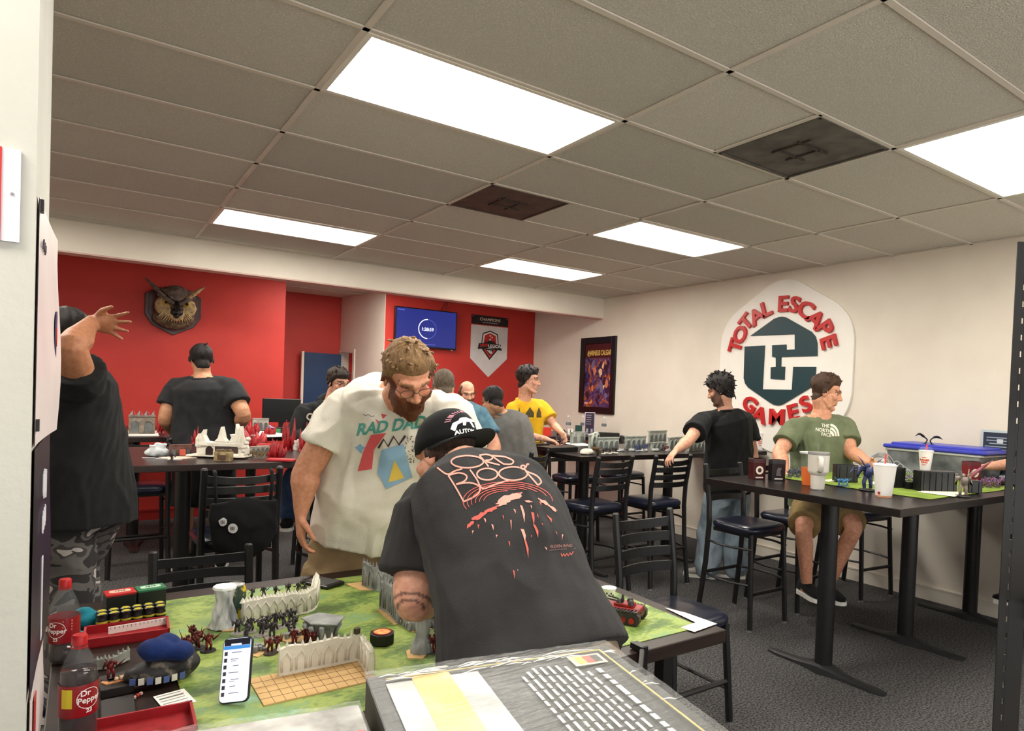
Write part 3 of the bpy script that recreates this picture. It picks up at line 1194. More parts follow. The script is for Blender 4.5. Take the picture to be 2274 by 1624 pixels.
hb = MB()
hb.ball(oc + V(0, -.14, .0), (.19, .16, .2), 20, 14).ball(oc + V(0, -.13, -.12), (.2, .1, .13), 16, 10)
olink(hb, .012, 'head', M_owl, ow, rough=.012, rs=26)
fd = MB()
for s_ in (-1, 1):
    fd.ball(oc + V(s_ * .1, -.235, -.02), (.1, .06, .1), 16, 10)
fd.ball(oc + V(0, -.25, -.1), (.09, .06, .07), 14, 8)
olink(fd, .01, 'facial_disc', M_owl2, ow, rough=.01, rs=40)
cr = MB()
cr.ball(oc + V(0, -.2, .13), (.13, .12, .085), 16, 10)
cr.add([oc + V(-.16, -.26, .16), oc + V(.16, -.26, .16), oc + V(0, -.335, -.0), oc + V(-.12, -.18, .18), oc + V(.12, -.18, .18), oc + V(0, -.24, .02)],
       [(0, 2, 1), (3, 4, 5), (0, 1, 4, 3), (1, 2, 5, 4), (2, 0, 3, 5)])
olink(cr, .009, 'crown', M_owl3, ow, rough=.008, rs=30, it=3)
for s_ in (-1, 1):
    q = MB()
    b0 = oc + V(s_ * .1, -.27, .07)
    q.tube([b0, oc + V(s_ * .2, -.23, .17), oc + V(s_ * .285, -.18, .27 if s_ < 0 else .24)], [.05, .045, .01], 8, flatten=.5)
    olink(q, .007, 'ear_tuft', M_owl3 if s_ < 0 else M_owl2, ow, rough=.006, rs=50, it=2)
    e = oc + V(s_ * .1, -.285, .015)
    MB().ball(e, .03, 14, 10).build('eye', flat((196, 160, 50), .15), ow, smooth=True, world=True)
    MB().ball(e + V(-.002 * s_, -.02, 0), .0165, 12, 8).build('pupil', flat((10, 8, 6), .1), ow, smooth=True, world=True)
    q = MB()
    q.tube([oc + V(s_ * .02, -.325, .0), oc + V(s_ * .1, -.315, .055), oc + V(s_ * .18, -.26, .1)], [.02, .022, .012], 8)
    olink(q, .007, 'brow', M_owl3, ow, it=2)
q = MB()
q.tube([oc + V(0, -.3, .02), oc + V(0, -.36, -.03), oc + V(0, -.36, -.085)], [.03, .032, .006], 10)
q.build('upper_beak', flat((18, 15, 14), .3), ow, smooth=True, world=True)
MB().ball(oc + V(.005, -.29, -.08), (.06, .03, .05), 14, 10).build('open_mouth', flat((26, 14, 12), .35), ow, smooth=True, world=True)
q = MB()
q.tube([oc + V(0, -.29, -.11), oc + V(.0, -.335, -.125), oc + V(.0, -.345, -.11)], [.035, .025, .006], 10)
q.build('lower_beak', flat((22, 18, 16), .3), ow, smooth=True, world=True)
random.seed(9)
for k in range(16):
    a_ = -PI * (.12 + .76 * k / 15)
    p = oc + V(math.cos(a_) * .13, -.27 + .02 * random.random(), -.07 + math.sin(a_) * .075)
    q = MB()
    q.tube([p, p + V(math.cos(a_) * .025, .0, -.02), p + V(math.cos(a_) * .05, .03, -.05 + .01 * random.random())], [.013, .012, .003], 6, flatten=.5)
    q.build('feather', M_owl2 if k % 3 else flat((210, 190, 150), .8), ow, smooth=True, world=True)

# ------------------------------------------------------------------ people
def unit(v):
    return Vector(v).normalized()


def frame(fwd, up):
    y = unit(fwd)
    z = Vector(up)
    z = (z - y * z.dot(y)).normalized()
    x = y.cross(z)
    return Matrix((x, y, z)).transposed()         # columns: right, forward, up


def catmull(P, n):
    P = [Vector(p) for p in P]
    Q = [P[0] * 2 - P[1]] + P + [P[-1] * 2 - P[-2]]
    out = []
    for i in range(1, len(Q) - 2):
        for k in range(n):
            t = k / n
            a, b, c, d = Q[i - 1], Q[i], Q[i + 1], Q[i + 2]
            out.append(.5 * ((2 * b) + (c - a) * t + (2 * a - 5 * b + 4 * c - d) * t * t + (3 * b - a - 3 * c + d) * t ** 3))
    out.append(P[-1])
    return out


BODY_ROWS = [(-.17, .125, .08, .095), (-.05, .168, .1, .12), (.1, .166, .105, .11), (.3, .155, .11, .092), (.5, .162, .115, .098),
             (.7, .176, .12, .105), (.85, .17, .105, .105), (.94, .115, .072, .08), (1.0, .062, .052, .06), (1.05, .05, .045, .05)]


class Pose:
    pass


def spine(J, t):
    """point and frame on the trunk: t=0 pelvis, t=1 base of the neck"""
    P, Cc, N = J['pelvis'], J['chest'], J['neck']
    if t < 0:
        d = (Cc - P).normalized()
        return P + d * t * (N - P).length, d
    c = Cc * 2 - (P + N) * .5
    p = P * (1 - t) ** 2 + c * 2 * t * (1 - t) + N * t * t
    d = ((c - P) * (1 - t) + (N - c) * t).normalized()
    return p, d


def trunk_rings(J, rows, k=1.0, grow=0.0, belly=0.0, n=28, ex=2.5):
    hipax = unit(J['hipR'] - J['hipL'])
    shax = unit(J['shR'] - J['shL'])
    rg = []
    for (t, w, f, b) in rows:
        p, d = spine(J, t)
        tt = min(max(t, 0), 1)
        x = hipax.lerp(shax, tt)
        x = (x - d * x.dot(d)).normalized()
        y = d.cross(x)
        bl = belly * math.exp(-((t - .25) / .28) ** 2)
        ring = []
        for i in range(n):
            a = 2 * PI * i / n
            ca, sa = math.cos(a), math.sin(a)
            cx = math.copysign(abs(ca) ** (2 / ex), ca)
            sy = math.copysign(abs(sa) ** (2 / ex), sa)
            dep = (f + bl if sa > 0 else b) * k + grow
            ring.append(p + x * cx * (w * k + bl * .5 + grow) + y * sy * dep)
        rg.append(ring)
    return rg


def limb(mb, pts, rad, n=14, sm=5):
    if sm and len(pts) > 2:
        path = catmull(pts, sm)
        r = []
        for i in range(len(path)):
            f = i / sm
            k = min(int(f), len(rad) - 2)
            r.append(rad[k] + (rad[k + 1] - rad[k]) * (f - k))
        mb.tube(path, r, n, dome=True)
    else:
        mb.tube(pts, rad, n, dome=True)


def hand_parts(mb, wr, d, pn, side, curl=.35, spread=.12, s=1.0, fist=0):
    d = unit(d)
    pn = Vector(pn)
    pn = (pn - d * pn.dot(d)).normalized()
    lat = d.cross(pn) * (1 if side == 'R' else -1)
    # palm
    rg = []
    for t, w, h in ((-.015, .026, .02), (.01, .03, .02), (.035, .038, .018), (.065, .042, .0155), (.088, .041, .013)):
        c = wr + d * t * s
        rg.append([c + lat * (w * s * math.cos(2 * PI * k / 12)) + pn * (h * s * math.sin(2 * PI * k / 12)) for k in range(12)])
    mb.rings(rg)
    for off, ln, sp in ((.031, .074, 1.0), (.0105, .083, .3), (-.0105, .077, -.35), (-.031, .06, -1.1)):
        dd = (d + lat * (sp * spread)).normalized()
        p = wr + d * .082 * s + lat * off * s
        a = curl * .55
        pts, rad = [p - dd * .012 * s], [.0098 * s]
        pts.append(p)
        rad.append(.0097 * s)
        for frac, r in ((.45, .0088), (.31, .0078), (.24, .0066)):
            q = (dd * math.cos(a) + pn * math.sin(a)).normalized()
            p = p + q * ln * frac * s
            pts.append(p)
            rad.append(r * s)
            a += curl * 1.1
        mb.tube(pts, rad, 8, dome=True)
    p = wr + d * .022 * s + lat * .026 * s
    q = (d * .62 + lat * .7 + pn * .28).normalized()
    pts, rad = [p, p + q * .034 * s], [.0145 * s, .0115 * s]
    q2 = (d * .8 + lat * (.35 - .3 * curl) + pn * (.2 + .45 * curl)).normalized()
    pts.append(pts[-1] + q2 * .03 * s)
    rad.append(.0095 * s)
    pts.append(pts[-1] + q2 * .022 * s)
    rad.append(.0075 * s)
    mb.tube(pts, rad, 8, dome=True)


def head_parts(mb, H, hp, s):
    def L(x, y, z):
        return hp + H @ Vector((x, y, z)) * s

    def B(c, r):
        mb.ball(L(*c), tuple(v * s for v in r), 20, 14, mtx=H)
    B((0, -.012, .04), (.074, .094, .082))
    B((0, .026, -.035), (.06, .066, .078))
    mb.tube([L(-.046, .002, -.055), L(-.035, .046, -.09), L(0, .07, -.1), L(.035, .046, -.09), L(.046, .002, -.055)], [.016 * s, .018 * s, .021 * s, .018 * s, .016 * s], 10, dome=True)
    for sx in (-1, 1):
        B((sx * .04, .06, -.02), (.024, .024, .024))
        mb.ball(L(sx * .077, -.008, -.006), (.009 * s, .02 * s, .032 * s), 12, 8, mtx=H @ Matrix.Rotation(sx * -.35, 3, 'Z'))
        B((sx * .0115, .099, -.028), (.0095, .011, .009))
    mb.tube([L(-.048, .07, .03), L(-.02, .086, .029), L(0, .09, .025), L(.02, .086, .029), L(.048, .07, .03)], [.01 * s, .012 * s, .012 * s, .012 * s, .01 * s], 8, dome=True)
    mb.tube([L(0, .086, .026), L(0, .101, -.006), L(0, .111, -.024)], [.008 * s, .0105 * s, .0115 * s], 8, dome=True)
    mb.tube([L(-.024, .082, -.056), L(-.01, .092, -.053), L(.01, .092, -.053), L(.024, .082, -.056)], .0062 * s, 8, dome=True)
    mb.tube([L(-.019, .082, -.067), L(0, .091, -.067), L(.019, .082, -.067)], .0072 * s, 8, dome=True)
    B((0, .074, -.1), (.021, .02, .018))


def mkcol(c):
    l = lin(c)
    return np.array([l[0], l[1], l[2], 1.0])


M_skin = mat('skin', (255, 255, 255), .5, spec=.4, attr='Col', col2=(236, 222, 218), nscale=55, bump=.12, bscale=260)
M_skin.node_tree.nodes['Principled BSDF'].inputs['Subsurface Weight'].default_value = .06
M_skin.node_tree.nodes['Principled BSDF'].inputs['Subsurface Radius'].default_value = (.012, .005, .003)
M_fab = {}


def fabric(name, c, c2=None, rough=.85, nscale=14, bump=.35, bscale=420):
    return mat('fabric_' + name, c, rough, spec=.2, col2=c2 or tuple(v * .9 for v in c), nscale=nscale, bump=bump, bscale=bscale, sheen=.05)


def ridged(p, k):
    return 1 - abs(noise.noise(p * k)) * 2


def wrinkle(me, J, amp=.008, seed=0):
    o = Vector((seed * 3.1, seed * 1.7, seed * .9))
    up = unit(J['neck'] - J['pelvis'])
    rt = unit(J['shR'] - J['shL'])
    me.update()
    nv = len(me.vertices)
    co = np.empty(nv * 3, dtype=np.float32)
    no = np.empty(nv * 3, dtype=np.float32)
    me.vertices.foreach_get('co', co)
    me.vertex_normals.foreach_get('vector', no)
    dd = np.empty(nv)
    for i in range(nv):
        p = Vector(co[3 * i:3 * i + 3])
        w = p - up * (p.dot(up) * .55)
        dd[i] = .55 * noise.noise(w * 5.5 + o) + .75 * max(0, ridged(w + o, 7.5) - .45) * 1.6 + .25 * noise.noise(p * 17 + o)
    co += no * np.repeat(dd * amp, 3).astype(np.float32)
    me.vertices.foreach_set('co', co)
    me.update()


def person(root_loc, label, J, skin, hs=1.0, girth=1.0, belly=0.0, arm=1.0, voxel=.0065, dec=.35, head=None, hands=None, legs=False, paint=None, rows=None, group='people playing at the tables'):
    root = thing('person', root_loc, label, 'person', group)
    ax = unit(J['shR'] - J['shL'])
    if 'hipR' not in J:
        h = J.get('hipax', ax)
        h = unit(h)
        J['hipR'] = J['pelvis'] + h * .09 - V(0, 0, .03)
        J['hipL'] = J['pelvis'] - h * .09 - V(0, 0, .03)
    if 'chest' not in J:
        J['chest'] = (J['pelvis'] + J['neck']) * .5
    J['headM'] = frame(*J['headF'])
    mb = MB()
    mb.rings(trunk_rings(J, rows or BODY_ROWS, girth * .93, -.004, belly))
    hp, H = J['head'], J['headM']
    mb.tube([J['neck'] - (J['neck'] - J['pelvis']).normalized() * .06, J['neck'] + (hp - J['neck']) * .3, hp + H @ V(0, -.022, -.05) * hs], [.072 * girth, .061 * hs, .06 * hs], 16, dome=True)
    head_parts(mb, H, hp, hs)
    for s in 'RL':
        sh, el, wr = J['sh' + s], J['el' + s], J['wr' + s]
        limb(mb, [J['neck'] - V(0, 0, .03), sh], [.05 * girth, .058 * girth], 12, 0)
        m1, m2 = sh.lerp(el, .45), el.lerp(wr, .3)
        limb(mb, [sh, m1, el, m2, wr], [.056 * arm, .05 * arm, .041 * arm, .044 * arm, .0275], 14, 4)
        hd = (hands or {}).get(s)
        if hd:
            hand_parts(mb, wr, hd[0], hd[1], s, *hd[2:])
        else:
            hand_parts(mb, wr, wr - el, -ax if s == 'R' else ax, s, .5, .06)
        if legs:
            kn, an = J['kn' + s], J['an' + s]
            limb(mb, [J['hip' + s], J['hip' + s].lerp(kn, .5), kn, kn.lerp(an, .32), an], [.085 * girth, .075 * girth, .056, .056, .036], 14, 4)
            mb.ball(an + V(0, 0, -.02), (.04, .05, .05), 10, 8)
    me = organic(mb, voxel, 4, dec)
    me.update()
    # face relief and colour, in head coordinates
    n = len(me.vertices)
    co = np.empty(n * 3, dtype=np.float32)
    me.vertices.foreach_get('co', co)
    co = co.reshape(-1, 3).astype(float)
    Hn = np.array(H)
    loc = (co - np.array(hp)) @ Hn / hs
    for sx in (-1, 1):
        d2 = ((loc - np.array((sx * .031, .083, .008))) ** 2).sum(1)
        amt = .0075 * np.exp(-d2 / (2 * .0115 ** 2)) * hs
        co -= np.outer(amt, Hn[:, 1])
    d2 = ((loc[:, 1] - .09) ** 2 + (loc[:, 2] + .0605) ** 2 + (loc[:, 0] * .45) ** 2)
    co -= np.outer(.003 * np.exp(-d2 / (2 * .0045 ** 2)) * hs, Hn[:, 1])
    me.vertices.foreach_set('co', co.ravel())
    col = np.tile(mkcol(skin), (n, 1))

    def tint(w, c, k=1.0):
        w = np.clip(w * k, 0, 1)[:, None]
        col[:] = col * (1 - w) + mkcol(c) * w
    face = loc[:, 1] > .03
    near = (np.abs(loc) < .16).all(1)
    tint(near * np.exp(-(((loc[:, 2] + .061) / .010) ** 2) - (loc[:, 0] / .024) ** 2 - ((loc[:, 1] - .09) / .02) ** 2), tuple(np.array(skin) * np.array((.86, .66, .64))), .8)
    tint(near * np.exp(-(((loc[:, 2] + .005) / .02) ** 2) - ((np.abs(loc[:, 0]) - .045) / .02) ** 2 - ((loc[:, 1] - .08) / .03) ** 2), tuple(np.array(skin) * np.array((1, .84, .8))), .5)
    ha = (head or {}).get('hair', (40, 30, 24))
    tint(near * face * (np.abs(loc[:, 2] - .031 - .05 * (.03 - np.abs(np.abs(loc[:, 0]) - .03))) < .0055) * (np.abs(np.abs(loc[:, 0]) - .033) < .02), ha, .85)
    for sx in (-1, 1):
        d = (((loc[:, 0] - sx * .031) / .0135) ** 2 + ((loc[:, 2] - .008) / .0042) ** 2)
        tint(near * face * (d < 1), (36, 24, 22), .75)
    if head and head.get('stubble'):
        w = near * (loc[:, 1] > -.005) * np.clip((-.024 + np.clip(.06 - loc[:, 1], 0, .05) - loc[:, 2]) / .015, 0, 1) * (loc[:, 2] > -.13)
        tint(w, head['stubble'], .8)
    for (fn) in (paint or []):
        fn(co, loc, tint)
    ca = me.color_attributes.new('Col', 'FLOAT_COLOR', 'POINT')
    ca.data.foreach_set('color', col.astype(np.float32).ravel())
    me.materials.append(M_skin)
    me.update()
    bv = BVHTree.FromPolygons([tuple(v.co) for v in me.vertices], [tuple(p.vertices) for p in me.polygons])
    body = link('body', me, root, smooth='all', world=True, fix=False)
    return root, body, bv


def shell(root, J, bv, hs, name, m, maskfn, thick, seed=0, na=72, ne=40, freq=22, tufts=0, tlen=.03, tdir=(0, -.3, .6), up_bias=0, cen=(0, -.005, .02), rclamp=.125):
    """hair or beard: a shell grown off the scalp where maskfn>0 and sunk below it elsewhere"""
    H, hp = J['headM'], J['head']
    cen = hp + H @ Vector(cen) * hs
    rg = []
    pts = {}
    rnd = random.Random(seed)
    tp_ = []
    for j in range(1, ne):
        e = -PI / 2 + PI * j / ne
        ring = []
        for i in range(na):
            a = 2 * PI * i / na
            d = Vector((math.sin(a) * math.cos(e), math.cos(a) * math.cos(e), math.sin(e)))
            dw = H @ d
            hit = bv.ray_cast(cen, dw)
            r0 = min(hit[3], rclamp * hs) if hit[0] is not None else .09 * hs
            p = d * r0 / hs + Vector((0, -.005, .02))
            mk = maskfn(p, a, e)
            th = thick(p, a, e)
            nn = .5 + .5 * noise.noise(Vector((math.sin(a) * freq * .35, math.cos(a) * freq * .35, e * 2.2 + seed))) * 1.2 + .35 * noise.noise(Vector((a * freq, e * 3, seed)))
            off = th * (.65 + .6 * nn) * mk if mk > 0 else mk * .012
            q = cen + dw * (r0 + off * hs)
            ring.append(q)
            if tufts and mk > .7 and rnd.random() < tufts:
                tp_.append((q, dw, a))
        rg.append(ring)
    mb = MB()
    mb.rings(rg)
    for q, dw, a in tp_:
        l = tlen * rnd.uniform(.5, 1.2) * hs
        t = H @ Vector((tdir[0] + rnd.uniform(-.5, .5), tdir[1] + rnd.uniform(-.4, .4), tdir[2] + rnd.uniform(-.2, .2)))
        dd = (dw * .5 + t * .8).normalized()
        s0 = .006 * hs
        mb.tube([q - dd * .01 * hs, q + dd * l * .5, q + dd * l + dw * -.006], [s0, s0 * .8, .001], 5)
    return mb.build(name, m, root, smooth='all', world=True)


def hair_m(c, c2=None):
    return mat('hair_%d_%d_%d' % c, c, .5, spec=.35, col2=c2 or tuple(v * .55 for v in c), nscale=40, stretch=(3, 3, 1), bump=.6, bscale=160, lo=.3, hi=.7)


def hairline(front=.07, temple=.05, side=-.012, nape=-.085, soft=.024):
    def f(p, a, e):
        a = abs((a + PI) % (2 * PI) - PI)
        A = [(0, front), (.75, front - .002), (1.05, temple), (1.35, side + .012), (1.62, side - .012), (1.9, -.04), (2.4, nape + .012), (PI, nape)]
        for k in range(len(A) - 1):
            if a <= A[k + 1][0]:
                t = (a - A[k][0]) / (A[k + 1][0] - A[k][0])
                h = A[k][1] + (A[k + 1][1] - A[k][1]) * t
                break
        return max(-1, min(1, (p.z - h) / soft))
    return f


def beard_mask(top=-.03, mous=True):
    def f(p, a, e):
        a = abs((a + PI) % (2 * PI) - PI)
        if a > 1.75 or p.z < -.155:
            return -1
        up = top + (.0 if a < .5 else min((a - .5) * .06, .07))
        if a < .32:
            up = -.04 if mous else -.075
        m = min((up - p.z) / .01, (1.65 - a) / .12, (p.z + .15) / .02)
        if abs(p.z + .062) < .006 and a < .26:
            m = -1
        return max(-1, min(1, m))
    return f


def fade(top, side, zt=.06, zs=.0):
    return lambda p, a, e: side + (top - side) * max(0, min(1, (p.z - zs) / (zt - zs)))


SHIRT_ROWS = [(-.12, .185, .125, .14), (.02, .186, .125, .138), (.12, .182, .125, .128), (.3, .176, .128, .115), (.5, .18, .132, .118), (.7, .19, .134, .122),
              (.84, .182, .118, .12), (.93, .13, .088, .1), (.975, .085, .07, .08)]


def shirt(root, J, m, girth=1.0, belly=0.0, grow=.0, sleeve=.62, sr=.078, se=.088, hem=-.12, voxel=.008, dec=0, amp=.009, seed=1, arm=1.0, name='shirt', collar=True, long=False, flare=0, rows=None):
    rows = [list(r) for r in (rows or SHIRT_ROWS)]
    k = (hem - rows[0][0])
    rows[0][0] = hem
    if hem > .0:
        rows = [rows[0]] + [r for r in rows[1:] if r[0] > hem + .04]
    for r in rows:
        if r[0] < .3:
            r[1] += flare * (.3 - r[0])
            r[2] += flare * (.3 - r[0]) * .6
            r[3] += flare * (.3 - r[0]) * .6
    mb = MB()
    mb.rings(trunk_rings(J, rows, girth, grow, belly))
    for s in 'RL':
        sh, el, wr = J['sh' + s], J['el' + s], J['wr' + s]
        d = (J['neck'] - J['pelvis']).normalized()
        limb(mb, [J['neck'] - d * .055, sh], [.062 * girth, .062 * arm], 14, 0)
        mb.ball(sh, .064 * arm, 14, 10)
        if long:
            mb.tube(catmull([sh, sh.lerp(el, .5), el, el.lerp(wr, .5), wr.lerp(el, .06)], 4), [.078 * arm, .076 * arm, .074 * arm, .072 * arm, .07 * arm, .068 * arm, .066 * arm, .066 * arm, .064 * arm, .062 * arm, .06 * arm, .058 * arm, .056 * arm, .054 * arm, .05 * arm, .048 * arm, .045 * arm], 16)
        else:
            mb.tube([sh - (el - sh) * .1, sh, sh.lerp(el, sleeve * .5), sh.lerp(el, sleeve)], [.05 * arm, sr * .84 * arm, (sr * .5 + se * .5) * .88 * arm, se * .9 * arm], 18)
    me = organic(mb, voxel, 2, dec)
    me.materials.append(m)
    wrinkle(me, J, amp, seed)
    bv = BVHTree.FromPolygons([tuple(v.co) for v in me.vertices], [tuple(p.vertices) for p in me.polygons])
    o = link(name, me, root, smooth='all', world=True, fix=False)
    if collar:
        p, d = spine(J, .985)
        x = unit(J['shR'] - J['shL'])
        y = d.cross(x)
        c = MB()
        path = [p + x * math.cos(2 * PI * i / 24) * .074 * girth + y * (math.sin(2 * PI * i / 24) * .066 * girth) - d * (.018 * max(0, math.sin(2 * PI * i / 24))) for i in range(25)]
        c.tube(path, .011, 8)
        c.build('collar', m, root, smooth='all', world=True)
    return o, bv


def trousers(root, J, m, to=1.0, girth=1.0, r=(.105, .09, .078, .07, .068), waist=.14, voxel=.009, dec=0, amp=.008, seed=2, name='trousers', grow=.008):
    mb = MB()
    rows = [(-.17, .14, .09, .105), (-.05, .178, .108, .13), (.05, .178, .112, .125), (waist, .172, .112, .118)]
    mb.rings(trunk_rings(J, rows, girth, grow))
    for s in 'RL':
        hp_, kn, an = J['hip' + s], J['kn' + s], J['an' + s]
        if to <= 1:
            e = hp_.lerp(kn, to)
            mb.tube([hp_ + (hp_ - kn) * .1, hp_, hp_.lerp(kn, to * .5), e], [r[0] * .8 * girth, r[0] * girth, r[1] * girth, r[2] * girth], 18)
        else:
            pts = [hp_, hp_.lerp(kn, .5), kn, kn.lerp(an, .5), an + (kn - an).normalized() * .02]
            limb(mb, pts, [v * girth for v in r], 16, 4)
    me = organic(mb, voxel, 2, dec)
    me.materials.append(m)
    wrinkle(me, J, amp, seed)
    return link(name, me, root, smooth='all', world=True, fix=False)


def shoe(root, an, fwd, m, sole=(225, 222, 215)):
    f = V(fwd[0], fwd[1], 0).normalized()
    x = V(f.y, -f.x, 0)
    b = V(an.x, an.y, an.z - .085)
    mb = MB()
    rg = []
    for t, w, h, z in ((-.085, .03, .05, .03), (-.06, .042, .085, .0), (0, .043, .095, .0), (.05, .047, .07, 0), (.11, .051, .05, 0), (.155, .042, .038, 0), (.18, .02, .026, .006)):
        c = b + f * t + V(0, 0, .02)
        rg.append([c + x * (w * math.cos(2 * PI * k / 14)) + V(0, 0, h * (.5 + .5 * math.sin(2 * PI * k / 14))) for k in range(14)])
    mb.rings(rg)
    o = mb.build('shoe', m, root, smooth='all', world=True)
    s = MB()
    out = [(x * (w * 1.05) + f * t) for t, w in ((-.088, .025), (-.06, .043), (.0, .042), (.06, .049), (.12, .052), (.165, .04), (.188, .015))]
    oth = [(-(x * (w * 1.05)) + f * t) for t, w in ((.188, .015), (.165, .04), (.12, .052), (.06, .049), (0, .042), (-.06, .043), (-.088, .025))]
    P = [b + v for v in out + oth]
    k = len(P)
    s.add(P + [p + V(0, 0, .026) for p in P], [tuple(range(k)), tuple(range(k, 2 * k))] + [(i, (i + 1) % k, k + (i + 1) % k, k + i) for i in range(k)])
    s.build('sole', flat(sole, .6), o, world=True)
    return o


def decal(geo, o, u, v, bv, m, name, parent, lift=.0022, reach=.35):
    """lay flat print on a garment: cast each point back onto the cloth"""
    u, v = Vector(u), Vector(v)
    n = u.cross(v).normalized()
    vs, idx = [], {}
    for i, (x, y) in enumerate(geo[0]):
        p = Vector(o) + u * x + v * y
        h = bv.ray_cast(p + n * reach, -n)
        if h[0] is not None and h[3] < reach * 2:
            idx[i] = len(vs)
            vs.append(h[0] + h[1] * lift * (1 if h[1].dot(n) > 0 else -1))
    fs = [tuple(idx[i] for i in f) for f in geo[1] if all(i in idx for i in f)]
    if not fs:
        return None
    mb = MB()
    mb.add(vs, fs)
    return mb.build(name, m, parent, smooth='all', world=True, fix=False)


def eyes(root, J, hs, iris=(50, 34, 24)):
    for sx in (-1, 1):
        c = J['head'] + J['headM'] @ V(sx * .031, .066, .006) * hs
        o = MB().ball(c, .0106 * hs, 14, 10, mtx=J['headM']).build('eye', flat((176, 166, 158), .2), root, smooth='all', world=True)
        MB().ball(c + J['headM'] @ V(0, .0085, -.001) * hs, .0055 * hs, 10, 8).build('iris', flat(iris, .1), o, smooth='all', world=True)


def glasses(root, J, hs, m):
    H, hp = J['headM'], J['head']
    L = lambda x, y, z: hp + H @ V(x, y, z) * hs
    g = MB()
    for sx in (-1, 1):
        ring = [L(sx * .033 + .024 * math.cos(2 * PI * k / 20), .102 - .006 * abs(math.cos(2 * PI * k / 20)), .004 + .017 * math.sin(2 * PI * k / 20)) for k in range(21)]
        g.tube(ring, .0013 * hs, 6)
        g.tube([L(sx * .056, .098, .01), L(sx * .074, .06, .012), L(sx * .081, .0, .012), L(sx * .08, -.02, .0)], .0014 * hs, 6)
    g.tube([L(-.01, .102, .008), L(0, .107, .011), L(.01, .102, .008)], .0014 * hs, 6)
    return g.build('glasses', m, root, smooth='all', world=True)


def ground(p, z=0):
    return V(p.x, p.y, z)


def decal_px(geo, bv, m, name, parent, lift=.0022, tmax=9):
    """flat print whose outline was read off the photograph, carried onto the garment it is printed on"""
    vs, idx = [], {}
    for i, (x, y) in enumerate(geo[0]):
        h = bv.ray_cast(CAM, ray(x, y).normalized(), tmax)
        if h[0] is not None:
            idx[i] = len(vs)
            vs.append(h[0] - ray(x, y).normalized() * lift)
    fs = [tuple(idx[i] for i in f) for f in geo[1] if all(i in idx for i in f)]
    if not fs:
        return None
    mb = MB()
    mb.add(vs, fs)
    return mb.build(name, m, parent, smooth='all', world=True, fix=False)


def px_text(s, o, u, v, sub=.06, **k):
    """text laid in photo pixels: origin o, unit text width runs along u, text height along v"""
    g = text_geo(s, 1, sub=sub, **k)
    return [(o[0] + u[0] * x + v[0] * y, o[1] + u[1] * x + v[1] * y) for x, y in g[0]], g[1]


def stroke(pts, w, closed=False):
    vs, fs = [], []
    P = [Vector(p) for p in pts]
    k = len(P)
    for i in range(k):
        a = P[i - 1] if i else P[0]
        b = P[i + 1] if i < k - 1 else P[-1]
        t = (b - a)
        t = t.normalized() if t.length > 1e-9 else Vector((1, 0))
        nrm = Vector((-t.y, t.x)) * w / 2
        vs += [tuple(P[i] + nrm), tuple(P[i] - nrm)]
    for i in range(k - 1):
        fs.append((2 * i, 2 * i + 1, 2 * i + 3, 2 * i + 2))
    return vs, fs


def curve2(pts, n=4):
    return [(p.x, p.y) for p in catmull([Vector((x, y, 0)) for x, y in pts], n)]


def ell(cx, cy, rx, ry, a0=0, a1=2 * PI, n=26):
    return [(cx + rx * math.cos(a0 + (a1 - a0) * i / n), cy + ry * math.sin(a0 + (a1 - a0) * i / n)) for i in range(n + 1)]

D = V(0, 0, 1)
SK1, SK2, SK3 = (206, 152, 124), (196, 146, 112), (214, 164, 138)
M_jean = fabric('denim', (62, 84, 118), (48, 66, 98), nscale=20)
M_ljean = mat('fabric_light_denim', (166, 180, 190), .9, spec=.15, col2=(122, 138, 152), nscale=6, bump=.4, bscale=300)
M_btee = fabric('black_cotton', (26, 26, 27), (20, 20, 21))
M_bshoe = fabric('shoe_black', (24, 24, 26))


# --- 1: man in black tee and camouflage trousers, forearm across his head
def camo():
    m = bpy.data.materials.new('fabric_camouflage')
    m.use_nodes = True
    N, L = m.node_tree.nodes, m.node_tree.links
    b = N['Principled BSDF']
    b.inputs['Roughness'].default_value = .9
    tc = N.new('ShaderNodeTexCoord')
    mp = N.new('ShaderNodeMapping')
    mp.inputs['Scale'].default_value = (1, 1, 1.9)
    L.new(tc.outputs['Object'], mp.inputs[0])
    n = N.new('ShaderNodeTexNoise')
    n.inputs['Scale'].default_value = 7
    n.inputs['Detail'].default_value = 1.5
    n.inputs['Distortion'].default_value = .6
    L.new(mp.outputs[0], n.inputs['Vector'])
    rp = N.new('ShaderNodeValToRGB')
    rp.color_ramp.interpolation = 'CONSTANT'
    e = rp.color_ramp.elements
    e[0].position, e[0].color = 0, lin((48, 46, 46))
    e[1].position, e[1].color = .6, lin((190, 184, 180))
    for p, c in ((.42, (104, 100, 98)), (.52, (70, 66, 66))):
        x = e.new(p)
        x.color = lin(c)
    L.new(n.outputs['Fac'], rp.inputs[0])
    L.new(rp.outputs[0], b.inputs['Base Color'])
    return m


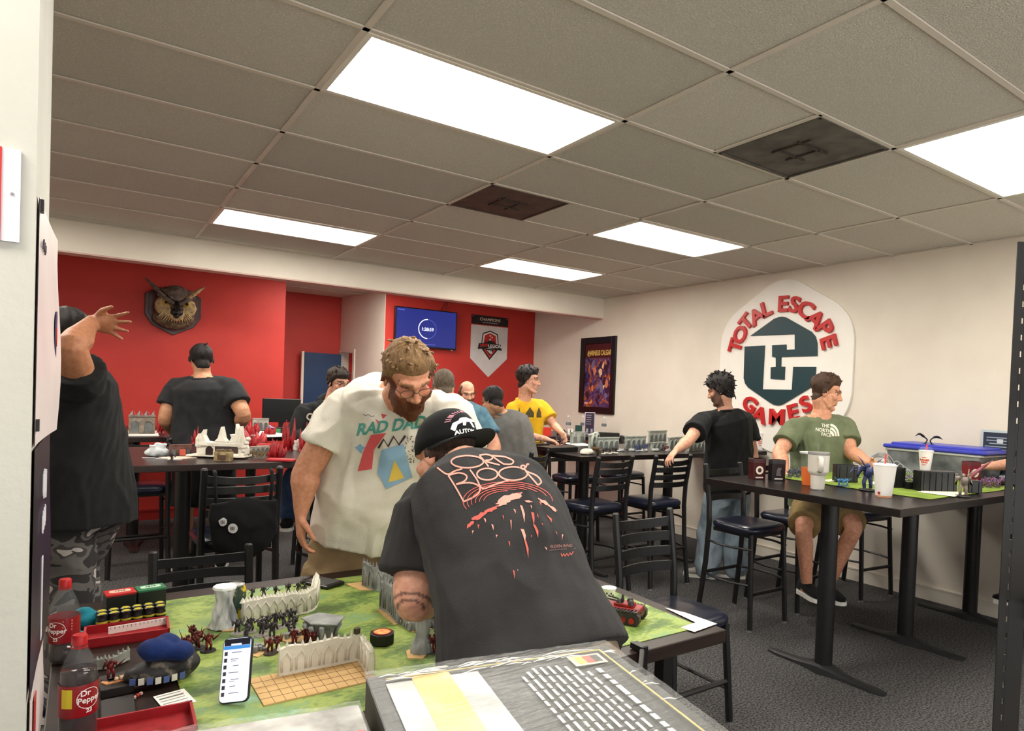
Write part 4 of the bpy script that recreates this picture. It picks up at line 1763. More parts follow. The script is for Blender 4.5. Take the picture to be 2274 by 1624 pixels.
t0 = 2.95
J = dict(pelvis=at(172, 1120, t0), chest=at(186, 965, t0), neck=at(165, 822, t0), head=at(146, 752, 2.98))
J['shL'] = at(178, 862, 2.80)
J['shR'] = at(150, 850, 3.12)
J['hipax'] = CF * .9 + CR * .2
J['elL'], J['wrL'] = at(160, 772, 2.66), at(203, 715, 2.86)
J['elR'], J['wrR'] = at(140, 1000, 3.15), at(120, 1100, 3.05)
J['headF'] = (-CR * .9 + CF * .3 - CU * .25, CU)
fl = ground(J['pelvis'])
J['knL'], J['knR'] = at(158, 1262, 2.93), at(168, 1258, 3.1)
J['anL'], J['anR'] = ground(at(150, 1400, 2.95), .09), ground(at(190, 1400, 3.1), .09)
root, body, bv = person(fl, 'person in black tee and grey camouflage trousers with one arm raised over the head', J, (178, 124, 92), 1.0, 1.16, .04, 1.3, .006, 0,
                        dict(hair=(24, 18, 16)), {'L': (CR * .95 - CU * .12, -CF, .12, .36, 1.08)})
shirt(root, J, M_btee, 1.2, .05, sleeve=.5, sr=.085, se=.095, seed=3, hem=-.13, arm=1.2, flare=.05)
trousers(root, J, camo(), 1.5, 1.12, r=(.115, .1, .085, .078, .075), seed=4)
shell(root, J, bv, 1.0, 'hair', hair_m((34, 24, 20)), hairline(), fade(.02, .01), 1)
for s in 'LR':
    shoe(root, J['an' + s], -CR, M_bshoe)

# --- 2: man with a hair bun, seen from behind
t0 = 5.4
J = dict(pelvis=at(455, 1003, t0), chest=at(455, 920, 5.42), neck=at(450, 838, t0), head=at(447, 800, 5.42))
J['shL'], J['shR'] = at(392, 862, 5.42), at(512, 862, 5.42)
J['elL'], J['elR'] = at(368, 928, 5.35), at(541, 922, 5.35)
J['wrL'], J['wrR'] = at(388, 968, 5.62), at(520, 966, 5.68)
J['headF'] = (V(-.05, 1, -.35), D)
fl = ground(J['pelvis'])
for s, x in (('L', -.12), ('R', .12)):
    J['kn' + s] = fl + V(x, .02, .5)
    J['an' + s] = fl + V(x * 1.15, -.03, .085)
root, body, bv = person(fl, 'person with a dark hair bun, black tee and shorts, back turned, by the red wall', J, SK2, 1.02, 1.28, .06, 1.35, .008, 0,
                        dict(hair=(22, 16, 14)), legs=True)
shirt(root, J, fabric('charcoal_cotton', (44, 44, 46), (34, 34, 36)), 1.28, .07, sleeve=.6, sr=.082, se=.086, seed=5, hem=-.16, arm=1.32, voxel=.01)
trousers(root, J, M_btee, .95, 1.22, r=(.12, .11, .11, .1, .1), seed=6, name='shorts', voxel=.011)
shell(root, J, bv, 1.02, 'hair', hair_m((28, 20, 18)), hairline(nape=-.1, side=-.03), fade(.012, .008), 2)
hb = J['head'] + J['headM'] @ V(.012, -.088, .075)
q = MB()
q.ball(hb, .026, 12, 8).tube([hb + V(0, -.01, .02), hb + V(.02, -.02, .045)], [.008, .002], 6)
q.build('hair_bun', hair_m((28, 20, 18)), root, smooth='all', world=True)
for s in 'LR':
    shoe(root, J['an' + s], (.2 if s == 'R' else -.25, 1), M_bshoe)
    MB().tube([J['an' + s] + V(0, 0, .0), J['an' + s] + V(0, 0, .09)], [.046, .052], 14).build('sock', M_btee, root, smooth='all', world=True)

# --- 3: man in black hoodie with glasses
J = dict(pelvis=at(728, 1046, 5.75), chest=at(735, 965, 5.72), neck=at(736, 893, 5.66), head=at(751, 851, 5.6))
J['shR'], J['shL'] = at(676, 915, 5.55), at(800, 908, 5.72)
J['elR'], J['wrR'] = at(656, 970, 5.42), at(702, 981, 5.3)
J['elL'], J['wrL'] = at(816, 978, 5.5), at(752, 988, 5.28)
J['headF'] = (-CF * .55 + CR * .75 - CU * .25, CU)
J['knR'], J['knL'] = at(652, 1058, 5.25), at(745, 1062, 5.2)
J['anR'], J['anL'] = at(640, 1150, 5.3), at(730, 1150, 5.3)
fl = ground(J['pelvis'])
root, body, bv = person(fl, 'person in a black hoodie and jeans with glasses, seated behind the white-ruin table', J, SK3, 1.0, 1.05, .02, 1, .0065, 0,
                        dict(hair=(40, 30, 24)), {'R': (CR * .9 - CU * .3, -CU, .6, .08), 'L': (-CR * .9 - CU * .3, -CU, .6, .08)})
shirt(root, J, fabric('black_fleece', (30, 31, 32), (22, 22, 24)), 1.15, .04, long=True, seed=7, name='hoodie', collar=False, voxel=.009, amp=.012, arm=1.05)
p_, d_ = spine(J, .97)
x_ = unit(J['shR'] - J['shL'])
y_ = d_.cross(x_)
q = MB()
q.tube([p_ + x_ * math.cos(2 * PI * i / 24) * .092 + y_ * (math.sin(2 * PI * i / 24) * .085) + d_ * (.02 - .03 * math.sin(2 * PI * i / 24)) for i in range(25)], .03, 10)
q.build('hood', fabric('black_fleece', (30, 31, 32)), root, smooth='all', world=True)
trousers(root, J, M_jean, 1.5, 1.02, seed=8, r=(.1, .088, .078, .068, .066))
shell(root, J, bv, 1.0, 'hair', hair_m((62, 46, 36), (30, 22, 18)), hairline(front=.052, temple=.03), fade(.02, .012), 3, tufts=.03, tdir=(.2, .6, -.3))
eyes(root, J, 1.0)
glasses(root, J, 1.0, flat((26, 22, 22), .3))
for s in 'LR':
    shoe(root, J['an' + s] + V(0, 0, .01), -CF + CR * .3, M_bshoe)
MB().lathe([(.018, 0), (.03, 0), (.03, .004), (.018, .004)], at(689, 926, 5.36), 16, -CF, cap=False).build('hoodie_print_ring', flat((190, 180, 160), .7), root, world=True)

# --- 4: bearded man in the white printed shirt
J = dict(pelvis=at(800, 1250, 3.0), chest=at(848, 1010, 2.90), neck=at(893, 870, 2.74), head=at(906, 838, 2.56))
J['shR'], J['shL'] = at(768, 900, 2.80), at(1004, 915, 2.72)
J['elR'], J['wrR'] = at(682, 1045, 2.76), at(668, 1140, 2.74)
J['elL'], J['wrL'] = at(1042, 1060, 2.68), at(990, 1200, 2.6)
J['hipax'] = -CR * .97 - CF * .2
J['headF'] = (-CF * .62 - CU * .60 + CR * .42, CU * .9 - CF * .3 + CR * .05)
fl = ground(J['pelvis'])
for s, x in (('R', -.13), ('L', .13)):
    J['kn' + s] = fl + CR * x * 1.1 + V(0, 0, .48)
    J['an' + s] = fl + CR * x * 1.2 + V(0, 0, .085)
J['hipR'] = J['pelvis'] - CR * .1 - D * .03
J['hipL'] = J['pelvis'] + CR * .1 - D * .03
root4, body, bv = person(fl, 'bearded person with sandy hair in a white RAD DAD shirt, looking down at the mat', J, (204, 146, 116), 1.08, 1.18, .04, 1.36, .0055, 0,
                         dict(hair=(120, 88, 56)), {'R': (-CU * .98 + CR * .0, CR * .8 + CF * .5, .45, .05, 1.15), 'L': (-CU * .8 - CR * .5, CF, .5, .06)}, legs=True)
M_wtee = fabric('white_cotton', (226, 221, 208), (214, 208, 195), nscale=9)
o4, sb4 = shirt(root4, J, M_wtee, 1.2, .05, sleeve=.62, sr=.08, se=.09, seed=9, hem=.1, arm=1.2, amp=.018, voxel=.0065, dec=0)
trousers(root4, J, fabric('khaki_twill', (176, 152, 116), (160, 136, 102)), .9, 1.22, r=(.125, .118, .115, .1, .1), seed=10, name='shorts', amp=.014)
HM4 = hair_m((158, 124, 84), (104, 76, 48))
shell(root4, J, bv, 1.08, 'hair', HM4, hairline(front=.062, temple=.045), fade(.02, .007), 4, tufts=.03, tlen=.03, tdir=(.1, .7, .0), freq=30)
shell(root4, J, bv, 1.08, 'beard', hair_m((112, 60, 36), (84, 42, 26)), beard_mask(-.025), lambda p, a, e: .012 + .01 * max(0, -p.z - .07) / .05, 5, freq=40, rclamp=.2)
glasses(root4, J, 1.08, flat((60, 44, 34), .3))
for s in 'LR':
    shoe(root4, J['an' + s], -CF, M_bshoe)


def pr4(geo, c, name, lift=.003):
    return decal_px(geo, sb4, flat(c, .8), name, o4, lift)


pr4(px_text('RAD DAD', (868, 947), (35, -4.4), (5, -37), bold=.03, shear=.12, spacing=.98), (74, 150, 136), 'print_lettering')
red4 = (206, 84, 88)
for pts in ([(846, 919), (859, 922), (850, 931)], [(833, 930), (846, 939), (840, 944)]):
    pr4(subdiv2(pts, [(0, 1, 2)], 6), red4, 'print_triangle')
pr4(subdiv2([(824, 966), (858, 962), (830, 1000), (826, 1042), (794, 1047), (806, 1005)], [(0, 1, 2, 3, 4, 5)], 8), red4, 'print_wedge')
pr4(subdiv2([(846, 1000), (896, 986), (916, 1060), (858, 1086), (838, 1050)], [(0, 1, 2, 3, 4)], 10), (132, 168, 196), 'print_panel', .0045)
pr4(subdiv2([(862, 1072), (898, 1062), (876, 1022)], [(0, 1, 2)], 10), (214, 184, 84), 'print_triangle', .006)
pr4(stroke([(840, 996), (852, 976), (862, 992), (874, 970), (886, 988), (900, 968)], 5), (58, 46, 58), 'print_zigzag', .005)
pr4(subdiv2([(788, 994), (796, 990), (800, 985), (805, 992), (812, 994), (804, 1000), (803, 1008), (796, 1002)], [tuple(range(8))], 6), (120, 160, 190), 'print_star')
rnd = random.Random(2)
vs_, fs_ = [], []
for k in range(80):
    cx_, cy_ = 900 + 36 * rnd.random(), 968 + 60 * rnd.random()
    r_ = .7 + .5 * rnd.random()
    b0 = len(vs_)
    vs_ += [(cx_ - r_, cy_ - r_), (cx_ + r_, cy_ - r_), (cx_ + r_, cy_ + r_), (cx_ - r_, cy_ + r_)]
    fs_.append((b0, b0 + 1, b0 + 2, b0 + 3))
o_ = pr4((vs_, fs_), (90, 70, 66), 'print_speckle')
if o_:
    o_['kind'] = 'stuff'
for pts in ([(806, 920), (812, 923), (818, 921), (824, 925), (832, 924)], [(922, 975), (926, 979), (930, 977), (934, 982)]):
    pr4(stroke(curve2(pts), 1.4), (110, 96, 88), 'print_squiggle')

# --- 5: man in the black back-print tee and cap, bending over the mat
J = dict(pelvis=at(1190, 1478, 1.46), chest=at(1120, 1230, 1.62), neck=at(1050, 1042, 1.86), head=at(990, 1016, 2.0))
J['shL'], J['shR'] = at(948, 1130, 1.77), at(1165, 1105, 1.93)
J['elL'], J['wrL'] = at(917, 1330, 1.68), at(1005, 1330, 1.92)
J['elR'], J['wrR'] = at(1110, 1250, 2.05), at(1060, 1300, 2.15)
J['hipax'] = CR * .95 + CF * .25
J['headF'] = (CF * .5 - CR * .78 - CU * .35, CU * .78 + CF * .35 - CR * .3)
fl = ground(J['pelvis'])
for s, x in (('L', -.12), ('R', .12)):
    J['hip' + s] = J['pelvis'] + unit(J['hipax']) * (.1 if s == 'R' else -.1) - D * .03
    J['kn' + s] = fl + CR * x + V(0, 0, .48) + CF * .03
    J['an' + s] = fl + CR * x * 1.2 + V(0, 0, .085)


def tattoo(co, loc, tint):
    el = np.array(J['elL'])
    d = co - el
    z = d @ np.array(CU)
    x = d @ np.array(CR)
    m = (np.abs(x) < .1) & (np.abs(z) < .09) & (d @ np.array(CF) < .02)
    for r in (.034, .052):
        q = np.sqrt(x ** 2 + ((z + .02) * 1.1) ** 2)
        tint(m * (np.abs(q - r) < .0034) * (z > -.02), (70, 56, 56), .8)


root5, body, bv = person(fl, 'person in a black LORD OF BLOOD back-print tee and backward cap, bending over the mat', J, (216, 164, 140), .98, .98, .02, 1.2, .0055, 0,
                         dict(hair=(40, 28, 22)), {'L': (CF * .7 + CR * .5 - CU * .4, -CU, .5, .1), 'R': (CF * .8 - CU * .4, -CU, .5, .1)}, paint=[tattoo])
M_fade = fabric('faded_black_cotton', (44, 43, 44), (34, 33, 34), nscale=7)
o5, sb5 = shirt(root5, J, M_fade, 1.0, .02, sleeve=.74, sr=.09, se=.1, seed=11, hem=.0, arm=1.05, amp=.013, voxel=.0055, dec=0, flare=.08)
trousers(root5, J, fabric('tan_canvas', (158, 140, 116)), 1.5, .98, seed=12)
shell(root5, J, bv, .98, 'hair', hair_m((74, 54, 42)), hairline(nape=-.04), fade(.004, .002), 5)
for s in 'LR':
    shoe(root5, J['an' + s], CF, M_bshoe)
# cap worn backward
H, hp = J['headM'], J['head']
L5 = lambda x, y, z: hp + H @ V(x, y, z) * .98
cp = MB()
rg = []
for k in range(10):
    a = k / 9 * PI / 2
    r = math.cos(a) ** .75
    z = .025 + .115 * math.sin(a) ** .9
    rg.append([L5(.089 * r * math.cos(2 * PI * i / 32), -.012 + .109 * r * math.sin(2 * PI * i / 32), z + (.012 * r * -math.sin(2 * PI * i / 32) if k > 1 else 0)) for i in range(32)])
cp.rings(rg)
capo = cp.build('cap', fabric('cap_black', (17, 17, 18), bump=.2), root5, smooth='all', world=True)
bvc = BVHTree.FromPolygons([tuple(v) for v in cp.v], cp.f)
br = MB()
n = 18
top, bot = [], []
for i in range(n + 1):
    a = PI * i / n
    x = .083 * math.cos(a)
    yi = -.012 - .098 * math.sin(a)
    yo = yi - .082 * math.sin(a) ** .55
    droop = -.012 * math.cos(a) ** 2
    top += [L5(x, yi + .004, .03 + droop * .3), L5(x * 1.04, yo, .026 + droop)]
    bot += [L5(x, yi + .004, .026 + droop * .3), L5(x * 1.04, yo, .022 + droop)]
k = len(top)
fs = []
for i in range(n):
    fs += [(2 * i, 2 * i + 1, 2 * i + 3, 2 * i + 2), (k + 2 * i, k + 2 * i + 2, k + 2 * i + 3, k + 2 * i + 1), (2 * i + 1, k + 2 * i + 1, k + 2 * i + 3, 2 * i + 3), (2 * i, 2 * i + 2, k + 2 * i + 2, k + 2 * i)]
br.add(top + bot, fs)
br.build('cap_brim', fabric('cap_black', (17, 17, 18)), capo, smooth=True, world=True)
# print on the cap back panel (above the brim)
co_ = L5(0, -.15, .088)
cu_, cv_ = H @ V(1, 0, 0), H @ V(0, .25, .97)
wht, pnk = flat((232, 230, 230), .7), flat((206, 140, 156), .7)
rifle = [(-.058, -.02), (-.05, -.004), (-.035, .0), (-.028, .008), (-.005, .01), (.005, .006), (.04, .012), (.058, .016), (.058, .011), (.03, .002), (.012, -.004), (.02, -.02), (.01, -.022), (.0, -.006), (-.012, -.006), (-.018, -.018), (-.026, -.017), (-.024, -.007), (-.04, -.012), (-.05, -.03)]
bm = bmesh.new()
bm.faces.new([bm.verts.new((x, y, 0)) for x, y in rifle])
bmesh.ops.triangulate(bm, faces=bm.faces)
bm.verts.index_update()
geo = ([(v.co.x, v.co.y) for v in bm.verts], [tuple(v.index for v in f.verts) for f in bm.faces])
bm.free()
decal(subdiv2(*geo, .006), co_, cu_, cv_, bvc, wht, 'cap_rifle_print', capo, .0012, .1)
decal(text_geo('AUTOMATIC', .018, bold=.0006, sub=.005), co_ + cv_ * -.036, cu_, cv_, bvc, wht, 'cap_lettering', capo, .0012, .1)
vs_, fs_ = [], []
for i in range(24):
    a = PI * (.9 - .55 * i / 23)
    b0 = len(vs_)
    for r, da in ((.052, 0), (.052, -.05), (.064, -.05), (.064, 0)):
        vs_.append((r * math.cos(a + da) * 1.05, r * math.sin(a + da) * .75 - .008))
    if i % 2 == 0 or i % 5 == 0:
        fs_.append((b0, b0 + 1, b0 + 2, b0 + 3))
decal((vs_, fs_), co_, cu_, cv_, bvc, pnk, 'cap_arc_print', capo, .0012, .1)
vs_, fs_ = [], []
for i in range(12):
    a = PI * (.33 - .2 * i / 11)
    vs_ += [(.056 * math.cos(a) * 1.05, .056 * math.sin(a) * .75 - .008), (.061 * math.cos(a) * 1.05, .061 * math.sin(a) * .75 - .008)]
    if i:
        fs_.append((2 * i - 2, 2 * i, 2 * i + 1, 2 * i - 1))
decal((vs_, fs_), co_, cu_, cv_, bvc, wht, 'cap_arc_line', capo, .0012, .1)
# back print
ink, ink2 = flat((206, 140, 126), .85), flat((178, 84, 74), .85)


def bpx(pts):
    return [(860 + x / 2.9533, 880 + y / 2.9533) for x, y in pts]


def b5(geo, m, name, lift=.0022):
    return decal_px(geo, sb5, m, name, o5, lift)


for pts, smooth_ in (([(310, 455), (390, 512), (440, 492), (492, 476)], 0), (ell(525, 430, 106, 40), 0), ([(604, 388), (640, 430), (664, 462)], 0), ([(604, 388), (650, 382), (690, 396), (680, 416), (640, 424), (690, 440), (738, 452)], 1),
                     ([(686, 390), (724, 420), (764, 446)], 0), ([(686, 390), (770, 398), (826, 424), (812, 446), (764, 446)], 1), ([(400, 520), (450, 600), (500, 690)], 0), ([(400, 520), (470, 503), (520, 522), (508, 556), (452, 578)], 1),
                     ([(452, 578), (540, 568), (604, 592), (600, 634), (555, 668), (500, 692)], 1), ([(542, 482), (584, 540), (626, 606), (710, 578), (802, 550)], 0), (ell(656, 512, 68, 38), 0), (ell(826, 508, 94, 44), 0),
                     ([(908, 492), (950, 540), (988, 584)], 0), ([(908, 492), (980, 522), (1010, 562), (988, 584)], 1), (ell(890, 466, 14, 12), 0), ([(908, 470), (918, 446), (930, 448)], 0)):
    p = bpx(pts)
    if smooth_:
        p = curve2(p, 4)
    elif len(p) < 9:
        p = curve2(p, 4)
    b5(stroke(p, 3.4), ink, 'print_letter')
rnd = random.Random(12)
for k in range(6):
    r = 150 + 26 * k
    b5(stroke(bpx(ell(790, 690, r * 1.05, r * .46, PI * (1.02 - .03 * k), PI * (1.5 + .1 * k), 22)), 1.6), ink2, 'print_ripple')


def blobpx(cx, cy, rx, ry, rot=0, n=16, jag=.45):
    P = []
    for i in range(n):
        a = 2 * PI * i / n
        k = 1 + jag * rnd.uniform(-1, .5)
        x, y = rx * k * math.cos(a), ry * k * math.sin(a)
        P.append((cx + x * math.cos(rot) - y * math.sin(rot), cy + x * math.sin(rot) + y * math.cos(rot)))
    return subdiv2(bpx(P), [tuple(range(n))], 8)


for cx_, cy_, rx, ry, ro in ((805, 668, 85, 30, -.3), (760, 700, 50, 18, -.3), (680, 745, 60, 15, -.4), (600, 790, 60, 18, -.5), (545, 840, 40, 14, -.8), (1030, 695, 45, 12, .5), (1085, 735, 35, 10, .6), (925, 690, 25, 8, .2)):
    b5(blobpx(cx_, cy_, rx, ry, ro), ink2 if cx_ < 700 else ink, 'print_splash', .0026)
for cx_, y0, y1, w2, dx in ((880, 715, 830, 9, 18), (812, 810, 880, 5, 0), (888, 870, 960, 14, 14), (905, 940, 1062, 8, 18), (945, 715, 740, 6, 0), (955, 760, 850, 12, 5), (965, 840, 930, 10, 22), (800, 950, 988, 6, 2), (830, 1140, 1202, 6, 4), (856, 1135, 1150, 3, 0), (1152, 905, 946, 6, -6), (1106, 885, 908, 4, 6),
                           (1050, 780, 830, 6, 26), (720, 908, 930, 8, -6), (1038, 988, 1012, 6, 6), (690, 840, 880, 8, 4), (600, 840, 872, 9, -4), (565, 880, 905, 8, -8), (640, 800, 830, 8, 4), (1000, 690, 720, 5, 8), (985, 770, 800, 4, 4), (1015, 830, 850, 4, 4), (945, 910, 930, 4, 2), (760, 780, 810, 6, 2), (835, 740, 770, 7, 4)):
    b5((bpx([(cx_ - w2, y0), (cx_ + w2 * .6, y0 + 4), (cx_ + w2 * .5 + dx, (y0 + y1) / 2), (cx_ + dx + 2, y1), (cx_ - w2 * .4 + dx * .6, (y0 + y1) / 2)]), [(0, 1, 2, 3, 4)]), ink if rnd.random() < .6 else ink2, 'print_drip', .003)
b5(px_text('ELDEN RING', bpx([(1142, 984)])[0], (8.6, -.5), (.4, -9), sub=.4), flat((150, 104, 96), .85), 'print_caption')
b5(stroke(bpx([(1062, 1012), (1150, 1004), (1238, 998)]), 1), flat((120, 84, 78), .85), 'print_rule')
b5(stroke(curve2(bpx([(1140, 1030), (1146, 1052), (1158, 1034), (1166, 1052), (1178, 1030), (1186, 1050), (1200, 1026), (1206, 1044), (1220, 1018)]), 2), 1.6), ink2, 'print_signature')

# --- 6: man in the heathered blue tee
J = dict(pelvis=at(1030, 1060, 5.2), chest=at(1022, 975, 5.2), neck=at(1000, 897, 5.15), head=at(985, 857, 5.1))
J['shL'], J['shR'] = at(940, 918, 5.2), at(1066, 922, 5.2)
J['elL'], J['elR'] = at(930, 1000, 5.15), at(1098, 992, 5.1)
J['wrL'], J['wrR'] = at(950, 1050, 5.0), at(1075, 1045, 4.95)
J['headF'] = (CF * .85 - CR * .35 - CU * .15, CU)
fl = ground(J['pelvis'])
for s, x in (('L', -.12), ('R', .12)):
    J['kn' + s], J['an' + s] = fl + CR * x + V(0, 0, .48), fl + CR * x * 1.1 + V(0, 0, .085)
root, body, bv = person(fl, 'grey-haired person in a mottled blue tee, seen from behind, past the white shirt', J, SK1, 1.0, 1.2, .05, 1.25, .007, 0, dict(hair=(110, 96, 80)))
shirt(root, J, mat('fabric_heather_blue', (104, 140, 156), .9, spec=.15, col2=(74, 108, 126), nscale=16, ndetail=8, bump=.3, bscale=300), 1.24, .06, sleeve=.66, sr=.08, se=.09, seed=13, hem=-.14, arm=1.08, voxel=.009, dec=0)
trousers(root, J, M_jean, 1.5, 1.12, seed=14)
shell(root, J, bv, 1.0, 'hair', hair_m((128, 112, 94), (84, 72, 60)), hairline(nape=-.075), fade(.009, .005), 6)
for s in 'LR':
    shoe(root, J['an' + s], CF, M_bshoe)

# --- 7: bald bearded man, seated
J = dict(pelvis=at(1040, 1022, 6.9), chest=at(1038, 965, 6.9), neck=at(1033, 904, 6.82), head=at(1037, 874, 6.76))
J['shR'], J['shL'] = at(1002, 920, 6.8), at(1068, 918, 6.8)
J['elR'], J['elL'] = at(995, 975, 6.7), at(1078, 972, 6.7)
J['wrR'], J['wrL'] = at(1020, 990, 6.45), at(1055, 990, 6.45)
J['headF'] = (-CF * .85 + CR * .35 - CU * .3, CU)
J['hipax'] = -CR
fl = ground(J['pelvis'])
for s, x in (('R', -.12), ('L', .12)):
    J['kn' + s] = J['pelvis'] + CR * x - CF * .42 - D * .02
    J['an' + s] = J['pelvis'] + CR * x - CF * .4 - D * .5
root, body, bv = person(fl, 'balding person with a brown beard in a pale tee, seated below the champions pennant', J, SK3, 1.0, 1.0, .02, 1.0, .007, 0, dict(hair=(120, 84, 58)))
shirt(root, J, fabric('pale_grey_cotton', (206, 200, 192)), 1.05, .03, seed=15, hem=-.1, voxel=.01, dec=0)
trousers(root, J, M_jean, 1.5, 1.0, seed=16, voxel=.011)
shell(root, J, bv, 1.0, 'hair', hair_m((132, 92, 62)), lambda p, a, e: min(hairline(front=.2, temple=.06)(p, a, e), max(-1, min(1, (.085 - p.z) / .012))), fade(.007, .006), 7)
shell(root, J, bv, 1.0, 'beard', hair_m((120, 70, 44)), beard_mask(-.03), lambda p, a, e: .01, 8, rclamp=.2)
eyes(root, J, 1.0)
for s in 'LR':
    shoe(root, J['an' + s], -CF, M_bshoe)

# --- 8: man in grey shirt, back turned
J = dict(pelvis=at(1136, 1072, 5.45), chest=at(1132, 995, 5.42), neck=at(1108, 917, 5.36), head=at(1094, 892, 5.3))
J['shL'], J['shR'] = at(1080, 932, 5.36), at(1152, 942, 5.46)
J['elL'], J['elR'] = at(1078, 968, 5.2), at(1162, 1010, 5.42)
J['wrL'], J['wrR'] = at(1066, 945, 5.4), at(1150, 1030, 5.3)
J['headF'] = (CF * .5 - CR * .65 - CU * .4, CU + CF * .2)
J['hipax'] = CR * .9 + CF * .3
fl = ground(J['pelvis'])
for s, x in (('L', -.12), ('R', .12)):
    J['kn' + s] = J['pelvis'] + CR * x - CR * .3 + CF * .25 - D * .05
    J['an' + s] = J['kn' + s] - D * .46
root, body, bv = person(fl, 'dark-haired person in a grey shirt, seated with back turned, beside the yellow tee', J, SK2, .95, 1.05, .03, 1.0, .007, 0, dict(hair=(30, 22, 20)))
shirt(root, J, fabric('grey_cotton', (118, 116, 112), (104, 102, 99)), 1.12, .04, sleeve=.6, seed=17, hem=-.1, voxel=.01, dec=0)
trousers(root, J, M_btee, 1.5, 1.0, seed=18, voxel=.011)
shell(root, J, bv, .95, 'hair', hair_m((34, 26, 22)), hairline(), fade(.014, .008), 9)
for s in 'LR':
    shoe(root, J['an' + s], CF, M_bshoe)

# --- 9: man in the yellow tee
J = dict(pelvis=at(1168, 1022, 6.45), chest=at(1166, 950, 6.42), neck=at(1163, 886, 6.35), head=at(1173, 845, 6.3))
J['shR'], J['shL'] = at(1139, 908, 6.25), at(1199, 902, 6.5)
J['elR'], J['wrR'] = at(1143, 962, 6.1), at(1214, 976, 6.05)
J['elL'], J['wrL'] = at(1230, 944, 6.4), at(1249, 963, 6.2)
J['headF'] = (CR * .96 - CF * .05 - CU * .12, CU)
J['hipax'] = -CR * .7 + CF * .6
fl = ground(J['pelvis'])
for s, x in (('R', -.1), ('L', .1)):
    J['kn' + s], J['an' + s] = fl + CR * x + V(0, 0, .48), fl + CR * x * 1.1 + V(0, 0, .085)
root, body, bv = person(fl, 'dark-haired person in a yellow tee arranging miniatures at the arched-ruin table', J, SK3, 1.02, .92, 0, .95, .006, 0, dict(hair=(38, 28, 24)),
                        {'R': (CR * .9 - CU * .25 - CF * .2, -CU + CR * -.2, .7, .12), 'L': (CR * .25 - CU * .75 - CF * .5, -CR * .6 - CF * .5, .7, .12)})
oy, sby = shirt(root, J, fabric('yellow_cotton', (224, 176, 36), (208, 160, 28)), 1.0, 0, sleeve=.7, sr=.08, se=.096, seed=19, hem=-.2, arm=1.0, voxel=.008, dec=0, flare=.05)
for cx_, w2 in ((1153, 3), (1177, 9), (1197, 5)):
    o_ = decal_px(subdiv2([(cx_ - w2, 927), (cx_ - w2, 917), (cx_ - w2 * .5, 911), (cx_, 904), (cx_ + w2 * .5, 911), (cx_ + w2, 917), (cx_ + w2, 927)], [tuple(range(7))], 4), sby, flat((72, 62, 30), .8), 'print_figure', oy, .006)
trousers(root, J, M_btee, 1.5, .95, seed=20, voxel=.011)
shell(root, J, bv, 1.02, 'hair', hair_m((44, 32, 28), (24, 18, 16)), hairline(front=.06, temple=.05), fade(.026, .011), 10, tufts=.05, tlen=.02)
eyes(root, J, 1.02)
for s in 'LR':
    shoe(root, J['an' + s], -CF, M_bshoe)

# --- 10: man in black tee and baggy light jeans, hand on a stool
J = dict(pelvis=at(1618, 1075, 5.6), chest=at(1622, 985, 5.55), neck=at(1612, 912, 5.52), head=at(1600, 868, 5.5))
J['shL'], J['shR'] = at(1560, 935, 5.42), at(1655, 934, 5.7)
J['elL'], J['wrL'] = at(1530, 978, 5.22), at(1502, 1000, 5.05)
J['elR'], J['wrR'] = at(1672, 1010, 5.65), at(1668, 1065, 5.5)
J['headF'] = (-CR * .85 + CF * .45 - CU * .28, CU)
J['hipax'] = CR * .8 + CF * .5
fl = ground(J['pelvis'])
for s, x, y_ in (('L', 1566, 1284), ('R', 1632, 1284)):
    J['an' + s] = ground(onz(x, y_, .0), .09)
    J['kn' + s] = J['pelvis'].lerp(J['an' + s], .52) + (CR * -.04 if s == 'L' else CR * .02)
root, body, bv = person(fl, 'person with messy dark hair in black tee and baggy pale jeans, hand on a stool', J, SK3, 1.0, 1.08, .03, 1.1, .006, 0, dict(hair=(30, 24, 22), stubble=(60, 44, 36)),
                        {'L': (-CR * .6 - CF * .5 - CU * .55, -CU * .8 + CR * .3, .45, .14)})
shirt(root, J, M_btee, 1.14, .03, sleeve=.62, sr=.085, se=.1, seed=21, hem=-.1, arm=1.08, voxel=.008, dec=0, amp=.012)
trousers(root, J, M_ljean, 1.5, 1.05, r=(.112, .1, .096, .098, .1), seed=22, amp=.024, name='jeans', voxel=.008)
shell(root, J, bv, 1.0, 'hair', hair_m((36, 28, 26), (20, 15, 14)), hairline(front=.045, temple=.02, side=-.03, nape=-.085), fade(.034, .026), 11, tufts=.08, tlen=.035, tdir=(0, .2, -.3))
for s in 'LR':
    shoe(root, J['an' + s], -CR * .6 + CF * .2, flat((150, 146, 140), .7), (220, 216, 206))

# --- 11: man in the green tee, seated
J = dict(pelvis=at(1815, 1112, 5.0), chest=at(1820, 1015, 5.0), neck=at(1822, 922, 4.95), head=at(1834, 872, 4.92))
J['shR'], J['shL'] = at(1766, 950, 4.9), at(1876, 945, 5.0)
J['elR'], J['wrR'] = at(1731, 1005, 4.78), at(1744, 1058, 4.55)
J['elL'], J['wrL'] = at(1888, 1003, 4.85), at(1932, 1030, 4.55)
J['headF'] = (CR * .88 - CF * .3 - CU * .28, CU + CR * .1)
J['hipax'] = -CR * .85 - CF * .5
fl = ground(J['pelvis'])
J['knR'], J['knL'] = at(1785, 1172, 4.62), at(1896, 1168, 4.55)
J['anR'], J['anL'] = at(1792, 1300, 4.68), at(1838, 1305, 4.75)
root, body, bv = person(fl, 'smiling short-haired person in a green tee and khaki shorts, seated by the logo wall', J, (210, 154, 124), 1.04, 1.16, .04, 1.2, .006, 0, dict(hair=(74, 52, 38)), legs=True)
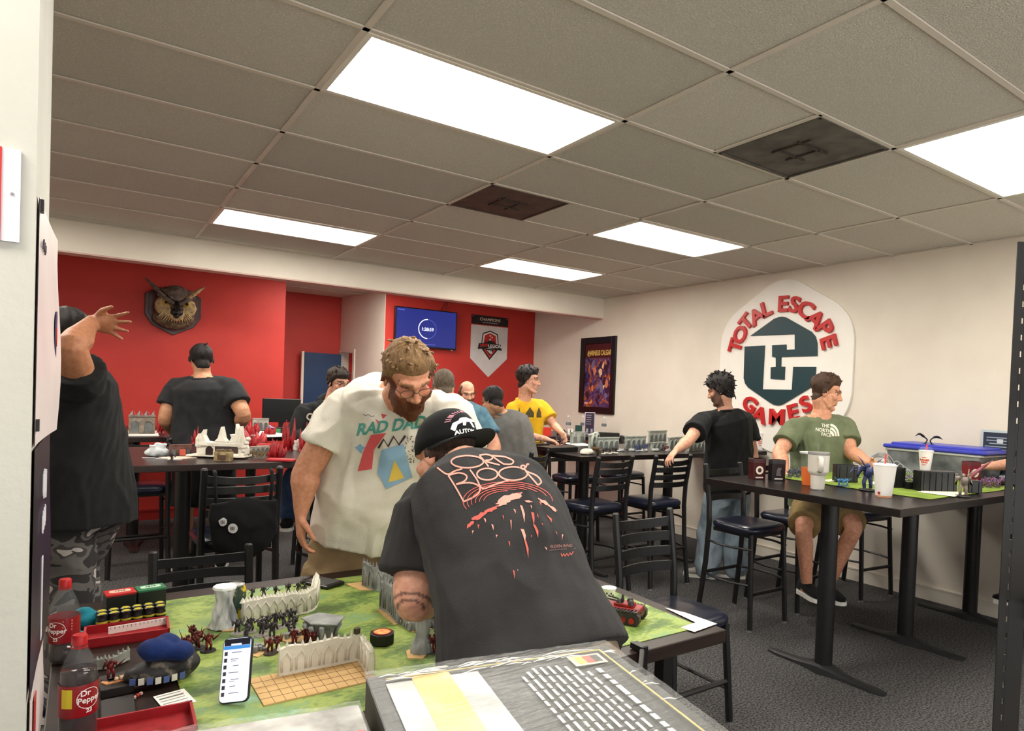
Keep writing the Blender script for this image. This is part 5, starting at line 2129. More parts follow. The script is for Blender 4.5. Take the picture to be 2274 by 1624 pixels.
og, sbg = shirt(root, J, fabric('olive_heather', (112, 120, 92), (98, 106, 80)), 1.2, .05, sleeve=.66, sr=.082, se=.092, seed=23, hem=-.08, arm=1.1, voxel=.0075, dec=0, amp=.01)
wh = (226, 222, 205)


def pg(geo, name):
    return decal_px(geo, sbg, flat(wh, .8), name, og, .004)


for s_, x, y in (('THE', 1833, 946), ('NORTH', 1828, 956), ('FACE', 1835, 966)):
    pg(px_text(s_, (x, y), (9.6, 1.2), (.3, -10.5), bold=.025, sub=.3), 'print_lettering')
for r0, r1 in ((5, 11), (13, 18), (20, 25)):
    vs_, fs_ = [], []
    for i in range(11):
        a = PI / 2 * i / 10
        vs_ += [(1844 + r0 * math.cos(a) * .8, 969 - r0 * math.sin(a) * 1.1), (1844 + r1 * math.cos(a) * .8, 969 - r1 * math.sin(a) * 1.1)]
        if i:
            fs_.append((2 * i - 2, 2 * i - 1, 2 * i + 1, 2 * i))
    pg((vs_, fs_), 'print_arc')
trousers(root, J, fabric('khaki_short', (150, 126, 84), (128, 106, 68)), .9, 1.1, r=(.115, .105, .1, .1, .1), seed=24, name='shorts')
shell(root, J, bv, 1.04, 'hair', hair_m((86, 60, 42), (54, 38, 28)), hairline(front=.065, temple=.055), fade(.022, .006), 13, tufts=.03, tlen=.015, tdir=(0, .5, .5))
eyes(root, J, 1.04)
for s in 'LR':
    shoe(root, J['an' + s] + V(0, 0, .01), -CF + CR * .2, M_bshoe)

# --- 12: player at the far end of the green-cloth table, mostly behind the shelf post
b = V(4.3, -1.05, .84)
J = dict(pelvis=b, chest=b + V(0, .02, .28), neck=b + V(-.02, .08, .54), head=b + V(-.04, .14, .68))
J['shR'], J['shL'] = b + V(.2, .06, .46), b + V(-.22, .08, .46)
J['elL'], J['wrL'] = at(2262, 1030, 4.55), at(2196, 1036, 4.45)
J['elR'], J['wrR'] = b + V(.3, .16, .26), b + V(.2, .4, .28)
J['headF'] = (V(-.3, 1, -.3), D)
fl = ground(b)
for s, x in (('L', -.12), ('R', .12)):
    J['kn' + s], J['an' + s] = b + V(x, .4, -.06), b + V(x, .38, -.5)
root, body, bv = person(fl, 'person in a dark tee reaching over the green-cloth table from behind the shelf post', J, SK3, 1.0, 1.05, .02, 1.0, .0075, 0, dict(hair=(60, 42, 32)),
                        {'L': (-CR * .95 - CU * .1, -CU, .4, .1)})
shirt(root, J, M_btee, 1.1, .03, seed=25, hem=-.1, voxel=.01, dec=0)
trousers(root, J, M_jean, 1.5, 1.0, seed=26, voxel=.011)
shell(root, J, bv, 1.0, 'hair', hair_m((70, 48, 36)), hairline(), fade(.014, .008), 14)
for s in 'LR':
    shoe(root, J['an' + s] + V(0, 0, .01), (0, 1, 0), M_bshoe)

# ------------------------------------------------------------------ things on the tables
M_clear = mat('clear_plastic', (190, 200, 204), .05, spec=1, alpha=.07, coat=1)
M_cola = flat((34, 10, 8), .1)
M_stone = mat('grey_resin', (150, 152, 150), .7, col2=(112, 114, 114), nscale=18, bump=.6, bscale=50)
M_pale = mat('pale_resin', (218, 214, 200), .6, col2=(200, 195, 180), nscale=12, bump=.4, bscale=45)
M_chip = mat('plywood_tan', (206, 170, 116), .7, col2=(192, 154, 100), nscale=7, stretch=(1, 6, 1))
M_darkmini = mat('miniature_dark', (44, 38, 42), .5, col2=(92, 86, 92), nscale=60, lo=.45, hi=.7)
M_redmini = mat('miniature_red', (112, 22, 20), .45, col2=(58, 14, 14), nscale=70)
M_blumini = mat('miniature_blue', (70, 82, 140), .45, col2=(28, 28, 52), nscale=50)
M_redter = mat('red_resin', (176, 26, 34), .4, col2=(122, 12, 20), nscale=20, bump=.6, bscale=45)
M_blk = flat((14, 14, 15), .35)
M_paperw = flat((236, 232, 226), .6)


def fz(x, y):
    return onz(x, y, FZ + .0035)


def tz(x, y, z=TZ):
    return onz(x, y, z)


def px2m(p, n):
    """size in metres of n photo pixels at the depth of point p"""
    return n * (p - CAM).dot(CF) / FPX


def rect_px(q, z):
    P = [onz(x, y, z) for x, y in q]
    c = sum(P, Vector()) / 4
    u = ((P[1] - P[0]) + (P[2] - P[3])) * .5
    v = ((P[3] - P[0]) + (P[2] - P[1])) * .5
    return c, math.atan2(u.y, u.x), u.length, v.length


def single(name, mb, m, label, cat, group=None, smooth=False, bevel=0):
    o = mb.build(name, m, smooth=smooth, bevel=bevel)
    return recentre(o, label, cat, group)


def recentre(o, label, cat, group=None):
    me = o.data
    xs = [v.co for v in me.vertices]
    c = V(sum(v.x for v in xs) / len(xs), sum(v.y for v in xs) / len(xs), min(v.z for v in xs))
    me.transform(Matrix.Translation(-c))
    o.location = c
    return tag(o, label, cat, group)


def cyl_text(s, c, r, a0, z, size, m, name, parent, bold=.0, lift=.0006, flip=1, taper=0):
    g = text_geo(s, size, bold=bold, sub=size * .25)
    vs = []
    for x, y in g[0]:
        rr = r + taper * (z + y) + lift
        a = a0 + x / rr
        vs.append(c + V(math.cos(a) * rr, math.sin(a) * rr, z + y))
    mb = MB()
    mb.add(vs, g[1])
    return mb.build(name, m, parent, world=True, smooth='all', fix=False)


def to_cam(p):
    d = CAM - p
    return math.atan2(d.y, d.x)


# battle mat
def mat_material():
    m = bpy.data.materials.new('battle_mat_print')
    m.use_nodes = True
    N, L = m.node_tree.nodes, m.node_tree.links
    b = N['Principled BSDF']
    b.inputs['Roughness'].default_value = .55
    tc = N.new('ShaderNodeTexCoord')
    mp = N.new('ShaderNodeMapping')
    mp.inputs['Scale'].default_value = (1, 1.6, 1)
    L.new(tc.outputs['Object'], mp.inputs[0])
    n1 = N.new('ShaderNodeTexNoise')
    n1.inputs['Scale'].default_value = 4.2
    n1.inputs['Detail'].default_value = 8
    L.new(mp.outputs[0], n1.inputs['Vector'])
    n2 = N.new('ShaderNodeTexNoise')
    n2.inputs['Scale'].default_value = 55
    n2.inputs['Detail'].default_value = 5
    L.new(mp.outputs[0], n2.inputs['Vector'])
    ad = N.new('ShaderNodeMath')
    ad.operation = 'MULTIPLY_ADD'
    ad.inputs[1].default_value = .28
    L.new(n2.outputs['Fac'], ad.inputs[0])
    L.new(n1.outputs['Fac'], ad.inputs[2])
    rp = N.new('ShaderNodeValToRGB')
    e = rp.color_ramp.elements
    e[0].position, e[0].color = .4, lin((96, 92, 48))
    e[1].position, e[1].color = .92, lin((150, 186, 164))
    for p, c in ((.52, (66, 92, 40)), (.6, (104, 128, 56)), (.68, (146, 160, 76)), (.76, (116, 146, 84)), (.84, (122, 164, 132))):
        x = e.new(p)
        x.color = lin(c)
    L.new(ad.outputs[0], rp.inputs[0])
    L.new(rp.outputs[0], b.inputs['Base Color'])
    return m


mx0, mx1, my0, my1 = -.585, .945, -.825, .305
single('battle_mat', MB().rbox(((mx0 + mx1) / 2, (my0 + my1) / 2, FZ + .0015), (mx1 - mx0, my1 - my0, .003), .02), mat_material(), 'green and teal printed battle mat laid on the low table', 'mat')


# ---- soda bottles
def soda(p, label, words, a_off, fill):
    t = thing('soda_bottle', p, label, 'bottle', 'plastic soda bottles on the mat table')
    prof = [(.026, 0), (.033, .004), (.0355, .015), (.0355, .06), (.034, .085), (.0355, .1), (.0355, .125), (.034, .145), (.028, .168), (.018, .19), (.0125, .2), (.0125, .212)]
    MB().lathe(prof, p, 28).build('bottle_shell', M_clear, t, smooth='all', world=True)
    lp = [(r - .0018, h) for r, h in prof if h < fill] + [(.0325, fill)]
    lp[0] = (lp[0][0], .002)
    MB().lathe(lp, p, 24).build('cola', M_cola, t, smooth='all', world=True)
    lb = MB().lathe([(.0358, .058), (.0362, .06), (.0362, .124), (.0358, .126)], p, 32, cap=False).build('label', mat('label_red', (142, 20, 28), .3, col2=(120, 14, 22), nscale=14), t, smooth='all', world=True)
    c = MB()
    c.lathe([(.0135, .203), (.0145, .204), (.0145, .222), (.0125, .225), (0, .225)], p, 24)
    cp_ = c.build('cap', flat((176, 24, 28), .35), t, smooth=True, world=True)
    MB().lathe([(.0152, .198), (.0152, .202)], p, 20, cap=False).build('neck_ring', flat((176, 24, 28), .35), t, smooth=True, world=True)
    a = to_cam(p) + a_off
    W = flat((238, 228, 226), .4)
    for s_, z, sz, da in words:
        cyl_text(s_, p, .0364, a + da, z, sz, W, 'label_lettering', t, bold=.0004)
    g = stroke(ell(0, 0, .023, .021, 0, 2 * PI, 28), .0014)
    mb = MB()
    mb.add([p + V(math.cos(a + x / .0366) * .0366, math.sin(a + x / .0366) * .0366, .096 + y) for x, y in g[0]], g[1])
    mb.build('label_ring', W, t, world=True, fix=False)
    return t, a, p


t, a, p = soda(fz(141, 1468), 'part-drunk red-label soda bottle farther from the camera, by the teal bag', (('Dr', .108, .017, -.2), ('Pepper', .093, .017, .05), ('23', .07, .012, 0)), -.55, .055)
for k in range(4):
    da = .75
    g = [(-.011, -.0018), (.011, -.0018), (.011, .0018), (-.011, .0018)]
    mb = MB()
    mb.add([p + V(math.cos(a + da + x / .0365) * .0365, math.sin(a + da + x / .0365) * .0365, .118 - .008 * k + y) for x, y in g], [(0, 1, 2, 3)])
    mb.build('label_small_print', flat((222, 180, 176), .5), t, world=True, fix=False)
t, a, p = soda(fz(172, 1640), 'fuller red-label soda bottle with a yellow barcode patch, nearest the table edge', (('Dr', .108, .017, -.2), ('Pepper', .093, .017, .05), ('23', .07, .012, .0)), .55, .15)
mb = MB()
mb.add([p + V(math.cos(a - 1.15 + x / .0365) * .0366, math.sin(a - 1.15 + x / .0365) * .0366, .1 + y) for x, y in ((-.011, -.02), (0, -.02), (.011, -.02), (.011, .02), (0, .02), (-.011, .02))], [(0, 1, 4, 5), (1, 2, 3, 4)])
mb.build('barcode_patch', flat((206, 190, 40), .5), t, world=True, fix=False)

# ---- soft goods
def blob_thing(name, parts, m, label, cat, vox=.005, rough=.006, rs=28, it=3, group=None):
    mb = MB()
    for c, r, mt in parts:
        mb.ball(c, r, 18, 12, mtx=mt)
    me = organic(mb, vox, it, 0)
    me.materials.append(m)
    nn = [v.normal.copy() for v in me.vertices]
    cc_ = np.array([v.co + n_ * (rough * noise.noise(v.co * rs) + rough * .5 * max(0, ridged(v.co, rs * .8) - .4)) for v, n_ in zip(me.vertices, nn)], dtype=np.float32)
    zmin = min(c[2] for c in cc_)
    me.vertices.foreach_set('co', cc_.ravel())
    o = link(name, me, None, smooth='all', fix=False)
    return recentre(o, label, cat, group)


p = fz(198, 1392)
tb = blob_thing('dice_bag', [(p + V(0, 0, .022), (.042, .032, .024), None), (p + V(-.012, .012, .036), (.03, .028, .024), None), (p + V(.02, -.006, .028), (.028, .024, .02), None)], fabric('teal_velour', (28, 122, 140), (20, 96, 114)), 'soft teal drawstring dice bag between the soda bottle and the card boxes', 'bag', rough=.004)
q = MB()
q.tube(catmull([p + V(.03, -.01, .03), p + V(.05, -.03, .012), p + V(.02, -.055, .004), p + V(-.02, -.05, .004), p + V(-.035, -.03, .012)], 5), .0016, 6)
q.build('drawstring', flat((120, 190, 200), .7), tb, world=True, smooth='all')
p = fz(368, 1512)
bc = blob_thing('cloth_bundle', [(p + V(-.02, .0, .085), (.045, .04, .028), None), (p + V(.025, -.01, .075), (.04, .036, .024), None), (p + V(.0, .015, .096), (.034, .03, .02), None)], fabric('royal_felt', (26, 48, 104), (18, 36, 84)), 'crumpled royal-blue felt bag resting on the printed pouch', 'bag', rough=.006)
pp = blob_thing('dice_pouch', [(p + V(-.03, 0, .028), (.065, .045, .028), None), (p + V(.03, .01, .032), (.05, .04, .034), None), (p + V(0, .0, .05), (.05, .038, .02), None)], mat('pouch_print', (30, 28, 30), .6, col2=(120, 112, 100), nscale=32, ndetail=5, lo=.55, hi=.7), 'black pouch with a busy printed band, under the blue felt bag', 'bag', rough=.004)
for k in range(7):
    q = MB()
    q.box(p + V(-.075 + .018 * k, -.049 + .0022 * abs(k - 3) ** 1.6, .026 - .001 * k), (.013, .003, .016), rz=-.2 + .09 * k)
    q.build('printed_band', flat((206, 204, 190) if k % 2 else (70, 90, 140), .6), pp, world=True)

# ---- card boxes and paint rack
c, rz, w, d = rect_px([(236, 1382), (296, 1372), (296, 1350), (236, 1360)], FZ + .003)
for k, (col_, lid, lab) in enumerate((((180, 40, 40), (228, 180, 160), 'small card box with a red lid, beside the green-lidded box'), ((44, 110, 74), (170, 205, 180), 'small card box with a green lid, beside the red-lidded box'))):
    cc_ = c + V(math.cos(rz), math.sin(rz), 0) * (.088 * k) + V(0, .03, 0)
    t = thing('card_box', cc_, lab, 'box', 'small lidded card boxes')
    MB().rbox(cc_ + V(0, 0, .031), (.084, .062, .062), .003, rz).build('box_body', flat((26, 30, 26), .4), t, world=True)
    MB().rbox(cc_ + V(0, 0, .066), (.085, .063, .008), .003, rz).build('lid', flat(col_, .35), t, world=True)
    MB().rbox(cc_ + V(0, 0, .0707), (.062, .03, .0014), .012, rz).build('lid_emblem', flat(lid, .4), t, world=True)
    for j in range(4):
        MB().box(cc_ + Matrix.Rotation(rz, 3, 'Z') @ V(-.012 + .008 * j, 0, .0717), (.005, .006 + .004 * (j % 2), .0008), rz).build('lid_glyph', flat((40, 30, 30), .5), t, world=True)
a0, a1 = fz(226, 1402), fz(356, 1381)
for r_ in range(2):
    for k in range(6):
        pk = a0.lerp(a1, k / 5) + V(0, .034 * r_ + .006, 0)
        if r_ == 0 and k == 0:
            proto_pot = t = thing('paint_pot', pk, 'small black paint pot with a yellow-banded label in the two-row rack', 'paint pot', 'paint pots in two rows')
            MB().lathe([(.0145, 0), (.0155, .002), (.0155, .034), (.013, .04), (.013, .043)], (0, 0, 0), 16).build('pot', M_blk, t, smooth=True)
            MB().lathe([(.0158, .008), (.0158, .03)], (0, 0, 0), 16, cap=False).build('pot_label', flat((188, 176, 52), .4), t, smooth=True)
            MB().lathe([(.0161, .015), (.0161, .024)], (0, 0, 0), 16, cap=False).build('label_band', flat((30, 28, 20), .4), t, smooth=True)
            MB().lathe([(.0142, .042), (.0142, .05), (.012, .0515), (0, .0515)], (0, 0, 0), 16).build('pot_lid', flat((24, 24, 24), .3), t, smooth=True)
            MB().lathe([(.0, .0516), (.0105, .0516), (.0105, .0522), (0, .0522)], (0, 0, 0), 14).build('lid_label', flat((178, 166, 48), .4), t)
        else:
            dup(proto_pot, pk)
r0, r1 = fz(240, 1408), fz(368, 1386)
rd = (r1 - r0)
t = thing('ruler', r0.lerp(r1, .5), 'white plastic ruler standing on edge in front of the paint pots', 'ruler')
MB().box(r0.lerp(r1, .5) + V(0, -.006, .011), (rd.length, .003, .022), math.atan2(rd.y, rd.x)).build('strip', M_paperw, t, world=True)
for k in range(14):
    MB().box(r0.lerp(r1, .04 + .92 * k / 13) + V(0, -.008, .017), (.0012, .0012, .008 if k % 2 else .005), math.atan2(rd.y, rd.x)).build('tick_mark', flat((60, 60, 60), .6), t, world=True)


def dice_tray(q, z, h, label, wall=.006):
    c, rz, w, d = rect_px(q, z)
    t = thing('dice_tray', c, label, 'tray', 'red dice trays on the mat table')
    M = Matrix.Rotation(rz, 3, 'Z')
    MB().box(c + V(0, 0, .002), (w, d, .004), rz).build('tray_floor', mat('tray_felt_red', (150, 14, 24), .9, col2=(128, 10, 18), nscale=30), t, world=True)
    for sx, sy, ww, dd in ((0, -1, w, wall), (0, 1, w, wall), (-1, 0, wall, d), (1, 0, wall, d)):
        MB().box(c + M @ V(sx * (w - wall) / 2, sy * (d - wall) / 2, h / 2), (ww, dd, h), rz).build('tray_wall', mat('tray_wall_red', (160, 16, 28), .6, col2=(140, 12, 22), nscale=20), t, world=True)
    return t


dice_tray([(186, 1444), (380, 1416), (370, 1388), (182, 1412)], FZ + .0, .028, 'red felt dice tray in front of the paint pots')
dice_tray([(160, 1700), (440, 1640), (425, 1578), (150, 1635)], FZ + .0, .025, 'red felt dice tray at the near edge of the low table')


def ruin_wall(name, path, h, th, m, label, spikes=True, seed=0, relief=True, base=None, spire=.018, cat='terrain', group='gaming ruins'):
    rnd = random.Random(seed)
    c = sum((Vector(p) for p in path), Vector()) / len(path)
    t = thing(name, c, label, cat, group)
    pts = catmull(path, 5) if len(path) > 2 else [Vector(path[0]).lerp(Vector(path[1]), k / 8) for k in range(9)]
    rings_ = []
    for i, p in enumerate(pts):
        d = (pts[min(i + 1, len(pts) - 1)] - pts[max(i - 1, 0)])
        n = V(-d.y, d.x, 0).normalized() * th / 2
        hh = h * (1 + .06 * rnd.uniform(-1, 1))
        rings_.append([p - n * 1.25, p - n, p - n * .9 + V(0, 0, hh), p + n * .9 + V(0, 0, hh), p + n, p + n * 1.25])
        rings_[-1][1] = p - n + V(0, 0, .006)
        rings_[-1][4] = p + n + V(0, 0, .006)
    mb = MB()
    mb.rings(rings_)
    mb.build('wall_slab', m, t, world=True, bevel=0)
    if spikes:
        k = max(4, int(sum((pts[i + 1] - pts[i]).length for i in range(len(pts) - 1)) / (spire * 1.0)))
        for j in range(k + 1):
            f = j / k * (len(pts) - 1)
            i = min(int(f), len(pts) - 2)
            p = pts[i].lerp(pts[i + 1], f - i)
            d = pts[i + 1] - pts[i]
            n = V(-d.y, d.x, 0).normalized() * th * .1
            s = MB()
            s.tube([p + V(0, 0, h * .93), p + n + V(0, 0, h + spire * rnd.uniform(.5, 1.0))], [th * .48, .0008], 6)
            s.build('spike', m, t, world=True)
    if relief:
        k = max(3, int(sum((pts[i + 1] - pts[i]).length for i in range(len(pts) - 1)) / .035))
        for j in range(k):
            f = (j + .5) / k * (len(pts) - 1)
            i = min(int(f), len(pts) - 2)
            p = pts[i].lerp(pts[i + 1], f - i)
            d = (pts[i + 1] - pts[i]).normalized()
            n = V(-d.y, d.x, 0).normalized()
            for sgn in (-1, 1):
                q = MB()
                b = p + n * sgn * th * .52
                q.tube([b - d * .012 + V(0, 0, h * .12), b - d * .013 + V(0, 0, h * .55), b + V(0, 0, h * .85), b + d * .013 + V(0, 0, h * .55), b + d * .012 + V(0, 0, h * .12)], .0032, 6)
                q.build('arch_rib', m, t, world=True, smooth='all')
    if base:
        b = MB()
        b.prism([(onz(x, y, FZ).x, onz(x, y, FZ).y) for x, y in base], FZ + .003, FZ + .006)
        bo = b.build('plywood_base', M_chip, t, world=True)
    return t


# white L ruin on gridded plywood
gq = [(552, 1511), (586, 1570), (838, 1512), (792, 1462)]
gp = [onz(x, y, FZ + .003) for x, y in gq]
gr = thing('plywood_plate', sum(gp, Vector()) / 4, 'tan plywood floor plate scored with a square grid', 'terrain', 'gaming ruins')
MB().prism([(p.x, p.y) for p in gp], FZ + .003, FZ + .0065).build('plate', M_chip, gr, world=True)
M_score = flat((92, 68, 44), .8)
u_, v_ = gp[3] - gp[0], gp[1] - gp[0]
for k in range(1, 11):
    a_, b_ = gp[0].lerp(gp[3], k / 11), gp[1].lerp(gp[2], k / 11)
    dd = b_ - a_
    MB().box(a_.lerp(b_, .5) + V(0, 0, .0037), (dd.length, .0008, .0006), math.atan2(dd.y, dd.x)).build('score_line', M_score, gr, world=True)
for k in range(1, 5):
    a_, b_ = gp[0].lerp(gp[1], k / 5), gp[3].lerp(gp[2], k / 5)
    dd = b_ - a_
    MB().box(a_.lerp(b_, .5) + V(0, 0, .0037), (dd.length, .0008, .0006), math.atan2(dd.y, dd.x)).build('score_line', M_score, gr, world=True)
w0, w1, w2 = onz(618, 1500, FZ + .0065), onz(800, 1464, FZ + .0065), onz(824, 1498, FZ + .0065)
ruin_wall('spiked_ruin', [w0, w0.lerp(w1, .5), w1 - (w1 - w0).normalized() * .008], .072, .014, M_pale, 'cream spiked ruin wall standing on the gridded plywood plate', seed=1)
ruin_wall('spiked_ruin', [w1 + (w2 - w1).normalized() * .012, w2], .066, .016, M_pale, 'short cream ruin wall closing the corner of the gridded plate', seed=2, spire=.012)
q = MB().lathe([(.009, 0), (.0095, .012), (.009, .014)], w1 + V(-.012, .0, .0725 + .0035), 14)
single('dice_marker', q, flat((52, 42, 30), .4), 'small brown round marker on the corner of the cream ruin wall', 'marker', smooth=True)
# cream ruin behind the miniatures
b0, b1, b2 = fz(538, 1384), fz(688, 1356), fz(702, 1318)
ruin_wall('spiked_ruin', [b0, b0.lerp(b1, .5) + V(0, .005, 0), b1, b2], .07, .022, M_pale, 'long cream gothic ruin wall with a curled end, behind the dark miniatures', seed=3, spire=.014)
# grey tower
p = fz(497, 1392)
tw = thing('ruin_tower', p, 'tall pale grey ruin tower with a white top, left of the long cream wall', 'terrain', 'gaming ruins')
mb = MB()
mb.tube([p, p + V(0, 0, .04), p + V(0, 0, .085), p + V(0, 0, .125)], [.048, .034, .028, .034], 9)
mb.tube([p + V(.02, -.02, 0), p + V(.012, -.012, .06), p + V(.01, -.01, .1)], [.014, .01, .012], 6)
mb.tube([p + V(-.03, -.012, 0), p + V(-.02, -.008, .05)], [.014, .006], 6)
me = organic(mb, .0045, 1)
me.materials.append(M_stone)
nn = [v.normal.copy() for v in me.vertices]
me.vertices.foreach_set('co', np.array([v.co + n_ * .009 * noise.noise(V(v.co.x * 70, v.co.y * 70, v.co.z * 16)) for v, n_ in zip(me.vertices, nn)], dtype=np.float32).ravel())
me.materials[0] = mat('marbled_resin', (206, 208, 206), .6, col2=(112, 116, 118), nscale=30, stretch=(1, 1, .3), lo=.42, hi=.6)
link('tower_body', me, tw, smooth='all', world=True, fix=False)
mb = MB().tube([p + V(0, 0, .122), p + V(0, 0, .131)], [.036, .034], 9)
mb.build('tower_top', flat((230, 232, 230), .6), tw, world=True, bevel=.002)
bo = MB().prism([(fz(x, y).x, fz(x, y).y) for x, y in ((488, 1398), (494, 1404), (520, 1402), (532, 1386), (520, 1376))], FZ + .003, FZ + .006).build('plywood_base', M_chip, tw, world=True)
# drink can behind the tower
p = fz(521, 1372)
t = thing('drink_can', p, 'open drink can with a yellow and dark print, behind the grey tower', 'can')
MB().lathe([(.026, 0), (.032, .008), (.033, .02), (.033, .095), (.027, .108)], p, 24).build('can_body', mat('can_print', (40, 60, 50), .3, col2=(206, 180, 50), nscale=22, lo=.5, hi=.56), t, smooth=True, world=True)
MB().lathe([(.027, .108), (.028, .112), (.0265, .1125), (.025, .109), (0, .109)], p, 24).build('can_rim', flat((190, 192, 192), .3, metal=.8), t, smooth=True, world=True)
# plateau
p = fz(715, 1418)
t = thing('rock_plateau', p, 'grey flat-topped rock plateau with flared rim on the mat', 'terrain', 'gaming ruins')
mb = MB()
top_q = [onz(x, y, FZ + .066) for x, y in ((668, 1374), (708, 1362), (766, 1370), (748, 1390), (690, 1388))]
tc_ = sum(top_q, Vector()) / 5
rg = []
for f, z in ((.62, 0), (.6, .02), (.68, .042), (.86, .058), (1.0, .062), (1.0, .066)):
    rg.append([V(tc_.x + (v.x - tc_.x) * f, tc_.y + (v.y - tc_.y) * f, FZ + .003 + z) for v in (top_q[::-1])])
mb.rings(rg)
me = mb.build('rock', M_stone, t, world=True, bevel=.002)
for k in range(10):
    a_ = 2 * PI * k / 10
    d = V(math.cos(a_), math.sin(a_), 0)
    q = MB()
    bse = V(tc_.x, tc_.y, FZ + .004)
    q.tube([bse + d * .042, bse + d * .04 + V(0, 0, .025), bse + d * .054 + V(0, 0, .055)], [.009, .006, .008], 6)
    q.build('rock_rib', M_stone, t, world=True, smooth='all')
# black octagonal tin
p = fz(848, 1428)
t = thing('token_tin', p, 'black octagonal token tin with a round orange lid picture', 'tin')
MB().lathe([(.036, 0), (.038, .003), (.038, .03), (.036, .033)], p, 8).build('tin_body', M_blk, t, world=True, bevel=.0015)
MB().lathe([(0, .033), (.024, .033), (.024, .0345), (0, .0345)], p, 24).build('lid_disc', mat('lid_orange', (210, 90, 40), .4, col2=(240, 190, 120), nscale=60), t, world=True)
MB().lathe([(.024, .033), (.027, .033), (.027, .0352), (.024, .0352)], p, 24, cap=False).build('lid_ring', flat((170, 40, 30), .4), t, world=True)
# black phone lying far side
c, rz, w, d = rect_px([(712, 1316), (756, 1300), (716, 1283), (680, 1292)], FZ + .004)
t = thing('phone', c, 'black phone lying face up at the far edge of the mat', 'phone')
MB().rbox(c + V(0, 0, .007), (w, d, .013), .008, rz).build('phone_body', M_blk, t, world=True)
MB().rbox(c + V(0, 0, .014), (w * .8, d * .76, .001), .006, rz).build('phone_glass', flat((84, 84, 84), .15), t, world=True)
# bright phone showing an army list, propped up
ph = [at(455, 1440, 1.62), at(524, 1426, 1.62), at(553, 1555, 1.50), at(487, 1575, 1.50)]
zlo = min(ph[2].z, ph[3].z)
ctr = fz(512, 1570)
dn = ctr - (ph[2] + ph[3]) * .5
M3 = [v.copy() for v in ph]
u_ = ((M3[1] - M3[0]) + (M3[2] - M3[3])) * .5
v_ = ((M3[0] - M3[3]) + (M3[1] - M3[2])) * .5
t = thing('phone', (0, 0, 0), 'lit phone propped upright showing a white unit list', 'phone')
pc_ = fz(519, 1566)
ux = unit(V(u_.x, u_.y, u_.z * .5))
vy = unit(V(v_.x, v_.y, 0) * .75 + V(0, 0, v_.length * 1.1))
vy = (vy - ux * vy.dot(ux)).normalized()
nz = ux.cross(vy)
MX = Matrix((ux, vy, nz)).transposed()
W_, H_ = .074, .152
pc2 = pc_ + vy * (H_ / 2) + V(0, 0, .004)
t.location = pc_
MB().rbox(pc2, (W_, H_, .01), .013, mtx=MX).build('phone_case', flat((18, 22, 30), .4), t, world=True)
MB().rbox(pc2 + nz * .0055, (W_ - .006, H_ - .006, .001), .011, mtx=MX).build('screen', mat('screen_list', (200, 204, 230), .2, emit=(222, 224, 250), es=.28), t, world=True)


def scr(x, y, w, h, col_, name, es=.0, lift=.0064):
    m = flat(col_, .4) if not es else mat('glow_%d_%d_%d' % col_, col_, .4, emit=col_, es=es)
    return MB().box(pc2 + ux * x + vy * y + nz * lift, (w, h, .0004), mtx=MX).build(name, m, t, world=True)


scr(0, H_ / 2 - .012, W_ - .01, .016, (26, 30, 44), 'status_bar')
scr(-.002, H_ / 2 - .0175, .026, .0045, (210, 214, 235), 'address_pill', .2, .0068)
scr(0, H_ / 2 - .0245, W_ - .008, .008, (58, 130, 200), 'blue_header', .25)
for k in range(7):
    y = H_ / 2 - .038 - .0155 * k
    scr(-.026, y, .0075, .009, (64, 64, 74), 'unit_icon')
    scr(.0 - .004 * (k % 2), y + .002, .024 - .005 * (k % 3), .0012, (50, 50, 60), 'list_line')
    if k % 3 == 1:
        scr(-.006, y - .0025, .013, .001, (90, 90, 100), 'list_line')
q = MB()
q.tube([pc2 - nz * .006, V(pc2.x, pc2.y, FZ + .004) - V(nz.x, nz.y, 0) * .055], [.006, .006], 8)
q.build('prop_stand', M_blk, t, world=True)


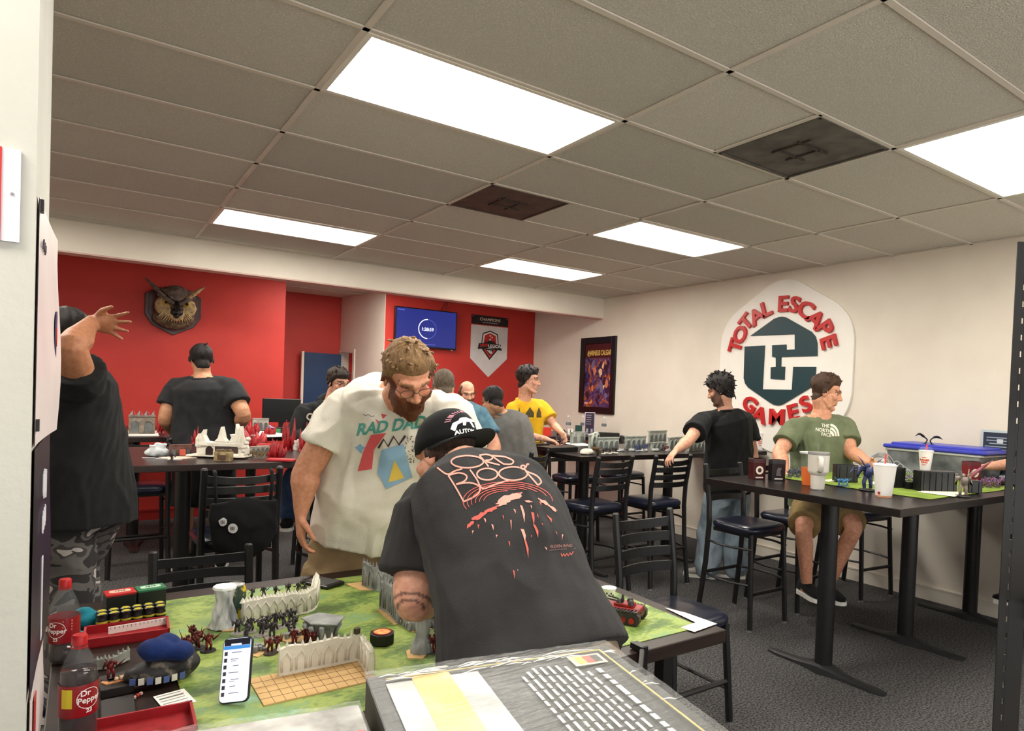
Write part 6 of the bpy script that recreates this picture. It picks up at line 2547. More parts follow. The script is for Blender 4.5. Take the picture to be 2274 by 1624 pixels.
# ---- miniatures
def mini_mesh(seed, h, big=False, wings=False):
    rnd = random.Random(seed)
    mb = MB()
    s = h
    for sx in (-1, 1):
        k = rnd.uniform(-.05, .05)
        mb.tube([V(sx * .11 * s, k * s, .04 * s), V(sx * .12 * s, (k + .06) * s, .25 * s), V(sx * .07 * s, 0, .47 * s)], [.06 * s, .07 * s, .09 * s], 6)
    mb.ball(V(0, 0, .6 * s), (.17 * s, .12 * s, .19 * s), 8, 6)
    mb.ball(V(0, .04 * s, .84 * s), (.085 * s, .09 * s, .1 * s), 8, 6)
    for sx in (-1, 1):
        mb.ball(V(sx * .2 * s, 0, .74 * s), .1 * s, 7, 5)
        el = V(sx * .3 * s, rnd.uniform(-.1, .15) * s, rnd.uniform(.45, .7) * s)
        wr = V(sx * rnd.uniform(.2, .42) * s, rnd.uniform(.1, .35) * s, rnd.uniform(.4, .95) * s)
        mb.tube([V(sx * .2 * s, 0, .73 * s), el, wr], [.06 * s, .055 * s, .05 * s], 6)
        d = V(rnd.uniform(-.3, .3), rnd.uniform(.2, .6), rnd.uniform(-.3, .8)).normalized()
        mb.tube([wr - d * .12 * s, wr + d * rnd.uniform(.25, .45) * s], [.03 * s, .018 * s], 5)
    mb.box(V(0, -.14 * s, .66 * s), (.24 * s, .12 * s, .26 * s))
    for sx in (-1, 1):
        mb.tube([V(sx * .1 * s, -.16 * s, .75 * s), V(sx * rnd.uniform(.12, .3) * s, -.25 * s, rnd.uniform(.95, 1.15) * s)], [.04 * s, .008 * s], 5)
    if wings:
        for sx in (-1, 1):
            for k in range(4):
                mb.tube([V(sx * .08 * s, -.12 * s, .72 * s), V(sx * (.3 + .1 * k) * s, -.2 * s, (1.05 - .12 * k) * s), V(sx * (.45 + .12 * k) * s, -.22 * s, (1.2 - .28 * k) * s)], [.04 * s, .035 * s, .006 * s], 5, flatten=.5)
    return mb.mesh('figure')


MINI = {}


def mini(p, h, m, label, group, seed=0, base=(40, 36, 34), rz=None, rb=None, wings=False, bm=None):
    key = (seed % 5, round(h, 3), m.name, wings, base)
    rz = (seed * 1.7) % 6.28 if rz is None else rz
    if key not in MINI:
        t = thing('miniature', p, label, 'miniature', group, rz)
        me = mini_mesh(seed % 5, h, wings=wings)
        me.materials.append(m)
        o = link('figure', me, t, smooth='all')
        o.location.z = .003
        r = rb or h * .42
        MB().lathe([(r, 0), (r * .9, .0035), (0, .0035)], (0, 0, 0), 14).build('base', flat(base, .6), t)
        MINI[key] = t
        return t
    return dup(MINI[key], p, rz, label, group)


GD, GR_ = 'dark winged miniatures on the mat', 'red-armoured miniatures on the mat'
LD = 'dark grey-brown armoured miniature on a pale rimmed base, in front of the long cream wall'
for k, (x, y) in enumerate(((527, 1408), (548, 1420), (556, 1404), (580, 1412), (592, 1400), (612, 1396), (628, 1392), (645, 1386), (654, 1400), (604, 1418), (640, 1410))):
    mini(fz(x, y), .046 + .006 * (k % 2), M_darkmini, LD, GD, k, (150, 146, 140))
for k, (x, y) in enumerate(((560, 1330), (585, 1326), (612, 1324), (640, 1318), (662, 1316), (676, 1306))):
    mini(fz(x, y), .036, M_darkmini, 'dark miniature standing behind the long cream ruin wall', 'dark miniatures behind the cream wall', k + 1, (60, 60, 50))
for k, (x, y) in enumerate(((418, 1450), (440, 1440), (462, 1446), (428, 1426))):
    mini(fz(x, y), .052, M_redmini, 'red and black miniature beside the blue felt bag', GR_, k, (30, 26, 24))
for k, (x, y) in enumerate(((600, 1452), (618, 1446), (652, 1432), (678, 1430), (694, 1436))):
    mini(fz(x, y), .046, M_redmini, 'dark red miniature tucked behind the cream wall of the gridded plate', GR_, k, (60, 46, 36))
for k, (x, y) in enumerate(((962, 1392), (985, 1400), (975, 1424), (990, 1440), (965, 1448), (998, 1420), (985, 1375))):
    mini(fz(x, y), .055, M_redmini if k in (2, 3, 4) else M_darkmini, 'red or black miniature crowded beside the fluted grey column', GR_, k, (36, 30, 28))
for k, (x, y) in enumerate(((862, 1312), (872, 1318))):
    mini(fz(x, y), .04, M_darkmini, 'dark miniature at the foot of the curved grey ruin', GD, k, (60, 56, 50))
# small plywood base with rubble
def rubble(x, y, base, n, label, seed, s=.012, m=None):
    p = fz(x, y)
    t = thing('rubble_scatter', p, label, 'terrain', 'gaming ruins')
    MB().prism([(fz(*b).x, fz(*b).y) for b in base], FZ + .003, FZ + .006).build('plywood_base', M_chip, t, world=True)
    rnd = random.Random(seed)
    for k in range(n):
        q = p + V(rnd.uniform(-2, 2) * s, rnd.uniform(-1.4, 1.4) * s, .006 - .003)
        hh = s * rnd.uniform(.5, 1.6)
        MB().rbox(q + V(0, 0, hh / 2), (s * rnd.uniform(.7, 1.4), s * rnd.uniform(.7, 1.2), hh), s * .2, rnd.random() * 3).build('stone', m or M_stone, t, world=True)


rubble(572, 1446, ((538, 1452), (572, 1461), (600, 1446), (588, 1430), (560, 1438)), 9, 'small grey rubble pile on a cut plywood base', 3)
rubble(652, 1418, ((625, 1424), (650, 1432), (690, 1424), (676, 1408), (640, 1412)), 7, 'grey rubble and wreckage on plywood between red and dark miniatures', 5, .01)
# ruins by the bending man's elbow
r0, r1, r2 = fz(806, 1300), fz(838, 1312), fz(878, 1300)
ruin_wall('curved_ruin', [r0, r1, r2], .09, .012, M_stone, 'curved grey ruin wall with ribs at the far side of the mat', seed=6, spire=.02, base=((768, 1300), (800, 1296), (880, 1300), (888, 1312), (800, 1314)))
r0, r1 = fz(846, 1352), fz(884, 1386)
ruin_wall('broken_ruin', [r0, r0.lerp(r1, .5) + V(.01, .01, 0), r1], .1, .014, M_stone, "broken grey ruin wall by the bending player's elbow", seed=7, spire=.022, base=((838, 1358), (876, 1392), (905, 1378), (870, 1340)))
r0, r1, r2 = fz(893, 1386), fz(918, 1402), fz(962, 1392)
ruin_wall('low_ruin', [r0, r1, r2], .03, .01, M_stone, 'low jagged grey ruin wall on tan plywood under the elbow', seed=8, spire=.012, base=((880, 1372), (916, 1408), (1000, 1392), (1000, 1340), (940, 1344)))
p = fz(934, 1448)
t = thing('ruin_column', p, 'fluted grey broken column on a tan plywood base', 'terrain', 'gaming ruins')
mb = MB()
mb.tube([p, p + V(0, 0, .02), p + V(.004, 0, .045), p + V(.004, 0, .09), p + V(.01, .004, .112)], [.034, .03, .02, .022, .018], 10)
me = organic(mb, .004, 1)
me.materials.append(M_stone)
nn = [v.normal.copy() for v in me.vertices]
me.vertices.foreach_set('co', np.array([v.co + n_ * .0045 * noise.noise(V(v.co.x * 110, v.co.y * 110, v.co.z * 14)) for v, n_ in zip(me.vertices, nn)], dtype=np.float32).ravel())
link('column', me, t, smooth='all', world=True, fix=False)
MB().prism([(fz(x, y).x, fz(x, y).y) for x, y in ((902, 1448), (905, 1464), (940, 1464), (958, 1440), (930, 1432))], FZ + .003, FZ + .006).build('plywood_base', M_chip, t, world=True)
# red tank
p = fz(1384, 1376)
rz = .55
t = thing('toy_tank', p, 'red and black model tank near the mat corner', 'model tank')
Mz = Matrix.Rotation(rz, 3, 'Z')
Mr, Mk = mat('tank_red', (150, 30, 28), .4, col2=(110, 18, 18), nscale=30), mat('tank_black', (28, 24, 26), .45, col2=(54, 44, 44), nscale=50)
tk = lambda x, y, z: p + Mz @ V(x, y, z)
for sx in (-1, 1):
    mb = MB()
    prof = [(-.072, .012), (-.06, .0), (.055, .0), (.072, .014), (.072, .032), (.05, .046), (-.055, .046), (-.072, .034)]
    mb.add([tk(sx * .043 - .012, y, z) for y, z in prof] + [tk(sx * .043 + .012, y, z) for y, z in prof],
           [tuple(range(8)), tuple(range(8, 16))] + [(i, (i + 1) % 8, 8 + (i + 1) % 8, 8 + i) for i in range(8)])
    tr_ = mb.build('track', Mk, t, world=True, bevel=.002)
    for k in range(11):
        MB().box(tk(sx * .043, -.06 + .012 * k, .047), (.025, .006, .003), mtx=Mz).build('track_link', Mk, tr_, world=True)
    for k in range(4):
        MB().lathe([(0, 0), (.01, 0), (.01, .004), (0, .004)], tk(sx * .056, -.045 + .03 * k, .018), 12, Mz @ V(sx, 0, 0)).build('road_wheel', Mr, tr_, world=True)
MB().rbox(tk(0, 0, .034), (.062, .128, .034), .006, mtx=Mz).build('hull', Mr, t, world=True)
MB().rbox(tk(0, -.004, .056), (.05, .07, .012), .006, mtx=Mz).build('deck', Mr, t, world=True)
for x, y in ((-.012, .012), (.016, -.018), (-.014, -.03)):
    MB().lathe([(.012, 0), (.011, .008), (.006, .014), (0, .014)], tk(x, y, .06), 10).build('hatch', Mk, t, world=True, smooth=True)
for x in (-.012, .012):
    MB().tube([tk(x, .02, .066), tk(x * 1.2, .06, .07)], .003, 8).build('gun_barrel', Mk, t, world=True)
for k in range(6):
    MB().box(tk(-.026 + .0105 * k, -.066, .03 + .006 * (k % 2)), (.006, .006, .014), mtx=Mz).build('grille_bar', flat((90, 60, 50), .4), t, world=True)
MB().tube([tk(-.015, .0, .07), tk(-.016, 0, .09)], [.006, .004], 8, dome=True).build('crew_figure', Mk, t, world=True, smooth=True)
p = fz(1352, 1334)
t = thing('paper_cup', p, 'small white flared paper cup with black marks, behind the red tank', 'cup')
MB().lathe([(.016, 0), (.02, .02), (.025, .045), (.028, .05)], p, 18).build('cup_wall', M_paperw, t, smooth=True, world=True)
for k in range(5):
    a = to_cam(p) + (-.7 + .35 * k)
    MB().box(p + V(math.cos(a) * .0235, math.sin(a) * .0235, .026 + .007 * (k % 2)), (.002, .005, .006), a).build('black_mark', M_blk, t, world=True)
p = fz(1340, 1338) + V(-.03, .02, 0)
for k in range(3):
    single('shell_scrap', MB().tube([p + V(.012 * k, -.006 * k, 0), p + V(.012 * k, -.006 * k, .02), p + V(.012 * k + .004, -.006 * k, .034)], [.008, .007, .001], 6), M_pale, 'white pointed terrain scrap beside the red tank', 'terrain', 'white scraps by the tank')
# paper sheet over the table corner, clamp
c, rz, w, d = rect_px([(1515, 1398), (1590, 1386), (1548, 1362), (1478, 1352)], FZ + .004)
pq = [onz(x, y, FZ + .0038) for x, y in ((1476, 1350), (1524, 1362), (1592, 1386), (1542, 1404), (1512, 1394), (1545, 1383))]
single('paper_sheet', MB().prism([(v.x, v.y) for v in pq], FZ + .0036, FZ + .0046), M_paperw, 'white sheet of paper overhanging the corner of the battle mat', 'paper')
cl = onz(1392, 1432, FZ)
t = thing('table_clamp', V(cl.x, FT[2], FZ), 'small black clamp on the near edge of the low table', 'clamp')
cx_ = cl.x
MB().box((cx_, FT[2] + .012, FZ + .012), (.03, .05, .018)).build('clamp_jaw', M_blk, t, world=True, bevel=.002)
MB().box((cx_, FT[2] - .01, FZ - .025), (.026, .012, .09)).build('clamp_spine', M_blk, t, world=True, bevel=.002)
MB().tube([(cx_ - .01, FT[2] - .012, FZ + .01), (cx_ - .05, FT[2] - .05, FZ - .02)], .008, 8).build('clamp_lever', flat((60, 58, 56), .4), t, world=True)
# bits on the left of the mat
p = fz(248, 1478)
ruin_wall('ruin_strip', [fz(215, 1486), fz(246, 1482), fz(284, 1464)], .026, .012, mat('grey_green_resin', (140, 142, 134), .7, col2=(112, 114, 106), nscale=20), 'low grey-green jagged wall strip beside the soda bottle', seed=11, relief=False, spire=.012)
p = fz(258, 1536)
c, rz, w, d = rect_px([(222, 1556), (296, 1540), (288, 1508), (214, 1524)], FZ)
single('card_case', MB().rbox(c + V(0, 0, .012), (w, d, .022), .003, rz), flat((32, 27, 27), .5), 'dark flat card case under the red demon miniature', 'case')
mini(c + V(-.01, .012, .0235), .05, M_redmini, 'rusty red miniature standing on the dark card case', GR_, 2, (50, 30, 26))
q = MB().prism([(-.026, -.016), (.02, -.018), (.03, -.008), (.024, .014), (-.02, .016), (-.03, .004)], .0232, .0262, c=c, mtx=Matrix.Rotation(.3, 3, 'Z'))
tkn = single('wooden_token', q, flat((206, 140, 90), .6), 'orange-edged wooden token tray on the dark card case', 'token')
MB().prism([(-.018, -.009), (.013, -.011), (.018, .008), (-.014, .009)], .0263, .027, c=c, mtx=Matrix.Rotation(.3, 3, 'Z')).build('dark_inset', flat((46, 34, 32), .6), tkn, world=True)
for k in range(2):
    single('wooden_bead', MB().ball(c + V(.002 + .011 * k, -.012 + .002 * k, .0265 + .0048), .0048, 10, 8), flat((226, 196, 164), .4), 'pale bead lying on the wooden token tray', 'bead', 'pale beads', smooth='all')
for k, (x, y) in enumerate(((299, 1552), (306, 1547), (313, 1543))):
    single('tiny_die', MB().rbox(fz(x, y) + V(0, 0, .003), (.0065, .0065, .0065), .0015, .4 * k), flat((208, 170, 160) if k != 1 else (190, 60, 56), .3), 'tiny die lying between the card case and the stat card', 'die', 'tiny dice')
c, rz, w, d = rect_px([(362, 1582), (432, 1562), (412, 1532), (343, 1550)], FZ)
t = thing('stat_card', c, 'white printed stat card at the edge of the battle mat', 'card')
MB().box(c + V(0, 0, .0032), (w, d, .001), rz).build('card', M_paperw, t, world=True)
for k in range(5):
    MB().box(c + Matrix.Rotation(rz, 3, 'Z') @ V(-.004 + .002 * (k % 2), -d * .36 + d * .18 * k, .0052), (w * .78, .0016 if k != 3 else .004, .0006), rz).build('printed_line', flat((120, 120, 116), .6), t, world=True)
c, rz, w, d = rect_px([(226, 1606), (302, 1590), (296, 1552), (222, 1566)], FZ)
single('deck_box', MB().rbox(c + V(0, 0, .006), (w, d, .011), .003, rz), flat((44, 39, 38), .5), 'dark deck box lying flat near the fuller soda bottle', 'box')

# ---- shrink-wrapped game boxes in front of the photographer
def film():
    m = bpy.data.materials.new('shrink_film')
    m.use_nodes = True
    N, L = m.node_tree.nodes, m.node_tree.links
    b = N['Principled BSDF']
    b.inputs['Base Color'].default_value = (.9, .92, .92, 1)
    b.inputs['Roughness'].default_value = .12
    b.inputs['Alpha'].default_value = .13
    b.inputs['Specular IOR Level'].default_value = 1
    b.inputs['Coat Weight'].default_value = 1
    b.inputs['Coat Roughness'].default_value = .08
    tc = N.new('ShaderNodeTexCoord')
    mp = N.new('ShaderNodeMapping')
    mp.inputs['Scale'].default_value = (5, 60, 5)
    mp.inputs['Rotation'].default_value = (0, 0, .5)
    L.new(tc.outputs['Object'], mp.inputs[0])
    n = N.new('ShaderNodeTexNoise')
    n.inputs['Scale'].default_value = 2.2
    n.inputs['Detail'].default_value = 4
    L.new(mp.outputs[0], n.inputs['Vector'])
    bp = N.new('ShaderNodeBump')
    bp.inputs['Strength'].default_value = .7
    bp.inputs['Distance'].default_value = .02
    L.new(n.outputs['Fac'], bp.inputs['Height'])
    L.new(bp.outputs[0], b.inputs['Normal'])
    L.new(bp.outputs[0], b.inputs['Coat Normal'])
    return m


M_film = film()
BZ = HC - .30
pL, pB = onz(807, 1497, BZ), onz(1345, 1425, BZ)
ub = pB - pL
bw = ub.length
ub.normalize()
vb = V(ub.y, -ub.x, 0)                              # toward the camera
bd = .42
bh = .075
bx = thing('boxed_game', (pL + pB) * .5 + vb * bd / 2 - V(0, 0, bh), 'large black shrink-wrapped game box with gold border and white print', 'box', 'shrink-wrapped game boxes')
MBx = Matrix((ub, -vb, V(0, 0, 1))).transposed()
bc_ = (pL + pB) * .5 + vb * bd / 2
MB().rbox(bc_ - V(0, 0, bh / 2 + .0015), (bw - .004, bd - .004, bh - .003), .003, mtx=MBx).build('carton', mat('carton_black', (30, 30, 29), .45, col2=(38, 38, 36), nscale=10), bx, world=True)
fo = bc_ - V(0, 0, .0015)


def onbox(x0, x1, y0, y1, col_, name, lift=.0004, m=None):
    """x along the back edge from the left corner, y from the back edge toward the camera"""
    c = pL + ub * (x0 + x1) / 2 + vb * (y0 + y1) / 2
    return MB().box(V(c.x, c.y, BZ - .0015 + lift), (abs(x1 - x0), abs(y1 - y0), .0004), mtx=MBx).build(name, m or flat(col_, .4), bx, world=True)


onbox(.018, bw * .40, .03, bd - .02, (206, 208, 200), 'picture_panel', .0004, mat('box_picture', (206, 208, 198), .4, col2=(150, 154, 150), nscale=14))
onbox(.045, .085, .022, bd - .02, (228, 208, 120), 'yellow_strip', .0008, mat('box_strip', (224, 206, 132), .4, col2=(206, 170, 70), nscale=12))
gold = (190, 164, 84)
onbox(.02, bw - .02, .018, .0205, gold, 'gold_border', .0008)
onbox(bw - .0205, bw - .018, .018, bd - .02, gold, 'gold_border', .0008)
fx, fy = bw - .062, .032
onbox(fx - .004, fx + .036, fy - .004, fy + .022, (220, 205, 170), 'flag_border', .0008)
for k, c_ in enumerate(((40, 38, 36), (190, 60, 48), (222, 180, 80))):
    onbox(fx + .03 - .01 * k - .008, fx + .03 - .01 * k + .002, fy, fy + .018, c_, 'flag_stripe', .0012)
rnd = random.Random(8)
for col_i, (xx, wd, st) in enumerate(((bw - .046, .0055, .066), (bw - .060, .003, .07), (bw - .069, .003, .06), (bw - .078, .003, .05), (bw - .087, .003, .045), (bw - .096, .003, .044), (bw - .105, .003, .044), (bw - .114, .003, .043), (bw - .123, .003, .05), (bw - .132, .003, .06))):
    y = st
    while y < bd - .03:
        ln = rnd.uniform(.008, .022)
        onbox(xx - wd / 2, xx + wd / 2, y, min(y + ln, bd - .03), (216, 214, 206) if col_i else (232, 230, 222), 'printed_word', .0008)
        y += ln + rnd.uniform(.003, .006)
fm = MB()
n1, n2 = 40, 46
ring = []
vs, fs = [], []
rnd = random.Random(4)
for j in range(n2 + 1):
    for i in range(n1 + 1):
        x, y = bw * i / n1, bd * j / n2
        e = math.exp(-y / .02) + .5 * math.exp(-(bw - x) / .012) + .5 * math.exp(-x / .012)
        z = .0015 + .0022 * e * abs(noise.noise(V(x * 60 + y * 30, y * 160, 1))) + .0012 * max(0, noise.noise(V(x * 14, y * 40, 5)))
        q = pL + ub * x + vb * y
        vs.append((q.x, q.y, BZ + z))
for j in range(n2):
    for i in range(n1):
        a = j * (n1 + 1) + i
        fs.append((a, a + n1 + 1, a + n1 + 2, a + 1))
fm.add(vs, fs)
fm.build('shrink_film', M_film, bx, world=True, smooth='all')
mb = MB()
for (a_, b_) in ((pL, pB), (pL, pL + vb * bd), (pB, pB + vb * bd)):
    pass
for k in range(46):                      # shrink film creases as white slivers, their highlights put in as colour
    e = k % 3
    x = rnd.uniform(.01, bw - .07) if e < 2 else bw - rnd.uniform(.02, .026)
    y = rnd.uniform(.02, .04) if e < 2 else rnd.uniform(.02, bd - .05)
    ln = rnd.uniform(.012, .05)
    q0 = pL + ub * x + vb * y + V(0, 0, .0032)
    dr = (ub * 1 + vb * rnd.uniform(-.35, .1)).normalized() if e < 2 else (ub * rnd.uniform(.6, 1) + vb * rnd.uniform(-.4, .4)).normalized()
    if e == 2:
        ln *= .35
    MB().tube([q0, q0 + dr * ln * .5 + V(0, 0, .0012), q0 + dr * ln], [.0003, .0008, .0002], 4).build('crease_highlight', flat((226, 226, 220), .25), bx, world=True)
# second box
B2 = SZ + .0615 if False else HC - .30 - .075 + .0615
p2R, p2L = onz(798, 1560, B2), onz(380, 1626, B2)
u2 = (p2R - p2L)
w2 = u2.length + .03
u2.normalize()
v2 = V(u2.y, -u2.x, 0)
c2 = (p2R - u2 * w2 / 2) + v2 * .15
M2 = Matrix((u2, -v2, V(0, 0, 1))).transposed()
b2 = thing('boxed_game', c2 - V(0, 0, .06), 'smaller shrink-wrapped game box with a colourful picture, left of the black one', 'box', 'shrink-wrapped game boxes')
MB().rbox(c2 - V(0, 0, .03), (w2, .3, .056), .003, mtx=M2).build('carton', mat('carton_picture', (96, 92, 88), .4, col2=(200, 198, 192), nscale=16, ndetail=6), b2, world=True)
MB().box(c2 + u2 * (w2 * .28) - v2 * .08 - V(0, 0, .0016), (.06, .03, .0008), mtx=M2).build('orange_patch', flat((214, 150, 70), .4), b2, world=True)
MB().box(c2 + u2 * (w2 * .4) - v2 * .085 - V(0, 0, .0012), (.03, .022, .0008), mtx=M2).build('red_patch', flat((190, 60, 60), .4), b2, world=True)
vs, fs = [], []
for j in range(25):
    for i in range(41):
        x, y = -w2 / 2 + w2 * i / 40, -.15 + .3 * j / 24
        q = c2 + u2 * x + v2 * y
        vs.append((q.x, q.y, c2.z + .0008 + .004 * abs(noise.noise(V(x * 30, y * 120, 9))) + .003 * math.exp(-(y + .15) / .02) * abs(noise.noise(V(x * 80, y * 90, 2)))))
for j in range(24):
    for i in range(40):
        a = j * 41 + i
        fs.append((a, a + 41, a + 42, a + 1))
fm = MB()
fm.add(vs, fs)
fm.build('shrink_film', M_film, b2, world=True, smooth='all')
# steel shelf that carries the boxes, and the slotted post of the next rack
SZ = BZ - bh
sh_ = thing('shelf_rack', V(-.7, -2.0, 0), 'low black steel shelf rack under the shrink-wrapped boxes', 'shelf')
sx1 = pB.x - .03
MB().box(((sx1 - .95) / 2, -2.0, SZ - .0095), (sx1 + .95, .5, .018)).build('shelf_board', mat('chipboard', (150, 122, 88), .8, col2=(128, 102, 72), nscale=60), sh_, world=True)
for yy in (-1.76, -2.24):
    MB().box(((sx1 - .95) / 2, yy, SZ - .044), (sx1 + .95, .02, .05)).build('shelf_beam', M_blackmetal, sh_, world=True)
    for xx in (-.93, sx1 - .02):
        MB().box((xx, yy, (SZ - .02) / 2), (.036, .036, SZ - .02)).build('corner_post', M_blackmetal, sh_, world=True)
if c2.z - .06 < SZ:
    b2.location.z += 0
pe = at(2236, 1000, 1.52)
M_post = mat('post_black', (15, 15, 15), .5, col2=(20, 20, 20), nscale=30)
n_ = V(-CF.x, -CF.y, 0).normalized()
r_ = V(-n_.y, n_.x, 0)
ph_ = 1.92
rk = thing('slotted_rack', V(pe.x, pe.y, 0), 'black slotted-angle shelving post beside the green-cloth table', 'shelf')
Mp = Matrix((r_, n_, V(0, 0, 1))).transposed()
pb = V(pe.x, pe.y, 0) + r_ * .03
post = MB()
post.box(pb + r_ * -.0215 + V(0, 0, ph_ / 2), (.017, .003, ph_), mtx=Mp)
post.box(pb + r_ * .0095 + V(0, 0, ph_ / 2), (.035, .003, ph_), mtx=Mp)
z = 0
while z < ph_:
    post.box(pb + r_ * -.0105 + V(0, 0, z + .0125), (.007, .003, .025), mtx=Mp)
    z += .038
post.box(pb + r_ * .0285 + n_ * -.02 + V(0, 0, ph_ / 2), (.003, .04, ph_), mtx=Mp)
post.build('slotted_post', M_post, rk, world=True)
for k, zz in enumerate((.12, .62, 1.1, 1.6)):
    MB().box(pb + r_ * .47 + n_ * .22 + V(0, 0, zz), (.86, .4, .02), mtx=Mp).build('shelf_board', mat('chipboard', (150, 122, 88), .8), rk, world=True)
    MB().box(pb + r_ * .47 + n_ * .012 + V(0, 0, zz - .02), (.86, .012, .05), mtx=Mp).build('shelf_beam', M_post, rk, world=True)
for dx_, dy_ in ((.9, .02), (.9, .42), (.2, .42)):
    MB().box(pb + r_ * dx_ + n_ * dy_ + V(0, 0, ph_ / 2), (.04, .04, ph_), mtx=Mp).build('corner_post', M_post, rk, world=True)

# ------------------------------------------------------------------ white-ruin table and the table by the red wall
p = tz(482, 1018) + V(0, 0, .02)
gt = thing('gothic_ruin', p, 'white gothic ruin with three tall spires on the long dark table', 'terrain', 'table terrain')
k_ = px2m(p, 1)
gx = lambda x, y, dz=0: p + CR.xy.to_3d().normalized() * ((x - 482) * k_) + V(0, 0, (1018 - y) * k_)
bk = V(CF.x, CF.y, 0).normalized()


def gslab(pts, th, off=0):
    mb = MB()
    P = [gx(x, y) + bk * off for x, y in pts]
    Q = [v + bk * th for v in P]
    n = len(P)
    mb.add(P + Q, [tuple(range(n)), tuple(reversed(range(n, 2 * n)))] + [(i, n + i, n + (i + 1) % n, (i + 1) % n) for i in range(n)])
    return mb


M_gw = mat('white_resin', (236, 232, 220), .55, col2=(222, 216, 202), nscale=14, bump=.4, bscale=60)
for pts, nm, off in (([(436, 1018), (434, 985), (438, 972), (444, 972), (450, 962), (449, 975), (456, 988), (468, 990), (468, 1018)], 'left_pier', 0),
                     ([(436, 990), (538, 990), (538, 998), (436, 998)], 'gallery', -.012),
                     ([(470, 989), (478, 981), (485, 955), (491, 981), (498, 989)], 'middle_spire', .02),
                     ([(506, 989), (512, 978), (508, 971), (520, 971), (521, 947), (527, 963), (531, 952), (534, 975), (546, 1000), (546, 1014), (538, 1018), (528, 1018), (528, 990)], 'right_pier', .0)):
    gslab(pts, .05, off).build(nm, M_gw, gt, world=True, bevel=.003)
gslab([(418, 1021), (545, 1021), (545, 1018.5), (418, 1018.5)], .16, -.03).build('base_plate', M_gw, gt, world=True)
for sx in (437, 444, 531, 538):
    q = MB()
    b = gx(sx, 1000) + bk * .0
    q.tube([b, b + V(0, 0, .05), b + V(.004, 0, .11 if sx > 500 else .075)], [.012, .011, .001], 6)
    q.build('pinnacle', M_gw, gt, world=True)
for k in range(5):
    q = MB()
    b = gx(536 + 3 * k, 1016 - 9 * k) + bk * .01
    q.ball(b, (.016, .02, .014), 8, 6)
    q.build('crocket', M_gw, gt, world=True, smooth=True)
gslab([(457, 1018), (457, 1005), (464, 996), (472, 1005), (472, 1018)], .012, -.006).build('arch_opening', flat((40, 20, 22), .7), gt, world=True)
p2 = tz(500, 1023) + bk * -.02
t = thing('toy_bunker', p2, 'tan toy bunker parked in the white gothic ruin', 'terrain', 'table terrain')
Mt = mat('tan_resin', (182, 160, 112), .6, col2=(120, 102, 72), nscale=30)
rr = math.atan2(CR.y, CR.x)
MB().rbox(p2 + V(0, 0, .028), (.1, .05, .056), .006, rr).build('bunker_body', Mt, t, world=True)
MB().rbox(p2 - bk * .027 + V(0, 0, .024), (.05, .006, .03), .003, rr).build('bunker_door', flat((92, 70, 56), .6), t, world=True)
for k in range(4):
    MB().rbox(p2 + CR.xy.to_3d() * (-.036 + .024 * k) + V(0, 0, .06 + .003 * (k % 2)), (.016, .03, .016), .003, rr).build('merlon', flat((108, 92, 66), .6), t, world=True)


def rock(x, y, w, h, m, label, seed=0, z=TZ, cat='terrain', name='rock_terrain'):
    p = tz(x, y, z)
    w, h = px2m(p, w) / 2, px2m(p, h)
    t = thing(name, p, label, cat, 'table terrain')
    mb = MB()
    rnd = random.Random(seed)
    mb.ball(p + V(0, 0, h * .25), (w, w * .7, h * .35), 14, 8)
    for k in range(4):
        a = rnd.uniform(0, 6.28)
        b = p + V(math.cos(a) * w * .45, math.sin(a) * w * .4, 0)
        mb.tube([b, b + V(0, 0, h * .5), b + V(rnd.uniform(-.1, .1) * w, 0, h * rnd.uniform(.75, 1.0))], [w * .4, w * .28, w * .3], 8)
    me = organic(mb, max(.004, w * .09), 1)
    me.materials.append(m)
    nn = [v.normal.copy() for v in me.vertices]
    cc_ = np.array([v.co + n_ * w * .1 * noise.noise(v.co * (3 / w)) for v, n_ in zip(me.vertices, nn)], dtype=np.float32)
    cc_[:, 2] = np.maximum(cc_[:, 2], p.z)
    me.vertices.foreach_set('co', cc_.ravel())
    link('body', me, t, smooth='all', world=True, fix=False)
    return t


def spiky(x, y, w, h, m, label, seed=0, n=9, z=TZ, lean=0):
    """fan of flame-like red fins on a low foot"""
    p = tz(x, y, z)
    w, h = px2m(p, w) * .64, px2m(p, h) * 1.08
    t = thing('spiked_terrain', p, label, 'terrain', 'table terrain')
    rnd = random.Random(seed)
    f = MB()
    f.lathe([(w * .95, 0), (w * .8, h * .06), (w * .4, h * .16), (0, h * .18)], p, 12)
    f.build('foot', m, t, world=True, smooth=True)
    for k in range(n):
        a = 2 * PI * k / n
        b = p + V(math.cos(a) * w * .45, math.sin(a) * w * .45, 0)
        hh = h * rnd.uniform(.4, 1.05)
        tip = b + V(math.cos(a) * w * .35 + lean * h, math.sin(a) * w * .35, hh)
        q = MB()
        q.tube([b, b.lerp(tip, .45) + V(rnd.uniform(-.15, .15) * w, 0, 0), tip], [w * .52, w * .42, .002], 6, flatten=.6)
        q.build('fin', m, t, world=True, smooth='all')
    return t


